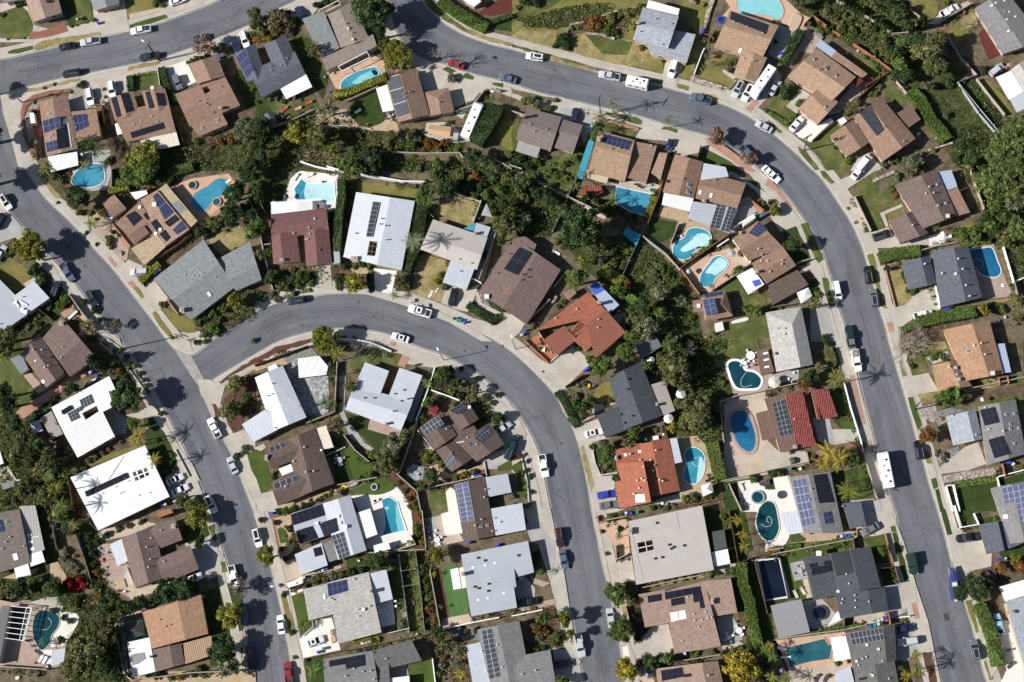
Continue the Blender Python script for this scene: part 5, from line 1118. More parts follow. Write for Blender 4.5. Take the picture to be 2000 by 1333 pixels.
H('pale roof with white terrace cover','pale house with a big white terrace cover at the right edge').F("1775,605 1900,550 1992,720 1880,782",'flat_white',2.6,posts=1).F("1885,775 2010,700 2040,830 1940,878",'flat_pale',2.5,posts=1).G("1890,548 2060,420 2200,640 1990,720",'lgrey',.4,1.0).chim("1872,520",'brick').end()
V('sedan',52,682,57,'silver',D);V('sedan',225,967,50,'white',D);V('van',748,1272,50,'white',D);V('truck',1415,85,28,'white',D);V('jeep',1785,545,38,'silver',D)
pt2=POLE(283,1175,10.5,'utility pole on the grass verge beside the white driveway',30,arms=2)
CY("1190,210,40,6 1100,245,28,5 600,60,22,2.5 630,75,22,2.5 660,90,22,2.5 690,100,22,2.5 715,115,22,2.5 740,125,22,2.5 800,155,22,2.5 840,190,22,2.5 868,205,22,2.5 890,220,22,2.5 912,235,22,2.5 935,245,20,2.5 960,265,20,2.5 555,20,20,2.5 585,35,20,2.5");HG("120,480 180,370 230,290 260,230",60,2.6,'dk');HG("1110,700 1200,790 1270,930 1340,1010 1400,1090",90,2.0,'lt');HG("0,870 150,960 215,890",28,.9,'lt')
TQ("1240,400",40,'ol',9,'l','very large olive tree');TQ("1180,330",26,'dk',8,'l','large dark green tree');TQ("1300,520",26,'ol',8,'l','large olive tree');TQ("1330,300",22,'ol',8,'l')
TQ("1900,1130",44,'pn',10,'l','tall loose olive pine');TQ("1800,1230",34,'pn',9,'l','large green pine');TQ("1960,1000",30,'pn',9,'l','large olive pine');TQ("1940,1280",34,'pn',9,'l')
TR("1600,1230,90,dk,6 1130,1270,95,gy,5 1250,670,60,gy,4 1050,330,70,gr 1000,400,70,dk 900,340,80,ol 830,330,60,gr 950,460,60,ol 1020,500,70,lt 1090,590,70,dk 1000,590,60,dk 830,10,70,ol,4 950,30,70,dk,4 1030,60,60,dk 1700,1120,50,dk,4 1010,120,50,dk 380,-20,60,dk 250,20,60,ol 650,850,65,ol 130,720,70,dk,3 320,190,25,gr,2 400,180,25,lt,2 460,240,22,lt,2 1390,900,32,gy,2")
SH("560,200,50,ol 640,180,40,gr 700,190,40,ol 500,210,35,dk 590,240,40,dk 660,240,45,ol 780,200,40,ol 830,230,40,dk 740,160,35,gr 600,120,25,lt 520,150,40,ol 450,90,40,tn 340,100,40,ol 320,60,50,ol 420,250,35,gr 390,240,30,gy 500,265,25,lt 240,800,40,lt 190,640,35,ol 870,680,30,gy 840,730,30,gr 800,730,30,ol 700,810,40,ol 620,880,35,ol 540,1150,40,dk 630,1250,40,gr 580,1210,25,gr 850,550,25,gr 760,450,25,lt 840,510,30,lt 900,470,30,dk 820,410,35,ol 1060,690,35,gy 1040,630,40,gy 950,600,30,gy 1500,700,25,gr 1530,640,25,dk 1480,1250,55,dk 1500,1140,50,dk 1560,1120,50,dk 1650,1100,40,dk 900,1290,35,gy 960,1260,40,gy 1180,1210,40,gy 1290,1170,30,lt 1340,1120,25,gr 1690,550,50,dk 1410,640,60,dk 860,1000,20,ol 1000,1250,40,gr 1210,1320,40,gr 1110,1300,50,gy 1380,30,40,yg 1560,1300,60,ol 1680,1290,60,dk 60,330,20,dk")
BT("1560,170,70,4");FN('wood',"280,210 345,140 450,220|660,360 800,450 950,560|760,690 870,620 960,570|500,260 560,290");FN('brown',"690,790 860,640");FN('block',"530,20 740,130 970,280 1090,270|1620,630 1720,760 1840,910|990,640 1090,760|340,1110 500,960|1100,90 1180,150|1330,190 1590,40|1380,270 1500,470 1620,600");FN('wire',"1470,660 1620,600|1475,660 1640,860 1790,1040|1500,700 1640,900 1760,1040");FN('stone',"1250,1180 1440,1120")
CHAIRS("30,350,steel 60,380,steel 80,320,steel 1310,1080,steel 700,400,offwhite");BINS("450,935,blue 1170,1050,grey 100,415,blue");BLOB("160,210 200,110 240,105 270,140 230,230 185,240",*PL,'curved stone planter beside the round pool','stucco_tan',.5);BOX("380,230 430,290 420,310 350,260",.6,*PL,'low wooden vegetable bed','wood_grey')
UG("340,60 560,-60 1100,-60 1090,260 960,290 760,240 560,260 420,160",'ol',8);UG("560,260 1100,270 1100,640 1000,640 740,420",'gr',9,1.2);UG("1110,640 1480,650 1740,1040 1500,1130 1420,1090 1250,850",'dk',3,.5);UG("1540,650 1600,620 1820,920 1790,1000",'dk',9,.6);UG("1480,1080 1996,900 1996,1333 1500,1333",'ol',8,1.4)
tile(0,334)
G_('sidewalk',2,"215,-20 330,60 470,220 640,380 800,540 960,700 1130,900 1260,1090 1400,1260 1560,1250 1560,1290 1400,1330 1320,1320 1180,1120 1000,880 800,640 640,470 480,310 360,200 270,90");G_('drygrass',3,"290,20 330,30 420,140 470,210 440,220 350,110");G_('bed',2,"310,0 560,0 600,140 640,280 650,350 560,300 430,150");G_('sandy',3,"640,360 760,330 900,420 1010,590 990,690 950,710 830,560 760,480 700,410");G_('pavers',4,"770,330 830,390 870,460 930,560 1000,640 990,700 940,690 830,560 750,430");G_('brickpale',4,"835,680 860,665 915,735 890,755","990,870 1030,855 1060,895 1040,920","880,420 930,470 1010,590 1000,620 950,560 900,480");G_('lawn_olive',4,"1040,915 1070,900 1125,980 1100,995","1185,1110 1210,1095 1280,1190 1365,1310 1340,1325 1250,1220");G_('lawn_olive',3,"1270,1060 1400,1130 1490,1170 1530,1190 1520,1260 1440,1262 1380,1230 1310,1140");G_('concrete',3,"1000,690 1110,740 1130,780 1030,820 960,740","1130,880 1200,850 1310,990 1250,1080 1190,1090")
G_('concrete_grey',2,"530,-20 560,120 640,160 830,150 880,-20");G_('pinkdeck',3,"1330,120 1500,60 1780,20 1840,90 1830,200 1800,250 1640,380 1560,440 1540,380");G_('brickpale',4,"1630,350 1790,230 1815,250 1650,380");G_('drygrass',3,"1620,540 1700,490 1870,430 1930,500 1930,560 1790,620 1740,700");G_('turf_dark',2,"880,-20 1330,-20 1300,60 900,140");G_('bed',2,"780,160 1180,150 1100,250 880,380 780,290","1500,480 1580,540 1290,770 1180,860 1130,860 1130,760 1250,700","1540,1160 1840,930 1990,880 1996,1100 1700,1290 1560,1250")
G_('concrete_grey',3,"-20,380 60,310 160,420 180,500 60,540 0,560");G_('lawn_olive',3,"-20,750 110,690 190,740 250,810 180,910 110,960 -20,850");G_('concrete_warm',3,"300,700 370,680 450,790 420,830","180,880 270,830 300,900 230,940");G_('asphalt_patch',3,"290,870 440,860 500,900 480,980 390,1000");G_('sidewalk',3,"240,540 330,640 520,900 600,1010 760,1190 900,1333 820,1333 640,1120 480,900 300,700");G_('brickpale',4,"470,1110 570,1040 590,1090 500,1150","440,960 500,940 480,980");G_('sandy',4,"520,1140 640,1120 700,1180 560,1160");G_('wild',2,"-20,1040 60,1060 190,1120 430,940 560,980 740,1260 760,1333 560,1333 480,1140 180,1333 -20,1333")
H('tan house crowded with solar panels','tan house crowded with many separate solar panels and pale side roofs').F("1477,455 1225,150 1095,225 1285,592",'tan',3.0,.3).F("1540,390 1295,100 1227,150 1476,452",'shingle_sand',2.8).F("1022,607 1222,490 1292,592 1125,737",'shingle_sand',2.75).F("900,412 1090,235 1285,570 1160,500 1050,565 990,500",'brown',2.6).F("1000,500 1115,420 1165,485 1055,566",'metal_brown',3.2).sol("1190,197 1225,170 1355,325 1285,382|1345,460 1415,390 1455,450 1380,497",2,5,'blue').sol("1280,402 1365,340 1400,380 1320,437|1115,340 1155,310 1190,345 1150,385|1175,405 1215,375 1265,440 1225,477|1240,492 1285,460 1330,520 1295,552|980,350 1050,312 1110,370 1040,430",2,4,'black').fp("1330,262 1390,230 1455,300 1380,340",'shingle_bluegrey','roof_patch').box("1205,265",'skylight_dome',1.1,.4).box("1215,490 1250,460 1090,285",'white',.8,.3).end()
H('brown gable garden shed','small brown gabled shed beside white awnings',cat='shed',name='shed').G("880,370 790,245 890,185 985,292",'brown',.55,.7,2.3).end()
H('big blue-grey corner roof','large blue-grey roofed house on the street corner').G("1490,1166 1195,845 1585,537 1832,905",'bluegrey',.49,1.3).G("1840,938 1680,700 1945,550 2040,848",'bluegrey',.36,1.1).chim("1425,1090",OW,1.0,1.0,1.1).sky("1632,962",'skylight_dome',.8,1.3).vent("1545,770 1565,795 1580,797 1510,815 1440,790 1445,810 1545,820 1680,830",OW,.1,.25).end()
H('pale flat roofs at left edge','pale flat-roofed house with white rooftop ducts at the left edge').F("90,990 265,860 386,992 205,1120",'flat_pale',2.9).F("-140,760 0,850 135,985 92,1000 208,1122 110,1190 -60,1330 -200,1100",'flat_silver',2.8).fp("115,1010 130,1008 150,1060 135,1065",'white','roof_duct',.3).fp("150,1005 215,1045 210,1055 145,1018",'white','roof_duct',.3).fp("160,1080 215,1095 205,1115 165,1100",'white','roof_duct',.4).box("125,1030 178,1085 205,1100",'white',.8,.6).vent("180,985 0,1195").end()
CANOPY("1015,170 1140,150 1152,180 1060,225",'white','white triangular shade canopy',2.3,.2)
pool("560,90 580,30 640,-30 720,-55 790,-40 815,30 800,90 720,125 630,128",'water_blue','oval blue pool shaded by palm fronds behind the corner house');pool("1495,230 1530,170 1620,120 1680,72 1740,62 1785,110 1775,170 1700,210 1650,250 1615,300 1560,314 1505,285",'water_blue','dark blue kidney pool on a pink deck',cop='pinkdeck',extras=[("1755,90 1795,60 1810,72 1770,100",OW)]);SPA(1690,243,38,'pinkdeck','water_teal','small round spa');SPA(1500,112,38,'pinkdeck','water_dark','round stone fire pit')
V('suv',45,245,-57,'white',sun=True);V('pickup',525,792,-57,'steel');V('suv',715,998,-60,'teal');V('suv',1085,787,182,'silver',D);V('suv',435,925,75,'teal',D);V('sedan',5,640,60,'silver',D);V('suv',-5,390,60,'black',D)
TQ("230,590",38,'yg',9,'l','large yellow-green tree');TQ("610,210",28,'dk',7,'l','large dark green tree');TR("120,590,70,ol,7 300,660,70,yg,6 270,770,70,dk,3 1830,1020,95,yg,6 1810,330,110,dk,6 1680,420,80,ol,4 1850,150,90,dk,6 1960,480,80,gr,6 1960,330,60,dk 1130,0,150,gr,7 1000,20,80,gr 1560,480,55,dk,3.5 60,1290,110,ol,8 1940,0,120,dk,7 2010,420,80,lt,6");BT("680,1230,110,5,x 900,1200,60,4",leaf='tn');PA("705,410,75,gr,3.5 470,110,60,ol,4 520,170,60,ol,3",'feather')
HG("1090,860 1160,790 1240,720",55,1.7,'yg');HG("900,100 1100,60 1300,80 1340,0 1500,-40",70,2.0,'gr');HG("840,160 1000,120",50,2,'yg');SH("850,560,45,yg 840,520,30,ol 870,590,30,lt 790,320,50,ol 760,290,40,ol 820,340,45,ol 750,380,20 670,485,18,dk 750,575,17,dk 450,250,15,dk 310,830,55,gr 340,870,45,gr 300,860,40,gr 510,1000,55,gr 490,1050,40,gr 450,1040,35,gr 650,1015,38,dk 735,1090,42,dk 770,1165,28,dk 385,1065,32,gy 320,1115,30,dk 280,1150,25,gy 215,1225,28,gy 300,1190,30,dk 1265,1040,35,gr 1130,890,18,dk 1550,1190,45,gr 1600,1150,40,gr 1650,1110,45,gr 1700,1170,50,ol 1660,1230,50,lt 1740,1080,50,gr 1590,1280,40,gr 1690,1250,40,gr 1950,990,55,ol 1720,1080,25,dk 1500,480,30,gr 1640,390,50,yg 1610,430,45,ol 1590,480,40,gr 1660,440,40,gr 1720,400,40,gr 1830,610,14,lt 960,30,25 420,30,50,ol 370,0,50,ol 330,20,30,ol 460,70,50,dk 560,160,50,dk 60,650,35,gr 20,620,30,gr 880,480,25,dk 930,500,25,dk 480,960,30,dk 1900,300,50,dk 850,-80,40,gr 620,330,40,dk 700,330,30,tn")
FN('wood',"1095,215 1190,140|1240,690 1400,590 1500,505");FN('brick',"880,420 930,480 1020,595");FN('block',"560,985 650,1110 760,1250|1310,1010 1400,1130|1620,500 1590,540|880,-10 880,130");FN('brown',"330,1100 420,1170");FN('grey',"1950,220 1985,320")
BINS("853,350,blue 873,372,grey 1205,803,green 1225,785,blue 1243,770,grey");BLOB("915,630 940,622 955,645 940,660",'boulder','boulder','pale boulder','rock',.6);BOX("525,1145 595,1085 605,1100 540,1160",.6,*PL,'long white planter',OW);BOX("420,20 440,5 475,40 455,55",.7,'patio_chair_set','chair','white patio chair set','white')
UG("780,160 1000,130 1180,150 1090,220",'ol',9);UG("1540,1160 1840,930 1990,890 1996,1090 1700,1290",'gr',9);UG("-20,1180 190,1130 420,950 440,1000 200,1280 -20,1333",'gy',8);UG("310,0 560,0 640,300 480,150",'ol',8,1.2)
tile(500,334)
G_('bed',2,"-60,850 120,720 580,730 590,860 450,950 100,960 -60,950");G_('sidewalk',3,"-20,1050 200,940 420,880 600,900 620,850 680,950 850,935 1020,960 1250,1020 1480,1120 1700,1240 1850,1330 1760,1330 1500,1180 1250,1080 1000,1000 850,960 600,955 420,975 200,1020 0,1100");G_('concrete',4,"430,740 580,715 590,860 600,930 450,910 470,830");G_('lawn',4,"210,975 440,910 440,940 220,1000");G_('concrete_white',4,"920,760 1100,780 1070,900 1060,960 930,940");G_('mulch',4,"580,760 640,730 650,830 610,850");G_('bed',3,"640,720 910,720 920,920 700,920");G_('sandy',4,"740,760 860,740 880,800 760,810")
G_('drygrass',3,"1240,680 1300,650 1480,700 1520,760 1460,870 1490,930 1440,1025 1210,955 1230,850","1440,230 1540,190 1760,260 1700,410 1640,440 1430,370 1380,330");G_('lawn_olive',3,"790,90 1000,90 1290,150 1260,240 800,170");G_('wild',2,"650,0 790,80 790,160 760,280 700,200","-60,0 270,-60 200,240 110,330 100,400 -60,340");G_('concrete',4,"1480,930 1530,900 1640,930 1740,880 1700,1000 1650,1100 1560,1080 1440,1030");G_('concrete_white',3,"110,240 210,230 270,60 340,0 640,30 640,300 560,320 130,340");G_('turf_dark',2,"550,300 640,300 650,640 590,640","1480,-20 1996,-40 1996,380 1860,360 1760,260 1560,190 1440,150");G_('gravel_grey',4,"1710,960 1760,960 1870,1110 1810,1130 1720,1060");G_('sidewalk',5,"1710,950 1730,940 1760,1030 1900,1100 1970,1140 1930,1190 1890,1160 1880,1120 1740,1060");G_('concrete',4,"1930,1100 1996,1130 1996,1333 1850,1300 1640,1190 1660,1140 1890,1200");G_('concrete_grey',3,"1760,640 1870,380 1890,420 1780,860 1700,870");G_('dirt',3,"-60,380 100,350 120,700 60,700");G_('bed',3,"20,900 120,880 140,930 40,970")
H('maroon U-shaped roof','maroon U-shaped roof house with white pergola behind it',trim='trim_white').G("118,525 115,340 545,290 570,475",'maroon',.5,1.1).G("135,725 347,705 312,470 118,500",'maroon',.36,.9).G("390,742 592,715 565,440 372,465",'maroon',.44,1.0).pergola("315,240 440,230 440,312 315,322",10).F("118,245 210,240 315,240 315,322 118,337",'metal_white',2.4,posts=1).chim("205,697",'steel',1.0,.5,.5).vent("415,445 420,495 390,535 405,535 295,492",OW).fp("480,610 505,605 508,622 483,627",'rust_rib',RH,.2).box("457,375",'steel',.6,.3).end()
H('white ribbed roof with framed atrium','white ribbed metal roof house with a framed square atrium').G("680,672 1135,775 1238,235 780,166",'metal_pale',.58,1.0,3.0,hole="887,548 950,556 930,668 865,660").sol("910,240 965,245 905,515 857,512",8,1,'grey',lift=.3).fp("914,550 920,550 900,665 894,664",'wood_brown',AB).fp("882,582 945,590 944,596 881,588",'wood_brown',AB).fp("874,622 938,632 937,638 873,628",'wood_brown',AB).chim("770,690",'white',1.6,1.0,.8).vent("985,375 972,418 1017,430 1025,540 782,490",'black').end()
H('pale house with palm shadow','pale L-shaped house whose roof carries a palm shadow').G("1280,612 1380,378 1805,520 1722,772",'flat_beige',.45,.8).F("1455,870 1520,690 1725,705 1640,930",'flat_pale',2.6).F("1700,490 1715,405 1830,440 1800,522",'flat_silver',2.5,posts=1).chim("1712,492",'brick',.6,.6,.9).vent("1585,690 1678,722 1592,785 1420,497 1425,525").end()
H('plum-brown house with slanted solar','plum-brown house with a long slanted black solar strip').G("2110,1197 1735,947 2012,520 2377,772",'plum',.5,1.2,hole="1945,892 1990,905 1965,1025 1900,985").F("1990,520 2100,512 2188,575 2160,640 2010,590",'plum',3.3).sol("2055,592 2158,640 2042,815 1930,765",2,2,'black').fp("1985,895 1996,900 1915,985 1905,980",'wood_orange',AB).vent("2125,775 2085,810 2128,832 2070,855 1985,650 1888,800",'black').box("1800,985",OW,1.2,.7).end()
CANOPY("1755,345 1795,255 1800,258 1842,360",'fabric_grey','grey triangular shade sail',2.8,.1);CANOPY("1620,448 1715,408 1720,412 1700,470",'fabric_teal','teal triangular shade sail',2.5,.1);BOX("600,620 650,615 655,720 605,725",2.2,'side_gate_roof','shed','narrow grey side shed roof','steel')
pool("300,140 355,65 420,105 605,90 612,240 530,252 518,215 385,225 320,230",'water_pale','angular pale aqua pool on a white deck',sm=0,shallow="300,140 355,65 388,95 372,170 383,225 320,230|500,215 518,215 540,240 530,252",sm2='water_mid',cop='white')
V('suv',310,1008,188,'teal');V('sedan',1535,985,256,'black',D);V('pickup',1278,1095,163,'white',sun=True,s=1.08);V('sedan',1125,1300,163,'white',sun=True)
TQ("770,870",25,'yg',6,'l','yellow-green street tree');TQ("540,1300",30,'yg',7,'l','yellow-green street tree');TR("120,830,70,dk,4 30,650,60,ol,4 100,630,40,lt,3 1310,200,80,gr,6 1340,130,70,dk,6 1920,430,100,ol,7 1960,330,80,ol,6 1910,520,60,dk,5 1930,260,70,dk 1140,860,75,ol,3.5 30,200,60,dk 20,460,60,gr,5 0,150,60,dk,5");HG("660,60 665,180 640,380 630,620",60,3.2,'dk');HG("1085,870 1195,860",120,1.8,'ol');HG("1650,1040 1750,1110 1850,1170 1900,1130",55,1.2,'dk');HG("1290,260 1260,430 1250,560 1180,690 1150,770",110,2.6,'dk');HG("1790,960 1860,1040 1930,1080",50,1,'dk')
PA("1230,545,115,gy,8 1400,130,80,ol,6 1080,970,50,gr,2.5 1340,230,70,lt,5",'feather');SH("650,850,55,dk 700,740,40,dk 830,730,45,gr 770,740,35,ol 880,740,35,lt 880,830,45,dk 900,920,30,dk 640,910,30,ol 200,860,60,ol 280,850,60,dk 340,830,60,gr 400,830,55,dk 430,870,40,lt 180,900,45,ol 250,910,40,ol 330,890,40,ol 110,780,45,dk 160,800,40,gy 280,770,30,tn 370,740,30,gr 300,960,25,dk 60,1000,40,dk 120,980,40,gy 20,980,45,ol 160,1000,35,gy 420,935,18,gy 1270,330,60,gr 1290,420,60,gr 1250,470,60,dk 1340,330,45,gr 1270,290,50,yg 1500,720,40,yg 1440,820,40,yg 1470,890,45,gy 1410,860,35,yg 1500,890,30,gy 1740,60,30,or 1780,650,35,dk 1830,800,30,dk 1760,600,30,gr 700,260,50,dk 720,330,45,dk 700,430,40,gr 680,150,35,ol 1940,920,45,lt,1.2 1880,1040,30,dk 1160,90,25,tn 1700,40,50,or 1400,40,60,gr 1550,100,60,gr 1650,150,60,dk 1600,40,60,ol 1750,120,60,dk 1800,200,60,gr 1900,150,60,gr 1960,60,60,ol 1850,50,60,dk 1700,200,50,gr 1570,170,40,dk 1870,260,50,dk 1640,720,16,lt")
FN('white',"560,-20 700,20 850,45 1000,70 1150,95 1330,100",1.7);FN('vinyl',"1760,250 1700,410|1690,850 1760,885|10,340 40,500 80,700 140,930|590,735 660,730");FN('block',"1880,480 1820,640 1740,860|1550,180 1760,255|120,580 60,590|560,300 580,720");FN('grey',"1350,340 1390,375|20,230 80,330");LOUNGER("310,50,60,offwhite 420,35,20,offwhite");UMB("232,197,22,fabric_dark 478,275,18,fabric_dark");CHAIRS("1750,350,fabric_red 1740,370,offwhite 525,85,black")
BINS("1548,1152,black 1570,1165,green 1592,1168,green 1625,1182,blue");BOX("1200,1000 1235,995 1240,1020 1205,1030",.7,'utility_cabinet','cabinet','grey utility cabinet on the sidewalk','steel');BOX("1312,1035 1348,1035 1350,1060 1315,1060",.6,'utility_cabinet','cabinet','small grey utility box by the white pickup','steel')
for k,s in enumerate(("1340,975 1355,970 1358,985 1345,990","1362,935 1378,935 1376,955 1360,955","1395,935 1410,930 1408,945 1393,948","1350,955 1368,950 1370,975 1352,975","1410,915 1422,912 1422,925 1410,926")):BLOB(s,'stepping_stone','stepping stone','round pale stepping stone',OW,.12)
UG("1450,0 1996,-60 1996,400 1860,350 1760,250 1560,180 1460,140",'gr',9,.7);UG("650,0 790,90 760,280 720,700 660,700",'dk',6);UG("130,740 580,740 450,940 150,960",'ol',6);UG("1220,260 1290,240 1380,360 1290,600 1180,760 1150,700",'dk',7)
tile(1000,334)
G_('wild',1,"-20,-60 560,-60 500,200 300,520 120,500 -20,400","320,520 1000,500 1480,980 1420,1000 1500,1333 1560,1700 1200,1700 1100,1500 880,1333 900,1000 600,800 500,700");G_('lawn',2,"160,-20 520,-100 480,130 380,170 250,100");G_('concrete_warm',3,"20,-20 110,20 260,100 430,190 420,210 240,120 90,50");G_('concrete',3,"720,110 800,90 940,80 1160,110 1100,190 820,135 780,200");G_('dirt',2,"180,490 260,510 380,560 500,680 460,740 380,690 300,640 280,590");G_('bed',2,"740,350 1000,430 1000,510 870,490 740,410");G_('sandy',3,"1160,270 1400,310 1380,380 1540,420 1560,560 1500,600 1380,690 1300,740 1230,590 1300,390 1140,350");G_('turf_dark',3,"1090,360 1280,400 1250,520 1150,560 1040,460");G_('pinkdeck',3,"1320,770 1420,700 1560,640 1740,590 1860,720 1740,810 1540,950 1460,940 1400,860");G_('concrete_warm',4,"1700,660 1780,650 1850,730 1760,780");G_('lawn',4,"1560,930 1740,830 1830,960 1950,960 1996,1060 1996,1300 1800,1300 1600,1230 1760,1180 1820,1000 1690,930");G_('turf_dark',2,"1180,160 1180,300 1080,340 1120,180","1830,100 1890,150 1920,90 1860,60");G_('concrete',4,"0,1120 100,1195 60,1260 -20,1333 -20,1120","1680,-20 1996,180 1996,260 1900,160 1800,80 1690,40");G_('concrete_grey',3,"1770,230 1850,200 1930,300 1800,400 1730,480 1700,470");G_('bed',3,"1840,60 1880,65 1840,20 1800,0");G_('brickpale',4,"1860,250 1900,240 1960,320 1930,340")
G_('gravel',3,"780,1130 890,1110 880,1300 850,1260");G_('bed',2,"200,1240 400,1010 520,940 560,950 190,1260","820,970 900,1050 870,1120 800,1130");G_('mulch',4,"1500,620 1560,600 1560,640 1480,680");G_('dirt',3,"1010,520 1330,760 1460,960 1420,1000 1300,800 1150,640");G_('concrete_warm',3,"500,190 560,250 740,360 720,380 560,300")
H('rust roof with cream courtyard','rust-red roof house with ribbed side roofs and cream courtyard').F("420,1330 730,1083 590,945 190,1247 300,1420",'shingle_rust',2.9,hole="452,1240 530,1166 588,1222 496,1288").F("578,1203 730,1082 886,1256 650,1465",'rust_rib',3.1,.5).F("238,1322 405,1208 507,1310 350,1437",'rust_rib',3.0,.3).F("480,1322 590,1207 682,1312 575,1402",'shingle_rust',3.1,.2).F("595,908 655,856 836,1046 760,1110",'metal_blue',2.5,posts=1).fp("597,908 655,860 722,930 650,968",'fabric_blue','tarp',.04).chim("680,1030",'brick',.9,.7,.8).vent("505,1080 675,1160 670,1225 340,1150",OW).end()
gp('sandy',"452,1250 530,1176 588,1232 496,1298",6,name='patio')
H('rusty garden shed roof','small rusty-brown shed between two big trees',cat='shed',name='shed').F("398,957 470,915 502,952 440,1006",'brown',2.2).end()
H('sprawling brown house with pale patio roofs','sprawling brown house with white patio roofs and solar-covered lean-to').G("1175,165 1418,215 1490,-70 1270,-130",'brown',.52,1.2).G("1430,215 1475,0 1825,95 1757,290",'brown',.5,1.0,2.9).F("1495,-60 1665,-30 1690,45 1470,72",'flat_pale',3.6).F("1185,172 1415,215 1385,318 1168,265",'metal_bright',2.5,posts=1).F("1410,238 1760,290 1695,487 1370,372",'flat_silver',2.45,posts=1).sol("1600,255 1665,262 1610,452 1543,440|1690,275 1747,290 1690,477 1625,462",7,2,'grey',lift=.25).sky("1380,112 1375,165",'glass_sky',.9,1.1).sky("1467,168 1553,192",'white',.7,1.1).chim("1495,240",'brick',.9,.6,.7).box("1215,85",'black',.7,.4).vent("1330,65 1580,75").end()
H('brown house between the two pale pools','brown cross-gabled house beside two pale kidney pools').G("1845,705 1720,535 1915,390 2110,592",'brown',.5,1.2,wall='stucco_white').G("1985,882 1868,720 2105,585 2217,737",'brown',.5,1.1).F("2000,890 2225,772 2312,886 2030,1048",'dark_brown',2.6).F("1750,820 1875,755 1967,886 1843,966",'flat_white',2.5,posts=1).sol("1845,485 1925,395 1992,457 1915,517",3,4,'blue').sol("1785,560 1870,515 1885,540 1805,586",1,3,'blue').fp("1870,860 1925,845 1945,885 1895,905",'fabric_blue','blue_tarp',.1).chim("1910,790 1780,490",'brick',.7,.6,.8).vent("1920,610 1940,705 1990,705 2105,700 2103,730 2010,790",OW).sky("1955,655",'glass_dark').end()
H('small brown hip-roof studio','small brown hip-roofed studio with two blue solar arrays',cat='studio').G("1505,1172 1475,985 1665,935 1724,1132",'brown',.55,1.2,hip=(.3,.3)).F("1405,1012 1480,1000 1500,1095 1415,1092",'brown',2.4).sol("1485,1007 1575,992 1605,1105 1515,1130",3,2,'blue').sol("1500,962 1638,937 1645,965 1507,990",1,4,'blue').box("1455,1053",'white',.9,.3).end()
H('rust-tiled garden pavilion','rust-tiled garden pavilion at the pool corner',cat='pavilion',name='pavilion').F("585,110 690,112 710,165 660,190 580,190 520,172",'tile_rust',2.5,.5,posts=1).F("785,10 875,12 865,76 780,55",'tile_rust',2.4,.2,posts=1).F("525,190 610,200 600,225 510,200",'terracotta',1.2).end()
CANOPY("862,490 890,440 1002,500 972,582",'fabric_teal','teal shade canopy in deep shadow',2.0,.2)
pool("815,125 1085,185 1050,350 930,320 808,245",'water_blue','rectangular blue pool with cypress shadows',sm=0);pool("1255,610 1280,560 1345,520 1375,462 1440,445 1520,470 1550,520 1520,580 1430,620 1380,680 1310,690 1265,660",'water_mid','pale kidney pool on the sandy deck',shallow="1315,612 1400,540 1450,490 1520,495 1545,530 1510,578 1420,605 1350,632");pool("1465,860 1480,800 1540,720 1570,680 1620,665 1672,690 1682,740 1640,790 1590,830 1565,880 1520,905 1475,890",'water_mid','pale figure-eight pool on the brick deck',shallow="1510,795 1560,725 1620,675 1675,705 1668,750 1630,785 1585,815 1555,800")
TQ("520,430",50,'dk',13,'l','very large dark green tree');TQ("450,540",26,'dk',9,'l','large dark green tree');TR("640,650,85,ol,7 500,840,95,gr,8 550,700,50,yg,4 700,560,60,ol,6 1145,950,80,gy,6 1010,1050,75,dk,6 820,920,65,gr,5 760,790,60,ol,4 1060,1240,110,gy,7 1150,1120,60,gr 260,200,70,dk,4 180,180,60,dk,4 330,240,50,dk,4 60,440,60,dk,5 40,340,70,dk,5 1770,760,42,gr,3 1960,250,28,gr,2.5 1900,1100,60,gr,4 100,90,60,gr,4 930,1290,70,gr,5 980,1180,60,ol,5 120,380,50,gy,4 50,140,60,gr,4 1220,1330,50,gr,5")
CY("600,210,22,4.5 678,260,17,3.5 755,290,17,3.5 830,320,17,3.5 897,385,22,4.5");PA("490,110,65,ol,4 800,230,70,lt,4 500,20,60,ol,5 790,180,50,lt,3 890,630,35,lt,2",'small');PA("1320,1010,45,gy,2",'fan');HG("1110,190 1090,260 1060,340",50,1.6,'yg');HG("700,760 820,840 860,860",90,1.6,'yg');HG("900,970 1000,1050",60,1.5,'lt');SH("350,555,30,ol 1100,800,60,ol 1170,780,50,gr 1120,770,40,yg 1240,850,40,gr 1200,830,50,gr 1300,860,50,gr 1320,890,40,ol 1560,570,40,gr 1500,610,35,gr 1440,660,35,gy 1365,720,20,yg 730,250,40,dk 770,330,35,dk 650,230,35,dk 700,300,40,dk 860,340,40,dk 960,370,45,dk 560,220,40,dk 460,150,30,gr 440,200,25,gy 200,440,40,gy 130,470,40,tn 60,490,40,ol 420,60,60,gr 350,40,60,gr 280,20,50,gr 300,120,50,dk 90,200,70,ol 160,60,60,ol 40,60,50,gy 700,700,50,gy 790,720,45,gr 860,760,40,ol 900,870,40,or 850,980,45,gr 940,950,40,dk 940,1060,45,dk 1040,1120,60,ol 1180,1180,45,gr 880,1180,50,gy 930,1140,40,ol 960,1230,50,gy 1100,1330,70,ol 1270,1320,45,gy 1820,1080,40,gr 1950,1090,45,lt 1740,1100,30,br 395,1020,30,lt 360,1060,25,gr 160,1210,30,ol")
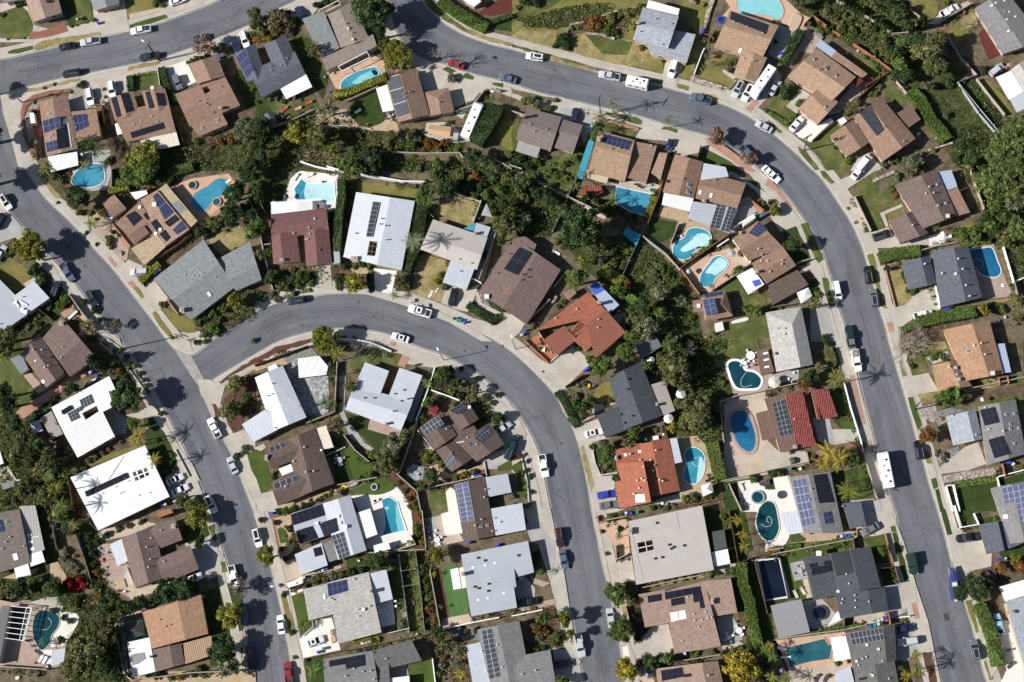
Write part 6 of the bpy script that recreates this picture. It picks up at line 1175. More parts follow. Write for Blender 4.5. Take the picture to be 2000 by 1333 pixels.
FN('wood',"1200,-20 1150,200 1060,420|1310,770 1460,970|1310,770 1500,640 1700,500|1870,250 1960,320");FN('block',"740,360 560,270 430,210|1560,940 1760,810|1020,520 1200,660 1310,780|1240,570 1300,420|110,1190 300,1010");FN('wire',"500,60 430,240 320,480|1000,520 870,810|330,910 420,800");FN('white',"1720,545 1860,720|1720,450 1890,350|1600,600 1690,540")
BINS("85,1270,green 105,1245,blue 75,1280,grey 1965,345,blue 1940,355,green");UMB("1715,640,32,fabric_grey 1380,780,22,fabric_grey");CHAIRS("960,105,black 985,120,black 1010,130,black 1080,110,steel 1110,95,steel 1320,510,white 1430,600,steel");SPA(1090,150,14,'bin_green','water_dark','small green planter pot');BOX("1580,1190 1640,1175 1655,1240 1590,1260",1.2,'hot_tub_cover','hot tub','square covered white hot tub',OW);BOX("1795,400 1890,345 1900,365 1805,430",2.0,'side_shed','shed','long white side-yard shed roof',OW);LOUNGER("1800,290,20,steel 345,640,150,white");BLOB("300,1020 340,970 355,990 320,1030",'boulder','boulder','pale boulder pile','rock',.7);BLOB("1720,1170 1830,1140 1840,1165 1730,1190",'boulder','boulder','row of pale boulders',OW,.4)
UG("-20,-40 90,60 420,210 330,480 130,500 -20,400",'gr',10,.8);UG("160,-30 500,-100 470,130 390,170 250,90",'gr',5,.4);UG("560,560 1000,520 1300,800 1420,1000 1560,1700 1200,1700 1100,1500 900,1000",'dk',6,.8);UG("1050,760 1240,740 1330,880 1120,850",'ol',8)
tile(1500,334)
G_('lawn',3,"620,130 800,30 960,20 1010,100 1040,240 870,320 910,440 800,475 700,260 650,210","490,-20 640,-20 560,65");G_('lawn_olive',4,"920,340 1060,290 1070,330 950,380","770,660 820,640 850,760 870,900 930,1080 890,1060 840,900");G_('dirt',4,"620,140 700,120 720,160 640,180","830,90 960,60 1000,130 880,170");G_('lawn',4,"405,0 440,0 520,90 490,100 430,50","610,290 630,275 650,295 625,310","665,400 695,385 710,405 680,420");G_('concrete',3,"560,70 700,10 850,-60 900,-40 740,60 620,140","800,480 940,440 1020,560 1260,500 1380,560 1200,600 870,600 780,620","880,1060 1000,1040 1150,960 1310,890 1340,1080 1160,1130 1040,1220 960,1190","870,330 1040,260 1050,280 910,340 940,430 920,440");G_('sidewalk',3,"460,-20 500,-20 620,140 740,320 800,480 870,640 920,830 960,1000 1000,1150 1030,1333 990,1333 940,1130 880,880 800,640 720,430 600,210");G_('concrete_white',4,"1250,510 1370,470 1395,560 1265,590");G_('drygrass',3,"930,790 1040,760 1100,930 1150,950 1070,1050 1000,1060 950,880");G_('brickpale',4,"890,720 1180,660 1185,675 1040,705 920,745 1005,1060 990,1065");G_('pavers',3,"1560,590 1760,570 1860,870 1920,980 1670,1000");G_('dirt',2,"1440,-20 1560,-20 1680,300 1640,390 1480,440 1470,350 1570,320");G_('lawn_olive',3,"1440,450 1600,400 1640,440 1500,500")
G_('brickpale',4,"0,50 60,110 190,280 160,290 60,160 -20,110","920,1190 970,1175 990,1250 950,1260");G_('concrete',3,"-20,130 60,150 180,290 260,400 310,420 240,440 100,480 20,360","220,760 380,690 430,760 470,1000 560,1333 480,1333 400,1100 350,800");G_('lawn',4,"255,415 300,405 370,530 430,690 390,720 300,540","420,830 460,840 520,1050 480,1060 430,900");G_('turf_dark',3,"110,470 220,430 330,690 200,730","400,1230 490,1220 500,1333 410,1333","300,870 380,840 400,930 330,960");G_('bed',3,"-20,230 60,220 90,250 0,300","1040,1230 1370,1190 1390,1333 1030,1333");G_('concrete_grey',3,"330,990 440,980 540,1333 330,1333");G_('wild',2,"1560,-20 1996,-20 1996,980 1880,600 1500,560 1640,400 1680,300");G_('drygrass',3,"1040,1260 1380,1200 1380,1333 1040,1333","1700,1020 1900,980 1880,1010 1710,1040");G_('dirt',3,"1740,1140 1900,1110 1960,1300 1900,1333 1760,1200")
H('dark plum house with blue patio slab','dark plum-brown house with blue patio cover and forward garage').G("988,115 1310,-15 1472,345 1205,452",'plum',.64,1.3,3.0).G("940,385 1130,312 1250,487 1025,566",'plum',.7,1.0).F("1395,160 1475,125 1577,325 1475,352",'brown',2.5,.2).F("1315,10 1430,-8 1477,122 1390,157",'metal_blue',2.5,posts=1).sky("1262,122 1322,105 1330,268 1390,252",'glass_sky',.6,.8).vent("1125,425 1230,178 1290,172",OW).box("1400,355",OW,.9,.5).end()
H('slate house beside the dark blue pool','slate-grey house and garage beside a dark blue pool').G("1040,708 1262,660 1313,877 1095,927",'slate',.68,1.0).G("1280,622 1560,585 1672,985 1345,1067",'slate',.6,1.4,3.0).vent("1220,730 1480,690 1540,895 1355,803 1515,770 1570,980",OW,.16,.7).box("1462,805",OW,.6,.4).end()
H('pale grey hip-roof house','pale grey shingled house with brown skylit patio cover').G("-20,1105 258,1058 352,1510 65,1568",'lgrey',.66,1.5,3.0,hip=(.27,0)).F("-95,1400 -5,1380 50,1565 -55,1595",'metal_brown',2.5,posts=1).fp("-40,1420 0,1410 3,1425 -37,1435",'white','roof_panel_strip').fp("-35,1470 5,1460 8,1475 -32,1485",'white','roof_panel_strip').fp("-30,1525 8,1518 11,1532 -27,1540",'white','roof_panel_strip').vent("130,1230 75,1230 130,1275").chim("50,1430",'block',.7,.5,.6).end()
CANOPY("225,950 315,910 345,975 260,1035",'white','white square pop-up canopy',2.4,.6)
pool("1575,622 1680,605 1745,605 1785,700 1815,780 1780,825 1700,820 1640,785 1600,700",'water_deep','dark blue freeform pool beside the slate house');SPA(1640,725,40,'pavers','water_deep','corner spa')
V('sedan',38,35,318,'white');V('sedan',705,5,50,'white',D);V('suv',888,500,18,'black',D);V('suv',783,810,99,'black');V('suv',825,990,98,'grey',sun=True);V('van',540,935,282,'white',s=.92);V('truck',1210,1120,12,'white',D,s=.9);V('pickup',640,1290,100,'teal')
TQ("185,575",20,'dk',6,'l','dense round dark tree');TR("1750,100,150,pn,9 1850,60,130,pn,9 1780,260,90,gr,7 1930,180,130,pn,9 1910,240,90,gy,7 1950,450,120,pn,9 1700,360,60,dk 1730,440,60,lt,5 1620,480,80,gr,5 1780,470,80,dk,6 1830,380,60,gr,5 1850,520,90,ol,7 1520,500,75,gr,5 1940,1010,80,ol,7 1960,1160,80,ol,7 1690,1090,60,yl,4 1620,60,60,ol,5 370,1040,65,yg,5 390,960,45,gr,4 930,760,30,dk,2.4 60,300,60,yg,3 1100,0,60,gy,3")
HG("870,680 1000,640 1190,620",90,2.0,'gr');HG("1160,1180 1330,1140 1620,1090",90,2.0,'gr');HG("1040,1240 1160,1195",50,1.5,'gr');HG("1510,580 1640,550 1740,540",40,1.4,'gr');HG("1045,790 1085,880",20,.8,'dk');BT("1190,1290,120,4");PA("1310,450,40,ol,3",'small');SH("980,150,40,ol 990,190,35,or 960,130,30,gr 1000,50,40,gy 1130,940,35,gr 1080,930,25,lt 1020,720,20,lt 20,1050,25,gr 100,1065,22,lt 230,750,25,yg 1740,1060,40,gr 1790,1060,40,gr 1830,1080,40,ol 1910,905,28,gr 1880,560,60,gr 1470,480,45,dk 1560,540,45,gr 1620,560,40,gr 440,1300,40,dk 300,600,20,gy")
BLOB("820,65 900,30 980,-5 990,15 910,55 835,85",'log_pile','log pile','dark rock row on the lawn','river_rock',.5);FN('brick',"895,715 1040,695 1190,655|905,740 990,1065|1360,1105 1625,1050");FN('block',"1190,630 1300,600 1460,570|1560,-20 1680,310|690,205 670,215 800,480|220,730 330,695");FN('white',"1830,600 1910,870|1900,880 1996,840|1300,900 1340,1080");FN('grey',"1910,870 1940,980|20,1080 250,1040")
BINS("1385,1082,blue 1400,1075,blue 1200,600,black");CHAIRS("1380,500,steel 1800,1170,white 1850,1140,white 1770,1180,white");UMB("1835,890,16,white");LOUNGER("1400,520,20,steel")
UG("1560,-20 1996,-20 1996,560 1880,600 1500,570 1640,400 1680,300",'gr',6,1.2);UG("1880,600 1996,560 1996,980",'dk',5)
tile(0,666)
G_('wild',1,"-20,-60 160,0 300,420 160,620 220,640 330,900 540,1030 560,1333 480,1333 -20,1333");G_('lawn',2,"-20,130 80,160 180,270 270,400 180,520 -20,330");G_('brickpale',3,"100,590 160,520 340,420 470,330 560,280 670,240 690,265 560,330 470,410 330,500 180,610");G_('pavers',4,"180,270 240,250 360,380 290,410");G_('sidewalk',3,"830,-20 930,-20 1010,200 1130,340 1250,570 1400,830 1500,960 1560,1090 1480,1090 1370,870 1200,600 1100,440 990,230");G_('concrete',3,"760,-20 930,-20 960,60 860,80","970,580 1080,560 1200,480 1260,590 1130,600 1100,610","1290,1060 1430,980 1490,960 1570,1170 1390,1260 1330,1230");G_('bed',2,"640,130 900,60 1000,200 1100,420 1160,470 1000,590 860,520 840,270");G_('turf_dark',3,"1120,600 1200,600 1330,800 1380,960 1250,1010 1140,830");G_('lawn_olive',3,"900,870 1130,790 1130,815 700,980 640,960");G_('concrete_grey',3,"810,550 870,520 1000,610 980,720 900,740");G_('bed',2,"480,730 620,910 1040,760 1120,800 640,1010 540,1060 480,960");G_('concrete_warm',3,"-20,990 60,980 130,1090 100,1120 -20,1120");G_('lawn',3,"80,980 130,1090 160,1070 150,990");G_('dirt',3,"330,1240 480,1280 560,1333 330,1333");G_('lawn',4,"1530,1200 1570,1200 1600,1270 1560,1280")
G_('concrete',2,"1600,350 1720,330 1830,250 1996,140 1996,200 1760,330 1730,440 1700,560 1830,720 1900,690 1990,740 1996,1333 1960,1250 1850,950 1740,760 1650,560 1600,420");G_('mulch',4,"1705,330 1790,260 1996,130 1996,170 1800,275 1730,332","1655,490 1680,495 1725,590 1680,600");G_('mulch',3,"1740,460 1850,330 1960,250 1996,270 1996,560 1900,590 1880,690 1820,720 1760,600");G_('turf',4,"1925,880 1996,850 1996,1070 1960,1010")
H('brown roof by terracotta walkway','brown cross-gabled roof beside a terracotta brick walkway').G("165,102 300,-60 500,250 360,366",'plum',.52,1.3).G("545,282 330,-20 475,-190 748,132",'plum',.42,1.4).F("75,142 165,102 222,222 165,262",'shingle_bluegrey',2.4).fp("265,160 285,145 300,165 280,180",'white',RH).fp("320,315 335,300 350,320 335,335",'white',RH).fp("465,15 490,-20 515,0 480,28",OW,RH).vent("260,72 328,72 352,210 380,195 487,50 480,130",OW).box("395,128",'black',.6,.5).chim("488,-130",OW,.9,.9).end()
H('white ribbed roof with dark atrium','white ribbed metal roof with dark atrium and small solar grid').F("490,705 800,555 870,520 905,390 850,275 400,520",'metal_bright',2.8,.8,hole="642,566 754,507 774,552 672,620").F("490,707 800,553 896,746 605,911",'metal_bright',2.8,.8).F("315,602 400,547 490,728 405,766",'flat_warmgrey',2.4,posts=1).sol("620,462 710,415 735,480 640,530",3,4,'grey').sol("525,567 590,532 627,600 555,632",3,3,'grey').sol("592,530 635,506 650,535 607,560",1,2,'grey').sol("475,545 550,500 570,530 488,577",1,1,'black',lift=.3).box("445,645",'brick',.7,.9).end()
H('bright white flat roof','bright white flat roof with one long solar strip',trim='trim_white').G("765,1480 548,1065 1130,815 1322,1215",'flat_white',.27,.5,3.1,hole="1032,1027 1143,987 1165,1047 1057,1096").sol("660,1175 985,1027 1002,1067 673,1217",1,9,'black',lift=.3).fp("1058,1020 1068,1016 1092,1075 1082,1080",'white',AB).fp("1105,1000 1115,996 1138,1056 1128,1060",'white',AB).fp("1042,1060 1155,1015 1158,1023 1045,1068",'white',AB).box("1140,885",OW,.8,.8).fp("966,895 972,897 850,1085 842,1083",'steel','conduit',.06).vent("800,1190 905,1140 940,1190 960,1180 975,1070 1005,1095 1170,1185 1085,1205",'steel',.1,.2).end()
H('grey shed roofs at the left margin','small grey and white shed roofs at the left margin',cat='shed',name='shed').F("-60,870 0,860 28,955 -60,990",'flat_white',2.6).F("8,1115 105,1090 117,1130 20,1165",'bluegrey',2.2).F("230,635 300,618 335,700 265,725",'flat_silver',2.0).end()
V('pickup',1672,680,116,'white');V('sedan',1812,970,113,'silver');V('sedan',1365,1082,27,'white',D,sun=True);V('sedan',1405,1162,27,'white',D);V('suv',1645,1275,296,'white',sun=True)
pt3=POLE(960,60,12,'leaning utility pole with several crossarms by the conifer',155,arms=3)
TQ("985,430",39,'dk',9,'l','large dark green tree');CY("790,190,60,8");TQ("1045,650",17,'gr',5,'m','round clipped green tree');PA("1080,740,90,yl,7 1200,930,75,yl,7 1060,780,60,yg,6 430,1150,90,yg,9 480,1290,90,gr,9 380,1060,70,gr,8",'feather')
TR("1840,330,95,ol,5 1800,550,95,ol,5 1920,430,50,dk 60,480,110,dk,8 20,400,90,dk,8 130,640,80,dk,7 550,370,80,dk,5 300,800,90,dk,6 160,750,80,ol,5 360,900,90,ol,6 250,880,80,dk,6 150,850,70,ol 400,960,80,dk,6 300,1000,70,tn 1560,1300,60,yg,5 1500,1290,70,gr,5 1430,1250,60,gr,4 330,1200,70,ol,5 160,1170,80,ol 220,1100,70,ol 100,900,70,ol 40,40,110,ol,8 120,960,60,gr 900,150,50,dk,5 230,960,60,ol");SH("940,70,28,gr 985,130,35,ol 1050,200,25,yg 1080,260,28,gr 1120,310,22,gr 1140,350,25,ol 1160,400,22,ol 870,240,40,gy 920,250,45,or 960,290,50,dk 1000,220,25,tn 1260,570,22,gr 1845,900,32,dk 1920,840,40,gy 1900,870,25,gr 690,930,35,gy 740,910,30,ol 800,870,30,ol 850,845,25,or 940,790,25,gy 650,990,30,gr 590,1040,35,gr 560,930,40,gr 520,860,40,tn 470,820,40,ol 430,760,40,dk 270,560,30,dk 350,510,30,dk 420,460,30,dk 380,1270,28,gr 310,1250,30,gy 450,1230,40,gr 1330,1010,30,dk 1340,890,25,ol 1350,1010,25,gr 1280,1040,30,dk 1220,780,25,gr 1330,950,30,gr 1240,570,20,or 250,1180,40,gy 120,1230,45,ol 60,1250,40,dk 1980,-5,30,gr 1530,10,30,dk 1600,0,30,gr")
FN('brown',"540,1050 590,1333|800,30 900,110");FN('low',"990,200 1130,390 1250,590|1140,690 1230,650|60,980 140,1100|1370,850 1480,1060");FN('white',"1360,1260 1480,1215");FN('grey',"250,1220 330,1180");BINS("715,240,blue 755,272,blue 705,248,grey 1270,1280,blue 1290,1275,grey");BOX("680,320 745,290 748,300 690,335",.8,'saw_bench','bench','white folding work bench',OW);BOX("130,1085 155,1080 160,1105 135,1110",1.0,'water_heater_box','box','white garden box','white')
HG("200,620 330,550 400,500",35,1.6,'dk');UG("-20,550 160,620 230,650 540,1030 540,1333 -20,1333",'ol',9,1.2);UG("480,740 620,910 540,1060 480,1000",'gr',7);UG("650,140 900,60 1000,200 870,270 840,400",'gr',7);UG("1750,440 1960,260 1990,560 1880,680 1820,700",'br',4,.4)
tile(500,666)
G_('concrete',2,"-20,130 160,50 420,-10 660,-30 1000,20 1300,90 1440,130 1600,210 1760,320 1900,460 1996,560 1996,760 1850,560 1700,400 1480,220 1300,200 1180,180 1080,110 800,20 640,0 400,40 200,110 -20,200");G_('mulch',4,"-20,140 150,50 330,0 420,-15 430,10 200,85 -20,180");G_('sandy',3,"-20,220 200,110 330,80 250,200 160,180 0,240");G_('gravel_grey',3,"190,90 420,40 490,120 330,140 310,190 250,180");G_('flag',3,"250,180 330,140 340,290 560,270 580,560 500,590 390,600 220,210");G_('bed',3,"580,290 640,300 630,580 560,570");G_('concrete_grey',3,"640,170 700,280 690,560 850,800 960,860 900,870 740,760 650,560");G_('lawn',3,"700,200 800,80 930,60 1140,110 1100,240 1000,230 850,170 800,240 760,270");G_('turf_dark',4,"690,560 880,610 870,690 1130,740 1080,900 900,830 720,640");G_('pavers',4,"890,610 1130,700 1110,760 870,690");G_('brickpale',5,"1140,110 1200,130 1160,210 1100,190","1050,5 1090,15 1075,45 1040,30");G_('bed',2,"1300,260 1450,200 1760,400 1860,560 1740,620 1580,470 1400,400 1300,640 1270,600");G_('concrete_grey',3,"1130,700 1300,280 1340,290 1200,680","1290,750 1330,800 1390,860 1330,880");G_('concrete',4,"1890,660 1996,600 1996,920 1860,960 1800,930 1930,840");G_('concrete_grey',3,"1870,690 1950,620 1996,620 1996,1000 1800,1000 1750,940 1930,820");G_('turf',4,"1880,985 1996,920 1996,1010 1890,1020");G_('bed',2,"1280,620 1420,880 1500,1010 1790,940 1790,1060 1300,1150 1150,950");G_('flag',3,"1170,1000 1230,960 1310,990 1300,1080 1230,1090 1180,1040");G_('sandy',3,"1310,990 1420,960 1510,1040 1790,960 1790,1000 1430,1090 1380,1000")
G_('turf',3,"-20,850 50,850 80,940 110,1060 140,1140 40,1185 -20,990","680,860 740,820 900,930 890,1080 830,1090 760,1080");G_('turf_dark',3,"540,740 700,760 690,860 760,1080 630,1110");G_('concrete',3,"-20,1000 40,1190 130,1170 170,1290 170,1333 20,1333 -20,1200","-20,840 60,800 80,830 40,860");G_('turf',4,"720,1170 900,1100 1000,1070 1090,1140 960,1200 800,1190 730,1190",sm=4);G_('concrete_white',2,"740,1210 960,1190 1100,1140 1170,1220 1210,1333 1230,1500 1210,1600 1000,1640 860,1620 840,1400");G_('mulch',2,"1000,1060 1090,1040 1220,1160 1270,1333 1320,1620 1230,1620 1220,1333 1150,1180");G_('lawn',3,"1350,1170 1540,1120 1560,1250 1500,1333 1360,1333");G_('concrete_white',3,"1475,1150 1545,1140 1600,1333 1500,1333");G_('sandy',2,"110,1300 620,1150 640,1190 300,1333 100,1333");G_('wild',2,"960,870 1150,700 1250,630 1160,950 1000,1060 890,1060 890,930");G_('dirt',3,"480,640 570,600 560,700 500,690")
H('pale ribbed L-shaped roof','pale ribbed L-shaped metal roof by the mulch corner').G("-10,287 208,193 393,597 130,705",'metal_pale',.46,1.0).F("-110,652 65,540 130,560 262,645 -20,790",'metal_pale',2.8,.3).F("90,207 155,175 172,210 100,242",'flat_white',2.6).vent("130,335 125,415 95,430 150,680").box("348,508",'brick',.5,.4).end()
H('white slatted pavilion roof','white slatted pavilion roof on the flagstone yard',cat='pavilion',name='pavilion').F("325,138 492,118 562,200 548,265 335,290",'metal_bright',2.5,posts=1).end()
H('pale roof with front courtyard slot','pale grey flat roof with a deep front courtyard slot').G("695,537 760,350 1225,470 1130,700",'flat_pale',.52,.9).F("850,168 1037,235 965,425 780,375 800,280",'flat_pale',2.9).F("1118,210 1298,270 1212,490 1035,430",'flat_pale',2.95).chim("1020,650",'brick',.6,.5,1.1).vent("1155,385 1085,415 1135,470 1185,455 1215,450 925,447 850,447 1075,550",'black',.15,.3).end()
H('dark brown cluster of gables','dark brown cluster of four gables with four solar arrays').F("1465,560 1640,560 1735,720 1570,850 1440,850",'dark_brown',2.5).G("1270,685 1440,545 1567,735 1390,852",'dark_brown',.5,.9).G("1490,560 1642,457 1738,610 1590,700",'dark_brown',.5,1.0).G("1560,800 1822,640 1937,805 1722,943",'dark_brown',.5,1.1).G("1400,855 1560,780 1690,915 1525,1022",'dark_brown',.5,1.0).sol("1285,672 1420,582 1467,648 1332,735|1510,542 1620,477 1650,525 1575,577|1705,762 1800,655 1847,720 1745,797|1466,950 1525,865 1570,945 1505,1000",2,5,'grey').sol("1650,795 1690,780 1700,815 1665,835",1,1,'grey').vent("1485,690 1650,755 1720,810",OW).fp("1560,790 1620,780 1625,790 1565,800",'steel','conduit').box("1665,520",'white',.7,.6).end()
H('small red shed','small red-roofed garden shed among cactus',cat='shed',name='shed').F("1347,548 1380,490 1427,525 1392,577",'paint_red',2.0,.2).end()
H('dark brown house with white sail','dark brown house with a white shade sail in its court').G("240,770 462,680 612,1110 330,1215",'dark_brown',.4,1.3).G("120,1000 65,852 320,732 370,900",'dark_brown',.42,1.1).G("172,1287 115,1105 350,990 430,1185",'dark_brown',.5,1.0).F("460,685 545,660 606,830 517,852",'metal_cream',2.5,posts=1).sol("100,832 222,787 237,822 115,872",1,3,'grey').sol("135,1112 325,1045 332,1087 150,1160",1,4,'grey').vent("380,832 392,1025 452,1018 295,940 232,1135",OW,.15,.6).chim("85,915",OW,.6,1.2,.7).box("510,855",'white',.5,.5).end()
CANOPY("178,1000 272,960 293,1015 205,1052",'white','white shade sail over a small court',2.3,.1)
V('sedan',1930,680,37,'silver',D);V('suv',1985,858,65,'teal',D)
TQ("1050,830",24,'gy',6,'l','large grey-green loose tree');TQ("1000,960",26,'ol',6,'l','large loose olive tree');TR("600,60,70,yg,6 530,50,60,yg,6 580,20,60,yg 740,340,75,ol,5 615,650,80,tn,5 1480,250,90,dk,5 1560,330,60,dk,4 1430,280,50,gr,4 1890,600,70,dk,3.5 1290,1140,50,gr,3.5 1080,760,50,gy,5 1150,760,40,ol,5 1340,480,45,gr,4 1710,390,50,ol,4 1370,1050,65,dk,4 590,1180,38,gr,3 430,1250,28,gr,2 375,1275,26,lt,2 300,1310,45,dk,3 230,1320,38,lt,2.5");PA("640,100,80,yg,7 590,250,60,dk,5 1340,330,60,lt,4 540,480,80,dk,5 600,500,50,gr,4",'feather');BT("800,90,110,5 760,60,70,5");SH("1600,215,28,dk 1730,290,28,dk 1880,420,30,dk 1520,400,35,yg 1590,420,35,dk 1460,440,35,gr 1380,460,40,ol 1310,610,45,dk 1350,490,35,dk 1430,500,30,or 1540,490,30,yg 1640,350,40,gy 1780,440,40,ol 1840,480,30,gr 1740,470,30,dk 1200,680,45,gr 1180,640,30,ol 1190,760,40,ol 900,890,50,gr 940,880,40,lt 870,920,35,lt 910,960,30,lt 1330,900,45,yg 1400,910,40,gr 1360,870,30,yl 1300,870,35,dk 1440,960,30,yg 1330,930,35,gr 1420,1110,22,lt 1560,1060,35,gr 1640,1040,40,yg 1690,1030,35,ol 1600,1060,30,or 1110,1110,25,gr 1160,1170,30,gr 1190,1230,30,or 1230,1260,35,or 1200,1290,30,gr 540,1210,24,gr 505,1230,18,gr 880,1060,45,gr 850,1080,35,gr 440,610,50,dk 480,600,35,gr 610,340,25,dk 575,300,20,gr 130,1070,25,gr 140,1040,20,dk 500,1170,25,ol 720,790,20,lt 1780,620,30,dk 1750,640,25,gr 1690,360,30,gy 760,400,35,ol 770,450,25,gy 170,1320,28,dk")
FN('block',"640,170 620,560 600,570 400,650|690,740 780,860 890,950|1260,640 1120,1040|640,1130 950,1070|1310,1160 1770,1060|1100,1040 1260,1180 1290,1333");FN('white',"1060,90 900,20 780,0 640,-10|1400,210 1340,400 1250,630|1370,390 1590,470");FN('brown',"0,200 250,110 410,50|1270,620 1200,760 1110,1030");FN('low',"1780,940 1800,1060|540,900 700,830");FN('vinyl',"1270,710 1390,860")
pool("980,1240 1040,1220 1100,1260 1120,1333 1165,1480 1100,1490 985,1520 1010,1440 1000,1333",'water_mid','angular aqua pool on white paving',sm=0,shallow="1090,1260 1120,1333 1165,1480 1110,1490 1090,1400|1000,1300 1030,1290 1040,1310 1010,1320",sm2='water_aqua',cop='white');SPA(922,1140,26,OW,'water_dark','round stone fire bowl');SPA(1190,1015,14,OW,'water_blue','small round fountain')
TABLE("650,930,24,steel");CHAIRS("580,880,white 625,860,steel 620,915,offwhite 1260,1040,white 930,1250,black");LOUNGER("930,1252,30,offwhite 650,945,100,white");BINS("1742,1050,blue 1718,1055,blue 1690,1062,grey 1920,838,blue 1888,860,green");BLOB("700,1130 740,1090 800,1095 790,1120 720,1145",'boulder','boulder','pale boulder row','rock',.7);BLOB("665,1135 690,1120 705,1145 680,1160",'toy_car','toy','yellow toy car','yellow',.6);BOX("1235,185 1280,175 1280,190 1240,198",.5,'bench','bench','small dark bench','black');BOX("560,165 582,165 582,200 560,200",.5,'planter_frame','planter','white planter frame',OW)
LAMP(1465,152,-25,-45,8.0,'dark street lamp pole casting a long road shadow',.8)
UG("1300,270 1450,200 1760,400 1860,560 1740,620 1580,470 1400,400",'gr',8);UG("1280,640 1420,880 1500,1010 1400,1090 1310,1000 1250,900",'gy',6,.5);UG("960,870 1150,700 1240,640 1160,950 1000,1050",'tn',7,1.0);UG("1000,1060 1090,1050 1230,1170 1320,1600 1240,1600 1210,1333",'or',5,.5);UG("580,300 640,300 630,580 560,570",'or',4)
tile(1000,666)
G_('concrete',2,"0,20 130,80 280,180 480,40 580,130 600,190 420,360 330,330 230,290 130,150");G_('terracotta',3,"100,0 240,-60 370,90 285,178 150,50");G_('concrete_warm',3,"340,420 420,370 480,520 530,650 480,660 400,560");G_('dirt',3,"420,370 560,300 600,380 450,420");G_('lawn_olive',3,"600,410 680,350 760,320 820,450 720,490 640,470");G_('bed',2,"440,430 600,380 640,480 560,600 520,610");G_('rock',3,"540,620 640,590 660,600 560,650");G_('concrete',3,"470,680 560,650 670,610 730,750 820,740 600,800 530,830","620,500 820,480 650,560 630,580");G_('drygrass',4,"535,835 560,820 600,960 640,1130 620,1180 600,1130");G_('sidewalk',3,"560,800 620,790 650,1000 700,1060 660,1180 640,1333 620,1250");G_('turf_dark',3,"635,860 690,830 800,860 820,1010 690,1035 650,960");G_('concrete',4,"650,1060 800,1050 800,1150 830,1333 640,1333");G_('sandy',3,"1270,760 1440,740 1530,830 1600,1080 1600,1200 1480,1210 1400,1260 1300,1180 1270,950");G_('concrete_grey',3,"1080,1260 1300,1190 1480,1210 1200,1290","1170,620 1220,610 1200,700");G_('dirt',3,"900,700 1170,640 1190,700 1000,740");G_('wild',1,"880,-60 1300,-60 1640,0 1600,150 1740,440 1620,480 1650,800 1640,1090 1520,830 1300,740 1220,640 1280,540 1200,300 1010,160");G_('pavers',3,"1640,150 1760,70 1900,60 1996,260 1996,390 1730,440 1700,300");G_('pavers',2,"1640,470 1900,440 1960,540 1900,860 1800,900 1700,850 1660,650");G_('concrete_warm',2,"1730,430 1996,390 1996,1040 1660,1100 1650,900 1660,500");G_('concrete_white',2,"1760,1100 1880,1080 1996,1160 1996,1333 1780,1333");G_('turf_dark',3,"1640,1100 1740,1090 1790,1333 1660,1333");G_('bed',3,"1090,1290 1300,1260 1620,1220 1640,1333 1500,1300 1180,1333")
G_('concrete',3,"-20,720 60,810 130,900 200,1120 240,1333 150,1333 100,1150 60,1080 -20,1000");G_('turf',4,"-20,985 75,930 100,1100 125,1210 60,1222 40,1050 0,1000");G_('concrete',4,"-20,480 60,620 110,720 90,860 -20,880")
H('charcoal house beside umbrellas','charcoal house with pale patio cover and white umbrellas around').G("748,286 1003,163 1172,583 880,690",'charcoal',.48,1.4).F("662,582 860,500 1036,640 727,757",'charcoal',2.6,.3).F("1075,345 1185,310 1272,545 1165,587",'flat_warmgrey',2.5,posts=1).chim("1130,500",'brick',.5,.6,1.0).vent("905,300 905,380 850,575 940,587 880,640",'black',.2,.3).end()
H('dark flat shed under the trees','dark grey flat shed roof under the trees',cat='shed',name='shed').F("960,32 1120,-40 1167,42 1007,147",'flat_lead',2.5).end()
H('rust-red house by the blue pool','rust-red house with white vents beside a bright blue pool').G("960,812 1222,760 1311,1167 1060,1222",'rust',(.5,.44),1.1,2.55).F("1025,940 1085,1258 838,1309 800,1100 850,1090 815,955",'rust',2.7,2.7).F("806,850 1010,795 1060,950 815,985",'rust',2.65,.2).F("1230,765 1285,757 1327,945 1270,958",'flat_pale',2.5,posts=1).fp("960,1200 1030,1195 1040,1255 965,1262",'white',RH).fp("870,880 893,876 898,898 875,903",'white',RH).fp("980,855 1003,850 1008,872 985,877",'white',RH).vent("1122,855 1175,1095 920,885 1000,930 1080,935 1110,975 1025,985 1150,1085 975,1090 1010,1075 990,1150 1035,1090 950,1195 1100,1015",OW,.16,.6).chim("812,915",'white',.6,.9,.6).end()
V('pickup',248,975,281,'white');V('jeep',10,800,75,'teal',D);V('sedan',640,717,14,'white',D,sun=True);V('sedan',740,1197,10,'blue',D);V('sedan',755,1280,8,'grey',D)
pool("1685,190 1720,160 1780,170 1815,232 1890,250 1940,300 1920,360 1850,372 1760,365 1720,310 1700,250",'water_dark','dark green freeform pool with white rim',cop='white',deck=.6);pool("1700,600 1760,548 1830,560 1872,650 1897,750 1885,840 1840,862 1770,810 1720,700",'water_deep','deep blue oval pool on warm paving',cop='pavers',deck=.8);pool("1335,1060 1350,1000 1362,960 1345,890 1375,845 1430,835 1490,880 1502,960 1485,1050 1430,1112 1370,1102",'water_mid','bright blue pool with pale shallow end beside the rust house',shallow="1440,1108 1450,1000 1465,900 1500,960 1485,1050");pool("1920,1333 1940,1290 1990,1250 2045,1275 2070,1370 2080,1470 2030,1555 1950,1530 1905,1430",'water_dark','dark teal pool on white paving at lower right');SPA(1915,1220,52,'steel','water_dark','raised round spa')
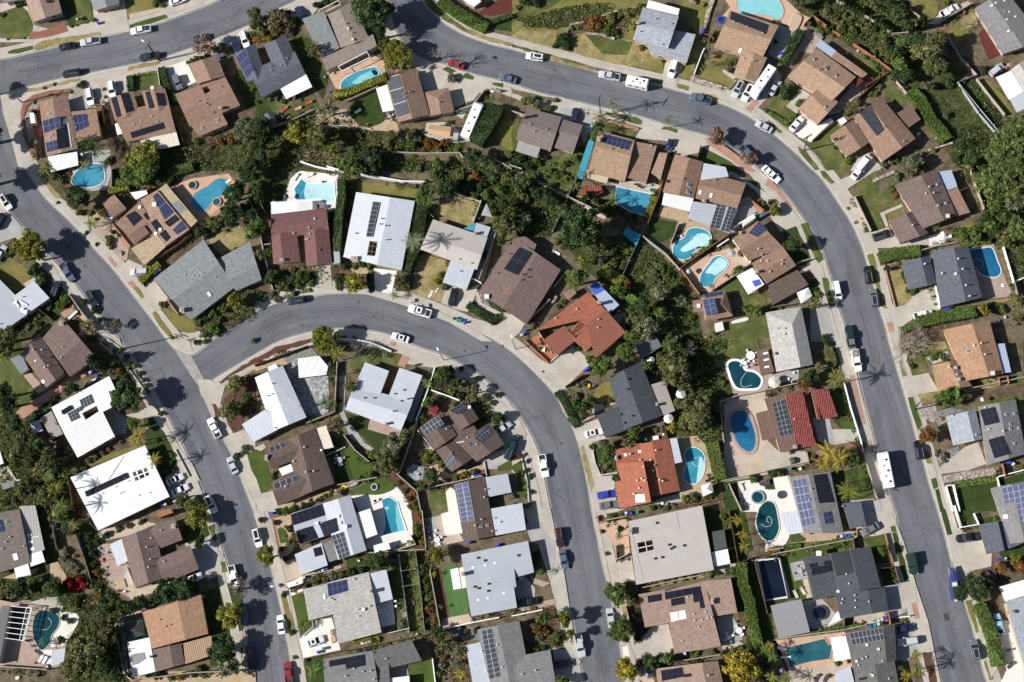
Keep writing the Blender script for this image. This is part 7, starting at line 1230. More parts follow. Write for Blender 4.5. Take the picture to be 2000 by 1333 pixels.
UMB("1083,150,30 1315,415,38 1220,605,38");CANOPY("1475,1130 1545,1108 1570,1180 1490,1215",'white','white square shade canopy',2.5,.7);BINS("568,232,blue 590,215,blue 1180,1040,black 1040,770,green");TABLE("1860,115,34,white 1815,175,16,white 1545,1075,16,black");LOUNGER("1790,1140,110,offwhite 1960,1110,20,fabric_dark");BOX("1095,745 1140,738 1145,768 1100,775",.6,'glass_table','table','pale glass table','skylight_dome');BOX("240,60 260,50 255,85 225,80",.5,*PL,'square white planter of greens',OW);CHAIRS("620,370,black 640,350,white 1180,730,white 1890,190,wood_brown 1170,1270,white 1210,1270,white");BLOB("590,350 600,330 612,350 600,365",'toy','toy','yellow garden toy','yellow',.6)
TQ("690,200",26,'gr',7,'l','large green tree');TQ("890,80",22,'gr',7,'l','large green tree');TQ("1260,220",36,'ol',9,'l','very large olive tree');TQ("1430,600",36,'ol',9,'l','very large olive tree');TR("1240,40,70,gr,6 1370,500,70,ol,7 1520,480,60,ol,6 1560,690,70,gr,6 1350,620,50,gr 1250,680,50,yl,4 1320,350,50,ol,6 960,720,60,gr,4 900,790,60,ol,4 740,830,60,gr,4 740,900,65,gr,4 600,480,70,gr,4 550,520,50,dk 1500,620,60,dk 1400,560,60,gr 1050,200,45,gr,4 560,570,40,ol 1480,560,60,gr 1150,130,50,ol 1600,520,40,gr 1420,440,60,gr,6 1300,480,50,ol,6");BT("1400,60,70,5");HG("350,395 410,470 450,560 480,580",50,1.3,'dk');HG("1560,790 1590,920 1630,1080",90,2.4,'gr');HG("450,590 510,660",50,1.3,'dk');SH("595,145,32,gr 520,50,35,dk 290,60,28,dk 240,0,35,dk 215,65,20,lt 620,825,28,gr 730,980,28,tn 820,1070,28,gr 790,1070,22,dk 630,590,20,gy 560,330,30,gy 520,350,25,gy 490,440,40,gy 480,480,35,gr 760,470,25,gr 800,450,25,gr 730,500,20,gr 500,520,35,dk 540,590,30,gr 240,240,10,br 1120,690,30,gy 1060,700,30,br 1170,690,25,br 1380,380,40,gy 1350,1230,40,yg 1420,1220,45,ol 1500,1210,30,yg 1550,1200,35,gr 1590,1140,35,gr 1590,1190,20,lt 700,790,30,gy 810,790,30,gr 690,820,25,gy 1090,1300,30,gr 1210,1300,30,gr 1260,1290,25,gy 1150,1290,20,gr 120,940,20,dk 110,1010,28,dk 140,1060,25,dk 150,1180,25,dk 10,1215,25,gy 20,910,25,or 60,900,25,or 100,890,15,ol 140,1270,30,tn 20,1280,20,gy 1640,330,30,yg 1620,300,25,gr 1050,250,35,gr 990,730,35,ol 1880,1070,45,gr 1680,1140,16,lt 1600,1290,12,gy")
FN('wood',"420,365 560,270|1280,1300 1480,1270 1640,1235");FN('block',"1620,480 1740,440 1996,390|1630,1100 1996,1020|1690,1120 1790,1333|1620,470 1650,800");FN('brown',"900,790 850,760|1180,640 1210,760");FN('stone',"540,640 660,580");FN('low',"630,860 650,960 690,1050 820,1030|75,915 120,1100 140,1333|285,180 375,105");FN('terr',"285,178 150,50 100,0")
LAMP(30,65,-8,-30,8.5,'slim street lamp pole beside the terracotta terrace',.9);UG("880,-40 1300,-60 1640,0 1600,150 1620,480 1400,400 1200,300 1010,160",'dk',8);UG("440,430 600,380 640,480 560,600 500,580",'dk',9);UG("1260,560 1600,500 1650,800 1560,800 1440,740 1230,700",'ol',8)
tile(1500,666)
G_('sidewalk',2,"510,-20 600,-20 690,250 780,640 840,850 880,1050 980,1333 900,1333 830,1000 740,700 620,260");G_('brickpale',4,"635,270 670,265 760,650 735,655","770,790 800,770 830,870 800,880");G_('gravel_grey',4,"600,300 640,290 730,650 710,680");G_('turf_dark',3,"490,390 590,330 680,640 680,690 560,680 490,600","500,1030 690,990 740,1230 560,1250 520,1100");G_('turf',4,"560,640 640,600 690,685 590,690","690,990 770,965 820,1220 740,1235");G_('concrete',4,"500,690 690,690 720,780 520,810");G_('concrete_grey',3,"350,600 480,610 500,690 520,810 400,810");G_('brickred',4,"370,860 710,785 725,850 380,890");G_('concrete',2,"-20,760 90,870 290,860 320,960 -20,1020","-20,1100 170,1050 260,1333 -20,1333");G_('mulch',3,"300,860 380,890 720,850 750,950 350,1000");G_('turf_dark',3,"-20,1090 40,1060 60,1160 -20,1160");G_('concrete_white',3,"40,1070 150,1050 230,1333 -20,1333 -20,1170 60,1160");G_('dirt',3,"-20,380 220,350 260,380 -20,440");G_('concrete_grey',3,"-20,260 240,220 240,300 -20,360","560,1250 700,1240 860,1230 900,1333 760,1333")
G_('lawn',3,"1090,80 1400,50 1410,90 1220,130 1250,240 1130,275 1080,160","1840,290 1996,260 1996,330 1880,340","1610,470 1996,430 1996,520 1620,500");G_('drygrass',3,"960,-20 1380,-20 1400,60 1080,100 1000,80","1160,410 1350,380 1400,470 1200,490","1550,330 1740,290 1880,340 1560,400");G_('concrete',3,"1050,290 1250,250 1330,390 1170,415 1100,440","1320,1000 1430,910 1530,830 1640,790 1700,960 1560,1010 1340,1040","1230,130 1400,80 1420,140 1290,180");G_('sidewalk',3,"950,-20 1010,-20 1060,200 1130,400 1190,600 1290,950 1400,1333 1350,1333 1220,930 1130,560 1050,280");G_('turf',4,"1090,445 1130,435 1190,620 1200,660 1170,700 1120,560","1270,1080 1310,1065 1330,1140 1290,1160");G_('lawn_olive',4,"1020,160 1040,160 1080,270 1050,280","1220,850 1250,860 1280,960 1240,955");G_('turf_dark',4,"1300,1160 1330,1150 1380,1333 1340,1333");G_('gravel',3,"1180,520 1300,490 1330,600 1290,640 1200,600");G_('gravel_grey',4,"1290,560 1420,520 1540,540 1400,590 1380,640 1330,680","1380,870 1490,820 1490,860 1430,910");G_('river_rock',4,"1290,850 1400,880 1410,940 1330,950");G_('river_rock',3,"1350,1050 1560,1015 1800,990 1830,1030 1600,1080 1370,1110");G_('turf_dark',3,"1450,1160 1780,1080 1790,1130 1740,1150 1780,1333 1500,1333");G_('turf_dark',3,"1790,1090 1996,1030 1996,1100 1800,1140");G_('mulch',3,"1390,1150 1430,1150 1490,1333 1440,1333");G_('bed',2,"1780,380 1996,340 1996,440 1600,480");G_('dirt',2,"1780,-60 1996,-60 1996,240 1890,250")
H('orange-brown gabled house','orange-brown gabled house with forward garage and blue side cover').G("1365,-85 1725,-165 1836,257 1540,313",'orange_brown',.63,1.4,3.0).G("1278,192 1470,148 1590,352 1325,398",'orange_brown',.68,1.0).F("1778,25 1845,20 1897,245 1830,252",'metal_blue',2.5,posts=1).sky("1565,80",'glass_sky',.8,1.3).box("1460,212 1485,303",'steel',.8,.5).vent("1470,265 1690,108 1410,205 1605,38 1660,20",OW,.15,.5).box("1750,255",OW,1.0,.5).end()
H('grey house with two black solar blocks','grey house with two black solar blocks and slate garage').G("1385,592 1617,530 1672,767 1445,817",'greyblue',.72,1.0).G("1640,512 1930,458 2012,880 1708,972",'grey',.56,1.3,3.0).sol("1652,540 1770,514 1807,635 1690,663|1718,772 1836,738 1882,885 1765,917",2,3,'black').sky("1855,575 1922,568 1890,650 1890,685 1955,680 1922,800",'glass_sky',.6,.7).vent("1720,690 1832,705 1690,522 1435,585 1620,735",OW).end()
H('red clay tile roofs','bright red clay-tiled house and carport with a solar grid').F("-95,567 0,540 62,760 -45,778",'metal_brown',2.4,posts=1).F("-30,450 133,418 232,840 95,870",'metal_brown',2.8,.4).F("133,415 270,400 376,820 230,836",'tile_red',2.7,.9).F("345,383 468,370 545,590 405,613",'tile_red',2.5,.8).F("335,385 357,381 412,612 388,616",'tile_red',2.9).fp("270,402 345,385 345,392 285,420",'tile_red','gate_roof',.05).sol("33,487 125,457 192,725 98,747",7,3,'grey',lift=.2).vent("205,612",OW).chim("210,828",'white',.9,.6,.6).end()
H('split white and black solar roof','grey house whose roof splits into pale and dark solar halves').G("168,1062 485,1018 590,1500 275,1500",'grey',.47,1.1).F("580,1268 722,1250 766,1440 640,1468",'slate',2.6).F("100,1340 245,1320 280,1495 160,1512",'metal_pale',2.5,posts=1).sol("190,1087 290,1070 372,1430 270,1452",6,3,'pale').sol("353,1047 455,1035 518,1258 400,1267",3,4,'black').sol("430,1340 490,1328 510,1420 448,1430",2,2,'blue').vent("335,1155 320,1240 580,1290").end()
V('pickup',690,155,281,'white',load='rock');V('suv',1178,850,100,'black',s=1.02);V('sedan',650,0,100,'grey')
RV(922,1003,101,8.9,2.6,'big white motorhome parked along the outer crescent',kind='motorhome',h=3.4,vents=5)
pt4=POLE(1140,537,9.5,'leaning utility pole on the strip by the rock garden',40)
TQ("1245,740",20,'or',5.5,'l','rusty orange-brown tree');TR("320,290,90,dk,5 280,350,60,or,4 400,200,45,tn,4 660,900,70,gr,5 580,870,60,ol,5 1510,410,45,dk,4");BT("1080,50,190,5 1170,40,120,4");PA("540,290,100,yg,7.5 480,870,110,yl,6 430,960,80,yg,5 560,920,100,yl,6 630,1170,110,yg,6 640,1090,50,ol,4",'feather');PA("1430,430,95,lt,3 1390,440,60,lt,2.5",'fan')
HG("470,60 500,160 490,190",70,1.6,'ol');HG("1430,1130 1560,1110 1780,1075",50,.9,'gr');SH("460,20,40,dk 500,100,40,ol 480,140,40,gr 1310,110,35,gr 1360,130,40,gr 1280,140,25,gy 1130,200,25,dk 1320,450,35,ol 1340,480,30,dk 1380,510,25,gr 1360,900,35,gy 1310,880,25,br 1370,940,20,gy 90,1030,40,dk 40,1030,35,dk 180,870,20,gr 190,940,35,gy 400,810,25,dk 530,600,20,dk 350,910,30,ol 640,960,30,ol 700,940,30,ol 1920,470,25,gr 1360,610,25,or")
FN('white',"590,330 640,520 720,780 740,870|1385,1140 1440,1333|1390,1135 1440,1130 1490,1333|1780,1070 1800,1140|1790,1065 1996,1010");FN('brick',"300,870 320,960|280,400 350,385");FN('block',"760,950 850,1240|-20,395 220,340|-20,1020 310,950|1560,380 1760,340 1996,290|1640,260 1800,240");FN('wood',"1790,300 1800,350|1860,290 1870,340|1820,970 1840,1060");FN('brown',"380,990 750,945");UMB("50,320,48,cream 1675,455,16,white");SPA(105,1200,30,'fabric_dark','fabric_dark','round dark covered tub');CHAIRS("190,320,white 160,300,white 100,280,offwhite 200,250,white 250,1000,white");BINS("1880,950,blue 1860,955,blue 1910,960,grey 170,1000,green 1850,960,black");BLOB("1340,600 1380,585 1400,625 1360,650",'boulder','boulder','rusty brown boulder','rock',.6);BOX("-20,1090 10,1080 20,1120 -10,1130",.7,'lounge_seat','chair','dark lounge seat','fabric_dark')  # the round dark item is a patio table made with the tub shape
tile(0,999)
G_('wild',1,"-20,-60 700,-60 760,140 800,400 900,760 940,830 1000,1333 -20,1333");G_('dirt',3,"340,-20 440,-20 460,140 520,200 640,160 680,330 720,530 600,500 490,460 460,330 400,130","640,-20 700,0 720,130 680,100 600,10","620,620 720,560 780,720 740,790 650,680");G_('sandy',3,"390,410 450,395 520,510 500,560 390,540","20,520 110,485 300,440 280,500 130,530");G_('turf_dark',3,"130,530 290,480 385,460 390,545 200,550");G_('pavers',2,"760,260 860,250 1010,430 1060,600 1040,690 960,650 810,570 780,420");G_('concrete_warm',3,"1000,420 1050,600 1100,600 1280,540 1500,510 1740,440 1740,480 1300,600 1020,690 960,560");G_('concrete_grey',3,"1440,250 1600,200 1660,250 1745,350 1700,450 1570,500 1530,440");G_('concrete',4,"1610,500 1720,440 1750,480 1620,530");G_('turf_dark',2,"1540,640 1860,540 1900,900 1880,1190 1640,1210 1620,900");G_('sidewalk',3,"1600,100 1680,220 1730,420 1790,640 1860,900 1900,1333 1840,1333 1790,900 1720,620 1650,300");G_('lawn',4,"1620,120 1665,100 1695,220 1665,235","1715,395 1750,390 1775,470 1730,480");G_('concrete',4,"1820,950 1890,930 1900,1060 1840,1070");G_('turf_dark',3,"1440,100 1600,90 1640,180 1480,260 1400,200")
G_('pavers',3,"-20,700 240,690 380,740 560,790 620,820 560,940 510,1060 500,1200 380,1230 -20,1210 20,1030");G_('concrete',4,"230,700 440,660 500,760 400,800 340,770");G_('concrete_white',4,"470,800 520,780 600,800 620,850 560,960 490,1050 400,1060 380,1010 440,900","310,1080 410,1080 400,1200 330,1190");G_('dirt',3,"-20,1210 380,1230 500,1240 540,1333 -20,1333");G_('sandy',3,"1040,1290 1300,1250 1990,1230 1996,1333 1100,1333");G_('concrete_grey',4,"920,830 960,820 1000,1250 970,1250");G_('green_paint',3,"930,880 1120,830 1150,980 960,1040");G_('concrete_warm',3,"760,110 1060,60 1220,100 1000,190 760,240");G_('concrete_warm',4,"885,555 975,525 990,600 900,620")
H('umber roof with white skylights','umber flat-gabled roof with big white skylights at the left edge').G("-60,500 -120,40 150,-20 235,400",'umber',.55,.9).F("150,-40 275,-45 348,300 215,345 180,190",'metal_grey',2.5,posts=1).F("215,340 325,308 352,393 240,432",'flat_white',2.5,posts=1).F("105,430 215,393 240,490 130,525",'flat_white',2.5,posts=1).sol("-30,80 10,65 35,150 0,165",2,2,'blue').fp("95,335 130,325 145,375 110,385",'white',RH,.15).fp("205,180 245,170 250,190 210,200",'white',RH,.1).fp("220,232 258,222 263,243 225,253",'white',RH,.1).fp("230,288 268,277 272,298 234,308",'white',RH,.1).fp("185,215 305,190 307,197 187,222",OW,'roof_beam',.1).vent("55,85 80,200 45,240 20,295 190,270",OW).end()
H('plum-brown house facing the street','plum-brown house with two street-facing gabled wings').G("945,210 1205,108 1285,520 1057,592",'plum',.45,1.3).G("1358,48 1422,222 1255,288 1150,125",'plum',.5,1.0).G("1480,265 1547,452 1290,562 1215,375",'plum',.5,1.1,wall='stucco_white').F("855,258 950,215 1002,385 915,427",'metal_pale',2.5,posts=1).chim("1360,120",OW,.9,1.0).vent("1145,280 1175,375 1160,435 1180,210 1280,390 1255,150",OW).end()
H('orange-brown house with stained white roof','orange-brown house with a stained white flat roof extension').G("1110,787 1565,648 1623,955 1185,1072",'orange_brown',.6,1.1,3.1).F("1430,1030 1645,970 1662,1120 1445,1192",'metal_tan',2.6).G("1190,1080 1410,1030 1440,1190 1215,1252",'plum',.6,.7,2.6).F("990,1022 1165,983 1212,1250 1035,1297",'flat_white',2.6).fp("1015,1125 1050,1110 1130,1100 1140,1150 1080,1190 1030,1200",'flat_ash','roof_stain',.02,.01).chim("1180,1135",'steel',.4,.5,.9).vent("1255,845 1300,897 1335,885",'black',.12,.2).end()
H('white-beamed black patio pergola','white-beamed pergola over a dark deck beside the teal pool',cat='pergola',name='pergola').F("-60,960 15,735 78,740 -10,1200",'flat_lead',2.9).pergola("82,740 240,755 175,1008 15,985",6,'white',2.7,w=.07).pergola("205,750 248,755 185,1012 150,1005",2,'white',2.75,w=.07).end()
gp('black',"60,745 235,755 170,1000 10,980",6,name='deck')
H('pale square shade roof','pale square shade roof beside white loungers',cat='pavilion',name='pavilion').F("412,1083 510,1068 496,1185 400,1205",'flat_pale',2.4,posts=1).end()
CANOPY("955,880 1110,845 1130,962 990,1005",'fabric_dark','black and white peaked canopy tent',2.5,.9)
pool("275,810 330,775 420,790 462,830 450,900 400,970 385,1030 330,1080 282,1030 255,930",'water_dark','dark teal pool with rock edge at lower left',cop='concrete_warm')
V('pickup',1822,510,284,'white');V('sedan',1505,522,22,'white',D,sun=True);V('pickup',1955,1130,100,'dark red');V('suv',1900,820,98,'grey')
TQ("1790,815",30,'yg',6,'l','yellow-green street tree');TQ("1730,1080",30,'dk',7,'l','large dark green tree');TQ("700,1090",48,'ol',9,'l','very large olive tree');TQ("790,950",34,'ol',8,'l','very large olive tree');TQ("600,1200",36,'ol',8,'l');TR("1550,50,110,yg,6 1780,1200,100,gy,6 1560,230,60,dk,4 1860,600,90,br,5 170,590,90,dk,6 400,610,80,gr,5 1300,620,110,dk,6 1430,590,100,dk,6 1220,680,60,dk,4 870,960,60,dk,5 800,1200,90,dk,7 900,1280,70,dk,6 740,880,70,ol,6 820,770,70,dk,5 950,730,60,dk,4 480,1000,40,dk,3 440,20,80,ol,5 560,140,90,dk,5 1090,690,50,lt,4 1000,760,50,dk");SH("550,570,70,rd 620,550,50,rd 660,580,40,rd 590,610,40,rd 520,310,40,gy 490,370,40,gy 530,400,35,gy 560,420,40,gy 600,450,35,gy 470,230,25,or 650,340,25,or 590,350,20,or 410,190,35,gy 420,110,35,gy 400,250,30,gr 700,420,40,dk 720,340,40,dk 720,520,40,dk 750,470,40,or 760,600,40,dk 770,660,40,or 700,270,35,dk 680,210,35,dk 730,410,35,gr 800,700,40,dk 880,690,35,gr 900,750,50,dk 600,700,60,gr 560,720,45,gr 500,760,30,gr 410,770,35,ol 490,830,25,dk 540,850,35,ol 1180,700,50,gr 1600,1020,25,yg 1390,540,30,gr 1340,560,40,gr 1500,600,60,dk 850,660,35,gy 60,630,35,lt 20,660,30,gr 240,600,50,gr 330,590,50,dk 480,600,50,gr 440,640,40,gr 560,30,40,lt 500,90,50,gr 830,180,40,dk 760,230,40,dk 920,140,30,gr 1000,110,30,or 1100,80,30,gr 1400,1290,35,yl 1440,1270,30,gr 1230,1280,45,dk 1330,1290,40,gr 1500,1260,40,br 1560,1240,45,gr 340,20,30,yg 380,5,25,or");PA("470,700,60,dk,4 440,1030,50,gy,2.5 330,1020,40,lt,2 540,770,50,gr,4 570,110,70,ol,5",'feather')
FN('low',"900,900 940,830 1110,780|920,1000 970,1260 1030,1320|700,90 760,150");FN('block',"-20,690 120,720 250,700|0,1210 380,1235|1040,1320 1500,1260 1990,1240");FN('vinyl',"1000,440 1050,555");FN('grey',"600,170 690,420 720,530|430,150 460,300");LOUNGER("320,1150,60 300,1100,140,fabric_dark 350,1160,60,white");UMB("805,378,20,fabric_red");CHAIRS("820,490,fabric_red 910,620,fabric_red 970,625,white 770,290,steel 830,320,steel 870,300,steel 820,440,steel 990,470,steel 215,1010,black 250,1050,black 280,1180,black");BINS("1120,735,green 120,670,blue 290,1280,black");BOX("1225,0 1330,-20 1350,10 1240,50",2.2,'garden_shed','shed','small orange-brown shed','wood_orange');BOX("900,545 965,525 985,590 915,610",.4,'sand_box','planter','brown garden sand box','sandy');BLOB("120,1290 150,1285 145,1310 120,1310",'boulder','boulder','white boulder in the dirt lot',OW,.5);BLOB("330,1200 370,1195 375,1230 340,1240",'boulder','boulder','round brown boulder','rock',.6)
UG("440,-20 640,-20 720,130 690,330 640,160 520,200",'gr',7,1.2);UG("460,330 720,530 780,740 700,560 640,620 480,480",'gy',5);UG("-20,540 400,540 640,620 780,760 900,760 950,900 1000,1333 480,1333 560,1000 640,800 440,650 230,680 -20,680",'ol',8,1.2);UG("680,180 760,160 800,400 900,700 800,740 720,530",'dk',9)
tile(500,999)
G_('concrete',2,"-20,20 60,0 160,260 240,560 300,900 360,1150 420,1400 330,1400 240,1000 160,600 90,330");G_('sandy',3,"110,60 270,20 300,300 200,380 170,280");G_('turf',4,"160,160 190,125 240,160 240,230 200,250 165,220",sm=4);G_('brickpale',4,"125,60 145,60 210,330 190,360");G_('concrete_white',3,"240,560 360,510 370,560 250,600","270,640 360,600 370,620 280,660","340,1000 460,850 590,830 660,1080 370,1145");G_('concrete_warm',3,"210,400 310,370 360,510 240,550");G_('turf',4,"275,660 365,640 440,860 440,900 360,970 340,930");G_('turf_dark',3,"375,1145 520,1125 530,1400 400,1400");G_('lawn_olive',4,"190,650 230,640 310,950 270,980");G_('concrete_warm',3,"370,490 660,420 670,450 450,510");G_('bed',2,"370,520 680,460 880,430 870,480 560,560 380,590");G_('turf_dark',3,"700,370 850,340 860,420 720,440");G_('lawn',2,"1100,320 1250,310 1340,950 1190,950 1140,600");G_('bed',2,"1250,310 1360,300 1400,520 1450,900 1340,960");G_('dirt',3,"1110,860 1190,820 1200,950 1100,960");G_('turf_bright',3,"1440,440 1560,400 1570,440 1520,460 1540,610 1630,600 1660,800 1510,830");G_('mulch',3,"1370,450 1440,440 1510,830 1440,830");G_('concrete_warm',3,"1440,840 1660,800 1700,870 1460,910","1320,60 1440,30 1600,190 1620,230 1340,290");G_('concrete_white',4,"1440,20 1580,-20 1610,170 1475,195","935,720 1065,690 1087,880 975,905");G_('concrete_grey',4,"1320,60 1400,50 1410,200 1330,220");G_('turf',3,"1195,1185 1380,1150 1420,1400 1210,1400");G_('bed',2,"1370,960 1480,930 1640,1000 1660,1333 1420,1400");G_('dirt',3,"1400,1060 1500,1080 1500,1333 1420,1333");G_('gravel_grey',3,"1480,940 1720,890 1740,1000 1640,1020");G_('turf_dark',2,"1030,480 1120,450 1160,720 1100,800 1070,690");G_('dirt',2,"660,1090 1350,960 1360,1010 900,1080");G_('lawn_olive',3,"770,1020 960,975 970,1005 800,1050");G_('concrete_grey',5,"1035,1190 1165,1160 1195,1290 1040,1310")
H('pale house packed with black panels','pale flat house packed with black solar panels by white-paved pool').G("520,-60 735,-128 862,305 640,378",'flat_pale',.55,.8,3.1).F("268,20 565,-75 655,60 300,150",'flat_silver',2.9).F("305,150 640,48 655,155 340,258",'flat_pale',2.5,posts=1).F("300,337 510,245 560,420 355,497",'flat_pale',2.6).F("520,250 590,222 645,372 570,397",'grey',2.7).F("780,15 890,-22 947,180 845,217",'flat_white',2.5,posts=1).sol("270,25 545,-68 572,20 290,110",3,6,'black').sol("310,155 440,115 485,208 345,255",3,4,'black').sol("490,95 625,50 645,153 530,195",2,3,'black').sol("585,190 680,160 732,345 652,377",5,3,'grey').sol("445,290 503,275 520,338 460,356",2,2,'black').fp("590,60 605,55 650,160 638,165",'white','roof_beam').box("655,90 475,95 700,120 640,40",'white',.8,.4).end()
H('white side shed roof','small white shed by the pool corner',cat='shed',name='shed').F("915,267 1030,235 1050,295 925,325",'flat_white',2.2).end()
H('brown roof striped with tall solar','brown low gable with tall solar columns and white side roofs').G("1543,-208 1782,-262 1863,190 1622,240",'dark_brown',.47,.9).F("1762,-260 1962,-295 1993,-148 1787,-105",'flat_silver',2.6).F("1830,-20 2075,-65 2105,145 1867,190",'flat_pale',2.6).sol("1555,-207 1655,-230 1705,67 1605,85",8,2,'pale').sky("1755,120 1805,110",'glass_sky',.6,.8).vent("1710,112 1760,65 1790,-170 1900,85 1845,155 1855,55 1780,-110",OW).end()
H('ash-grey house with blue solar pair','ash-grey house with dark atrium and blue solar pair').G("640,1033 555,557 878,473 978,945",'lgrey',.55,.8,hole="597,727 703,702 710,765 612,792").F("368,608 556,562 607,800 412,852",'lgrey',2.6,.2).F("885,487 1015,452 1067,685 930,722",'flat_pale',2.6,posts=1).sol("555,565 705,532 718,620 565,665",2,4,'blue').fp("522,650 540,645 545,683 527,688",'white',RH,.2).fp("538,818 588,806 590,822 542,834",'fabric_dark',RH,.1).chim("897,625",'white',.5,.8,1.3).vent("795,768 885,740 600,690 580,680 800,820 765,530",OW).box("840,765",'white',.7,.5).end()
H('dark grey house with black roof panels','dark grey house with black roof panels and bright lawn behind').G("540,1400 520,1152 910,1085 960,1400",'grey',.5,1.0).G("1293,1165 1210,1000 900,1090 960,1240",'dgrey',.5,1.0).F("905,1090 1035,1180 1045,1400 950,1400",'dgrey',2.8,.4).F("1040,1302 1195,1283 1202,1400 1045,1400",'flat_white',2.5,posts=1).sol("570,1165 848,1115 855,1202 573,1258",2,8,'black').vent("700,1285 835,1250 895,1245 1015,1150 765,1225 920,1310",OW).end()
H('pale grey roof on bright green turf','pale grey flat roof dotted with white hatches beside bright turf').F("1598,338 2120,232 2168,475 2000,522 2035,752 1680,820",'flat_silver',3.1).G("1835,640 1835,465 2010,430 2030,590",'flat_silver',.5,.7,3.0).fp("1680,432 1697,428 1701,444 1684,448",'white',RH).fp("1775,415 1792,411 1796,427 1779,431",'white',RH).fp("1850,398 1867,394 1871,410 1854,414",'white',RH).fp("1720,685 1738,681 1742,697 1724,701",'white',RH).fp("1797,670 1813,666 1817,682 1801,686",'white',RH).fp("1920,632 1937,628 1941,644 1924,648",'white',RH).chim("1620,490",'brick',.7,.8,1.4).vent("1705,590 1735,602 1815,567 1810,622 1730,365 1785,385 2045,345",'black',.2,.3).B("1515,455 1575,440 1600,600 1540,612",'white',0,.5,'terrace').B("1575,445 1620,432 1640,595 1600,603",OW,0,.35,'terrace').end()
H('grey roof with solar columns at bottom','grey roof with solar columns and white side roof at the bottom').G("1722,925 2052,853 2160,1400 1840,1400",'grey',.48,1.0).F("1635,1047 1768,1013 1870,1400 1700,1400",'flat_pale',2.6).G("2292,1078 2337,1333 2040,1400 2000,1140",'grey',.5,1.0).sol("1757,930 1838,913 1912,1285 1820,1310",10,2,'grey').vent("2180,1240 2075,1270 1880,1040 1920,1215 1800,1245 1760,1090",OW).end()
V('suv',12,208,284,'white',sun=True);V('sedan',195,882,97,'white');V('sedan',460,1015,20,'white',D,sun=True);V('pickup',255,1265,95,'red')
TQ("75,350",24,'yg',6,'l','yellow-green street tree');TR("270,230,75,ol,5 260,130,40,dk,3 960,385,90,dk,5 1420,340,80,yg,5 1410,940,55,dk,4 1450,1010,60,gr,5 190,10,30,dk,2 225,10,35,lt,2.5 1580,1090,45,gy,4 1570,1180,50,gy,4");PA("370,880,70,gr,2.5 450,1240,80,gr,3.5 1600,1270,60,yl,3 1390,490,30,yl,2 1445,745,25,gr,2",'feather');SH("40,65,30,dk 155,85,28,dk 200,290,30,dk 480,540,35,gr 540,525,35,ol 600,510,40,gy 660,500,40,gr 740,470,45,dk 820,450,40,dk 230,370,30,dk 690,490,30,or 210,650,25,gr 270,940,30,ol 1280,480,40,gy 1310,540,35,gr 1330,600,40,gr 1340,680,45,gr 1350,760,40,or 1330,850,35,gy 1290,430,35,lt 1380,860,35,or 1130,900,40,gy 1150,860,35,gr 1250,120,35,lt 1260,170,30,lt 1270,30,35,or 1250,-30,35,gr 1290,240,30,yg 960,430,40,dk 1080,440,25,yg 910,1000,30,lt 1560,1000,35,gy 1420,1100,30,gr 1450,1200,35,gy 1430,1260,35,ol 1470,1140,30,or 1580,920,30,br 1630,940,30,br 1700,930,25,br 390,590,25,gr 300,1140,20,br 190,580,18,br 400,1160,18,dk")
HG("760,1010 960,1000",40,.8,'yg');FN('block',"660,450 370,510|1300,0 1330,290|1360,460 1440,900|1330,300 850,330|1210,190 1250,260 1060,320");FN('white',"1460,920 1690,870 1900,830|1380,1150 1410,1400|250,600 370,560");FN('wire',"1120,350 1150,560 1200,940|1250,320 1290,620 1320,930|1140,470 1250,450|1150,590 1270,570");FN('brick',"125,60 170,280 180,330",.25);FN('brown',"720,1090 1350,960|400,1150 640,1100");FN('vinyl',"1040,955 1200,915");FN('low',"440,850 450,900 370,970");TABLE("1410,222,22,white 970,780,22,white");CHAIRS("1330,120,steel 1340,160,steel 1350,210,steel 1400,150,white 1085,700,white 1090,740,white 800,385,white 1255,960,white");BINS("485,1098,blue 527,1070,green 550,448,blue 520,458,grey 490,468,green 375,515,grey 125,15,blue 1885,265,blue 1660,245,blue 1590,945,blue");BOX("1185,675 1220,665 1240,730 1205,740",.3,'garden_bench','bench','tan plank in the chicken run','deckwood');BOX("1145,790 1180,780 1175,820 1140,830",1.0,'coop_box','box','grey coop box','wood_grey');BOX("815,1020 910,1005 912,1020 818,1040",.6,'ladder_rack','rack','white ladder on the ground',OW);BOX("580,980 610,960 625,1010 590,1030",.6,'covered_grill','grill','tan covered grill','fabric_tan');BLOB("580,930 600,920 605,960 585,965",'boulder','boulder','pale driveway boulder','rock',.5)
LAMP(265,603,-150,5,7,'street lamp arching over the west road from a dark pole',2.6);UG("1250,310 1360,300 1450,900 1340,960",'gr',9,.9);UG("1370,960 1500,930 1640,1010 1660,1333 1480,1400 1420,1100",'gy',8);UG("1120,330 1250,320 1320,940 1200,950",'gr',6,.35)
tile(1000,999)
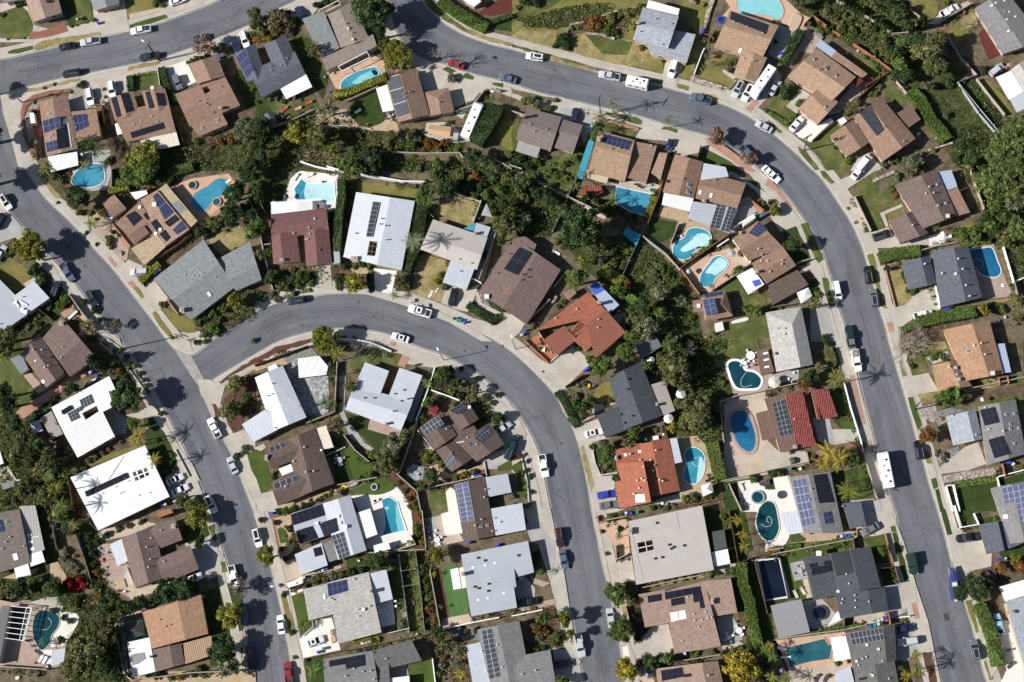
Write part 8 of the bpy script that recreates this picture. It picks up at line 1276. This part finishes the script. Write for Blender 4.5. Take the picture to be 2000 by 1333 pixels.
G_('concrete',2,"80,-20 300,-20 350,220 410,500 470,880 560,1400 460,1400 380,900 300,560 200,240","620,-20 660,0 770,560 870,900 960,1150 1010,1400 900,1400 850,1050 740,540 650,120");G_('concrete_grey',3,"100,100 230,80 240,140 330,230 340,360 300,560 240,260 150,240","0,560 100,500 180,600 180,680 60,720","320,1060 440,1090 540,1170 470,1290 340,1330");G_('pavers',3,"140,500 200,530 300,560 240,590 160,560","60,740 340,680 350,720 80,790");G_('pinkdeck',3,"680,100 900,60 920,320 820,380 790,260");G_('concrete',4,"815,400 930,340 960,540 840,560","1100,890 1220,880 1260,1060 1220,1110 970,1150 950,1050","730,-10 900,-20 740,20");G_('concrete_white',4,"860,1060 900,1045 920,1130 870,1150");G_('bed',2,"870,600 970,570 1030,900 1100,940 1060,1000 970,1010 930,850","140,800 350,740 450,900 480,1080 300,1060 100,1040","960,1160 1260,1110 1600,1130 1300,1190 980,1260");G_('drygrass',3,"1010,590 1480,480 1510,510 1010,620");G_('concrete_grey',3,"1590,830 1700,800 1760,880 1800,1000 1640,1060");G_('turf_dark',2,"1490,-20 1700,-20 1760,400 1590,430","1700,530 1780,500 1850,780 1760,790");G_('turf_dark',2,"1770,380 1890,360 2010,830 1990,1050 1920,1000","1690,0 1810,0 1880,300 1780,380");G_('drygrass',4,"850,740 880,740 930,980 900,990");G_('concrete_warm',2,"1570,430 1760,400 1780,460 1500,500","1100,1260 1000,1200 980,1300 1120,1400","1640,1060 1760,1010 1900,1080 1640,1150");G_('bed',2,"1640,1080 1996,1050 1996,1333 1640,1333");G_('dirt',3,"1270,1130 1580,1080 1600,1110 1280,1150")
H('large beige flat roof','very large beige flat roof with a framed dark atrium').F("905,78 1482,-45 1574,458 967,573",'flat_beige',3.2,hole="977,247 1093,223 1108,298 990,327").F("1555,320 1680,293 1703,408 1578,432",'metal_bright',2.4,posts=1).F("1560,160 1655,142 1677,285 1575,308",'screen_green',2.4,posts=1).fp("1035,235 1041,234 1056,312 1050,314",OW,AB).fp("982,285 1102,260 1104,266 984,292",OW,AB).chim("915,160",'white',1.2,1.4,1.1).fp("1275,10 1305,5 1307,12 1282,17 1310,140 1300,142",'steel','conduit',.06).fp("912,90 918,88 1030,540 1024,542",'block','conduit',.03).vent("1128,92 1240,293 1340,268 1115,370 1170,360 1225,262 1260,280",'black',.2,.3).end()
H('pinkish-brown roof with black panels','pinkish-brown roof with scattered black panels and covered atrium').G("1265,1112 1185,625 1500,543 1630,1052",'pinkbrown',.5,.9).F("985,648 1193,610 1230,870 1035,906",'pinkbrown',2.7,.2).F("1500,545 1705,520 1757,790 1568,822",'pinkbrown',2.8,.2).sol("1055,660 1160,642 1167,695 1063,714|1190,632 1465,583 1475,632 1196,690|1238,685 1340,665 1350,720 1243,740|1408,640 1475,630 1492,700 1417,712|1460,705 1492,700 1503,752 1470,760",1,4,'black').fp("1230,792 1292,780 1300,850 1243,862",'white','atrium_cover',.1).fp("1298,779 1350,769 1362,835 1305,848",'white','atrium_cover',.1).chim("1560,705",'white',.6,1.3,1.0).vent("1365,670 1415,800 1425,850 1510,785 1525,832 1555,825 1480,845 1325,1010 1455,902",OW,.12,.25).end()
H('brown roof at the bottom edge','brown gable roof with black panels at the bottom edge').G("1120,1228 1605,1165 1670,1450 1160,1500",'pinkbrown',.74,1.2).sol("1160,1242 1327,1216 1340,1290 1170,1325|1335,1272 1393,1263 1398,1288 1340,1296",2,4,'black').vent("1530,1280",OW).end()
V('suv',370,205,280,'dark red');V('sedan',405,378,281,'steel');V('sedan',770,830,99,'silver');V('pickup',530,1045,282,'silver');V('coupe',130,705,187,'black',D);V('sedan',400,1188,8,'black',D)
TQ("810,640",26,'gr',6,'l','green street tree');TQ("850,920",26,'gr',6,'l','green street tree');TQ("890,1240",25,'yl',6,'l','yellowing street tree');TQ("1800,1230",38,'yl',8,'l','large yellow-leaved tree');TQ("410,840",18,'yg',6,'m','yellow-green street tree');TR("450,960,50,yg,5 260,830,60,dk,5 920,700,45,gr,5 1080,1180,70,dk,4 1200,1150,55,gr,4 840,140,40,dk,3 380,1320,60,gr,4 760,960,30,gr,5");HG("1790,400 1800,560 1850,700 1880,880 1920,1040",75,2.4,'lt');PA("835,190,45,dk,3 840,285,45,dk,3 1765,70,60,yl,4.5 1800,180,55,yl,4 1815,270,65,yg,4.5 220,480,40,gr,3 1970,1090,60,lt,4",'feather')
SH("200,920,50,or 170,890,35,gy 260,950,45,or 350,980,55,gr 330,1010,40,gr 210,980,35,gy 180,1080,35,gr 240,1070,30,dk 700,160,20,gr 738,330,20,gr 990,790,40,dk 960,690,30,br 1000,850,35,br 1010,950,45,dk 980,600,30,br 900,580,30,dk 1540,490,35,yg 1600,480,25,dk 1720,480,45,gr 1680,470,30,dk 1120,575,20,gr 1190,555,20,gr 1260,545,20,gr 1340,530,20,gr 1410,515,20,gr 1050,580,20,gr 1640,40,30,yg 1680,180,22,dk 1700,120,20,tn 200,380,40,dk 190,330,35,dk 220,460,35,dk 130,1090,30,yg 1440,1110,30,yg 1400,1105,22,gr 1570,1100,25,gr 1660,1120,45,dk 1720,1100,45,gy 1780,1080,40,gr 1850,1060,40,dk 1830,830,30,yg 1850,980,40,ol 1900,1040,40,ol 1960,1200,50,dk 780,40,40,gr 850,30,30,gr 40,880,25,dk 80,800,18,yg 930,620,20,gr 1250,1085,15,gr 1690,1160,30,gr")
FN('block',"735,75 900,40|810,270 815,380 900,340|885,740 960,1020|1100,1180 1300,1170 1620,1120|1010,600 1480,500");FN('brown',"1760,400 1690,0|1755,410 1890,360|1890,400 1990,800");FN('white',"0,820 240,770");FN('terr',"670,40 675,90 740,80");BINS("888,15,grey 925,15,blue 975,8,green 1322,1118,blue 1345,1110,grey 1080,1258,blue 1060,1255,blue");TABLE("1770,930,24,white 1690,985,16,white");CHAIRS("1740,960,white 1800,960,white 1760,860,wood_brown 1800,850,wood_brown");BOX("55,515 90,510 95,535 55,540",.4,'garden_bench','bench','small white bench by the garage',OW);BLOB("1760,790 1830,780 1840,870 1770,880",*PL,'square raised herb planter','bed',.4)
UG("140,810 350,740 480,1050 300,1050 120,1040",'or',5,.5);UG("880,600 970,570 1030,880 970,1010",'br',5,.5);UG("1640,1090 1996,1050 1996,1333 1640,1333",'gr',7);UG("970,1160 1260,1110 1290,1180 980,1250",'dk',8,.6)
tile(1500,999)
G_('concrete',2,"760,-40 960,-20 1060,240 1150,560 1250,860 1360,1400 1230,1400 1140,1000 1040,600 940,200 690,190 680,60","1380,-40 1460,-20 1520,160 1750,250 1740,430 1560,470 1480,470 1430,250");G_('concrete_white',3,"-20,-20 170,0 170,190 120,290 -20,320","1750,860 1996,840 1996,1400 1780,1400 1860,1240 1800,960","540,780 600,830 460,900");G_('sandy',3,"170,190 320,160 690,140 690,210 300,240 180,250");G_('turf',3,"165,185 240,170 300,215 290,235 180,245","740,215 910,175 930,290 800,290","955,120 990,110 1005,160 965,165");G_('turf',3,"0,345 650,225 660,290 480,320 280,360 180,400 200,540 270,560 340,690 150,690 90,380");G_('turf_dark',4,"965,170 1000,165 1100,520 1065,550","800,290 920,270 970,390 850,410","1340,-20 1380,-20 1435,180 1400,185","1510,-40 1620,-60 1600,60 1720,90 1530,130");G_('turf_dark',4,"880,460 985,445 1015,560 900,575","1800,310 1996,260 1996,360 1820,370","1630,70 1770,30 1790,80 1640,110");G_('concrete_grey',3,"910,580 1030,570 1080,780 960,840 930,800","270,700 420,680 530,800 590,840 460,920 320,920");G_('flagstone',4,"170,405 275,385 312,520 205,545");G_('concrete',4,"270,530 310,525 345,670 300,680","1040,570 1140,560 1170,720 1070,760 1020,770");G_('brickpale',4,"1115,715 1155,712 1185,835 1145,840");G_('pinkdeck',3,"30,1010 600,940 620,990 660,1220 170,1260 60,1000");G_('concrete_grey',2,"980,890 1130,880 1270,990 1230,1070 1160,1060 1090,1170 1010,1160");G_('concrete_warm',3,"160,1240 600,1180 560,1400 180,1400","670,820 920,780 940,860 760,880 670,880");G_('mulch',3,"1200,1100 1280,1100 1330,1400 1280,1400");G_('lawn_olive',4,"1540,700 1590,690 1650,940 1620,950","1680,1170 1710,1160 1760,1310 1730,1320");G_('sidewalk',4,"1590,700 1640,700 1690,900 1790,1230 1740,1300 1650,960");G_('bed',2,"1750,370 1996,340 1996,470 1790,540 1680,480");G_('bed',3,"1700,700 1780,680 1790,780 1740,790","1440,-20 1470,-20 1500,130 1480,130");G_('concrete_warm',3,"1840,880 1900,860 1940,1100 1880,1120");G_('turf_dark',2,"-20,340 20,330 160,690 0,740 60,1000 -20,1000");gp('asphalt_patch',"1365,800 1400,795 1415,850 1380,855",-5)
H('charcoal house with heating panels','charcoal house with brown heating panels and stepped roofs').F("275,362 492,325 562,648 360,697",'charcoal',2.75).G("483,330 800,275 882,590 555,648",'charcoal',.5,1.0,3.0).G("520,645 910,597 942,777 565,840",'charcoal',.66,.9).sol("490,332 625,305 665,480 537,505",1,4,'heater').sol("337,440 500,412 512,465 345,502|320,410 380,400 388,428 328,442|437,388 490,380 495,412 440,420",1,4,'black').vent("580,685 675,655 680,695 573,717 785,705 680,750 610,490 630,565",OW).box("545,625",'white',.6,.5).box("395,330",OW,1.2,.8).end()
H('grey square shade roof','grey square patio roof behind the charcoal house',cat='pavilion',name='pavilion').F("20,735 260,685 327,940 85,992",'flat_ash',2.7,posts=1).end()
H('grey house with mottled white patio','grey house with solar strip and mottled white patio cover').G("608,948 988,885 1002,1165 660,1227",'dgrey',.77,1.2).G("665,1225 985,1168 1040,1450 710,1480",'dgrey',.52,1.1).F("485,985 605,970 650,1150 520,1172",'flat_white',2.5,posts=1).F("518,1262 640,1200 700,1450 545,1450",'flat_pale',2.5).sol("636,950 890,907 910,1000 660,1043",2,8,'grey').box("770,1042 860,1075 815,1280 690,1170",OW,.6,.4).vent("765,1135 735,1150 890,1165 705,1200 940,1305 800,1270",OW).fp("708,1300 765,1290 767,1310 712,1320",'glass_dark','skylight',.2).end()
H('slate garage with pale solar field','slate garage house with a large pale solar field').G("1640,105 1800,75 1852,305 1702,336",'slate',.95,.8).G("1735,-178 2060,-250 2120,230 1890,252",'grey',.5,1.2).F("1785,85 1960,60 1985,250 1850,305",'slate',2.7).sol("1820,-178 1990,-215 2040,105 1885,148",7,4,'pale').sol("1917,132 2000,115 2020,215 1937,230",3,3,'pale').box("1850,42",'white',1.0,.4).end()
H('grey roofs with white cover at right','grey roofs with bright white cover at the right edge').F("1800,590 2020,528 2020,650 1850,702",'flat_white',2.7).F("1850,702 2010,652 2160,1250 2010,1240",'greyblue',2.9,.4).chim("1895,788",'brick',1.2,.6,.8).end()
V('sedan',795,140,208,'grey',D);V('pickup',1560,205,187,'black',D);V('jeep',1125,410,282,'green',s=1.2);V('suv',1615,1080,101,'grey',sun=True);V('pickup',1800,880,103,'lightblue',D,s=.85);V('sedan',1065,912,8,'navy',D);V('suv',1090,1015,188,'silver',D)
BOAT(1452,560,97,7.6,2.5,'boat under a dark blue cover on a trailer beside the big green tree')
pool("-75,390 82,372 148,662 -20,690",'water_black','near-black rectangular pool with pale edge on turf',sm=0,cop=OW,deck=.5);pool("145,1065 440,995 472,1042 500,1042 480,1150 330,1172 170,1215",'water_teal','teal rectangular pool with two diving boards',sm=0,cop='pinkdeck',extras=[("70,1050 145,1070 140,1090 70,1072",'skylight_dome'),("100,1130 178,1128 178,1142 102,1148",'white')])
TQ("1630,590",30,'dk',6,'l','dense dark green tree');TQ("1510,630",18,'dk',5,'l','dark green tree');TR("1810,430,65,or,4 1960,420,80,or,4 885,300,45,gr,4 1930,380,50,yg");HG("1640,720 1700,830 1760,1000 1800,1200",90,2.2,'gr');HG("130,285 260,265",35,.8,'lt');HG("330,270 660,200",15,.6,'lt');HG("340,950 560,900 730,890",25,.8,'lt');HG("0,310 90,290",40,1.4,'or');PA("1170,1230,75,yg,6 1080,1280,60,yl,5 1160,1120,50,yl,5 40,1130,60,lt,5 30,1290,60,yg,5 150,1310,60,gr,4 1040,1220,30,gr,3 15,1050,50,yl,4",'feather');BT("1280,1160,60,5");SH("405,920,25,gy 540,1190,25,gr 100,1240,25,dk 630,1170,20,dk 1770,60,22,lt")
FN('block',"30,340 660,220 690,200|60,1000 330,960 600,925 760,890|-20,310 120,290");FN('white',"1440,-40 1500,130 1640,105 1600,20|1020,830 1100,820|1450,-40 1500,120");FN('terr',"910,175 970,400|690,140 690,210");FN('brown',"880,450 985,440 1020,560|660,220 670,290|590,840 590,900|1690,470 1790,550");FN('black',"-20,360 90,360 155,680");FN('wood',"930,790 950,880");BINS("600,190,blue 632,186,blue 658,182,green 570,195,grey 545,197,black 830,853,green 857,850,grey 885,842,grey 915,833,blue 795,893,blue 828,888,green 858,880,grey 885,877,black 1790,380,blue 1820,376,blue 1850,372,grey 1880,1080,black");LOUNGER("215,645,115,cream 270,620,120,cream 450,1300,60,fabric_dark 380,1300,60,fabric_dark 1890,1200,40,fabric_dark");CHAIRS("420,150,black 490,160,fabric_blue 330,170,black 360,1300,black 480,1290,black 1840,1120,fabric_dark 1860,1090,steel");SPA(410,790,55,'fabric_dark','water_black','dark covered round fire table');TABLE("245,463,22,steel");UMB("110,1240,22,fabric_grey");BOX("1690,470 1770,450 1790,530 1710,560",1.0,'trailer_cover','trailer','dark covered utility trailer','fabric_dark');BOX("1850,780 1925,770 1928,795 1870,830",.6,'brick_planter','planter','orange brick planter','brickpale');BOX("1800,1020 1815,1015 1850,1140 1830,1150",.9,'kayak_rack','kayak','pale kayak along the wall','skylight_dome')
tile(0,0,1)
MH("664,523 981,677 908,686 1772,948 1612,468 1240,668 1096,866 438,805 590,636 308,682 1500,230 1083,137 700,590 1725,660 165,520 470,1040")
tile(1000,334)
HOSE("1425,545 1400,560 1390,530 1420,515 1450,540 1445,570 1410,580");STEPS("1400,500 1440,510 1470,495 1475,470|1385,485 1420,495 1450,480 1455,462")
tile(500,334)
HOSE("372,225 320,220 345,195 370,150 400,130 440,135 430,180 405,215");tile(1000,666)
HOSE("1455,910 1415,920 1410,955 1440,980 1480,970");HOSE("1870,345 1800,360 1785,310 1815,260 1830,245");tile(0,999)
HOSE("375,830 400,860 395,890 365,920 320,925");tile(1500,999)
HOSE("-55,100 -20,120 20,110 30,70 5,40 -10,70 10,90")
tile(500,0);STEPS("905,545 930,560 935,580|890,550 915,570 918,590");tile(1000,334);STEPS("830,140 860,148|822,155 850,165")
WIRES('thin power lines from the crossed pole over the street bend',[pt1,pt2]);WIRES('thin power lines slanting along the west road',[pt3,(px(560,1345,10),Vector((.8,.3,0)))]);WIRES('thin power lines over the right hand road',[pt4,(px(1905,1180,9),Vector((.9,.1,0)))]);WIRES('thin power lines across the top street',[pt0,(px(900,190,9),Vector((.5,.8,0)))])
tile(0,0,1)
TQ("-34,262",42,'dk',11,'l');TQ("-30,345",36,'dk',10,'l');TQ("-20,175",20,'gr',6);TQ("735,20",34,'gr',10,'l');TQ("705,30",26,'gy',7,'o');TQ("540,40",30,'tn',5,'o');TQ("690,330",24,'gr',7,'l');TQ("620,265",26,'ol',8,'l');TQ("870,365",24,'dk',7,'l');TQ("455,380",24,'dk',7,'l')
G_('turf_dark',3,"455,150 480,130 545,215 520,250 490,235","960,370 1000,330 1010,380 970,400");G_('lawn',3,"1380,660 1470,640 1490,690 1400,720")  # first dark turf patch paints in the shade on a back lawn
SH("478,150,6,dk 492,175,7,ol 503,200,6,gr 470,178,6,gr 515,225,7,dk 955,330,8,dk 975,345,9,gr 1010,330,8,dk 1040,350,9,gr 985,310,7,ol 1065,395,8,gr 1010,405,7,dk 1240,590,8,gy 1265,610,9,dk 1300,640,10,gr 1330,660,9,gy 1340,700,10,dk 1360,730,9,ol 1290,690,9,dk 1350,620,8,gr 1380,600,7,gy 1395,650,7,gr")
plant_shrubs()
finish_labels()
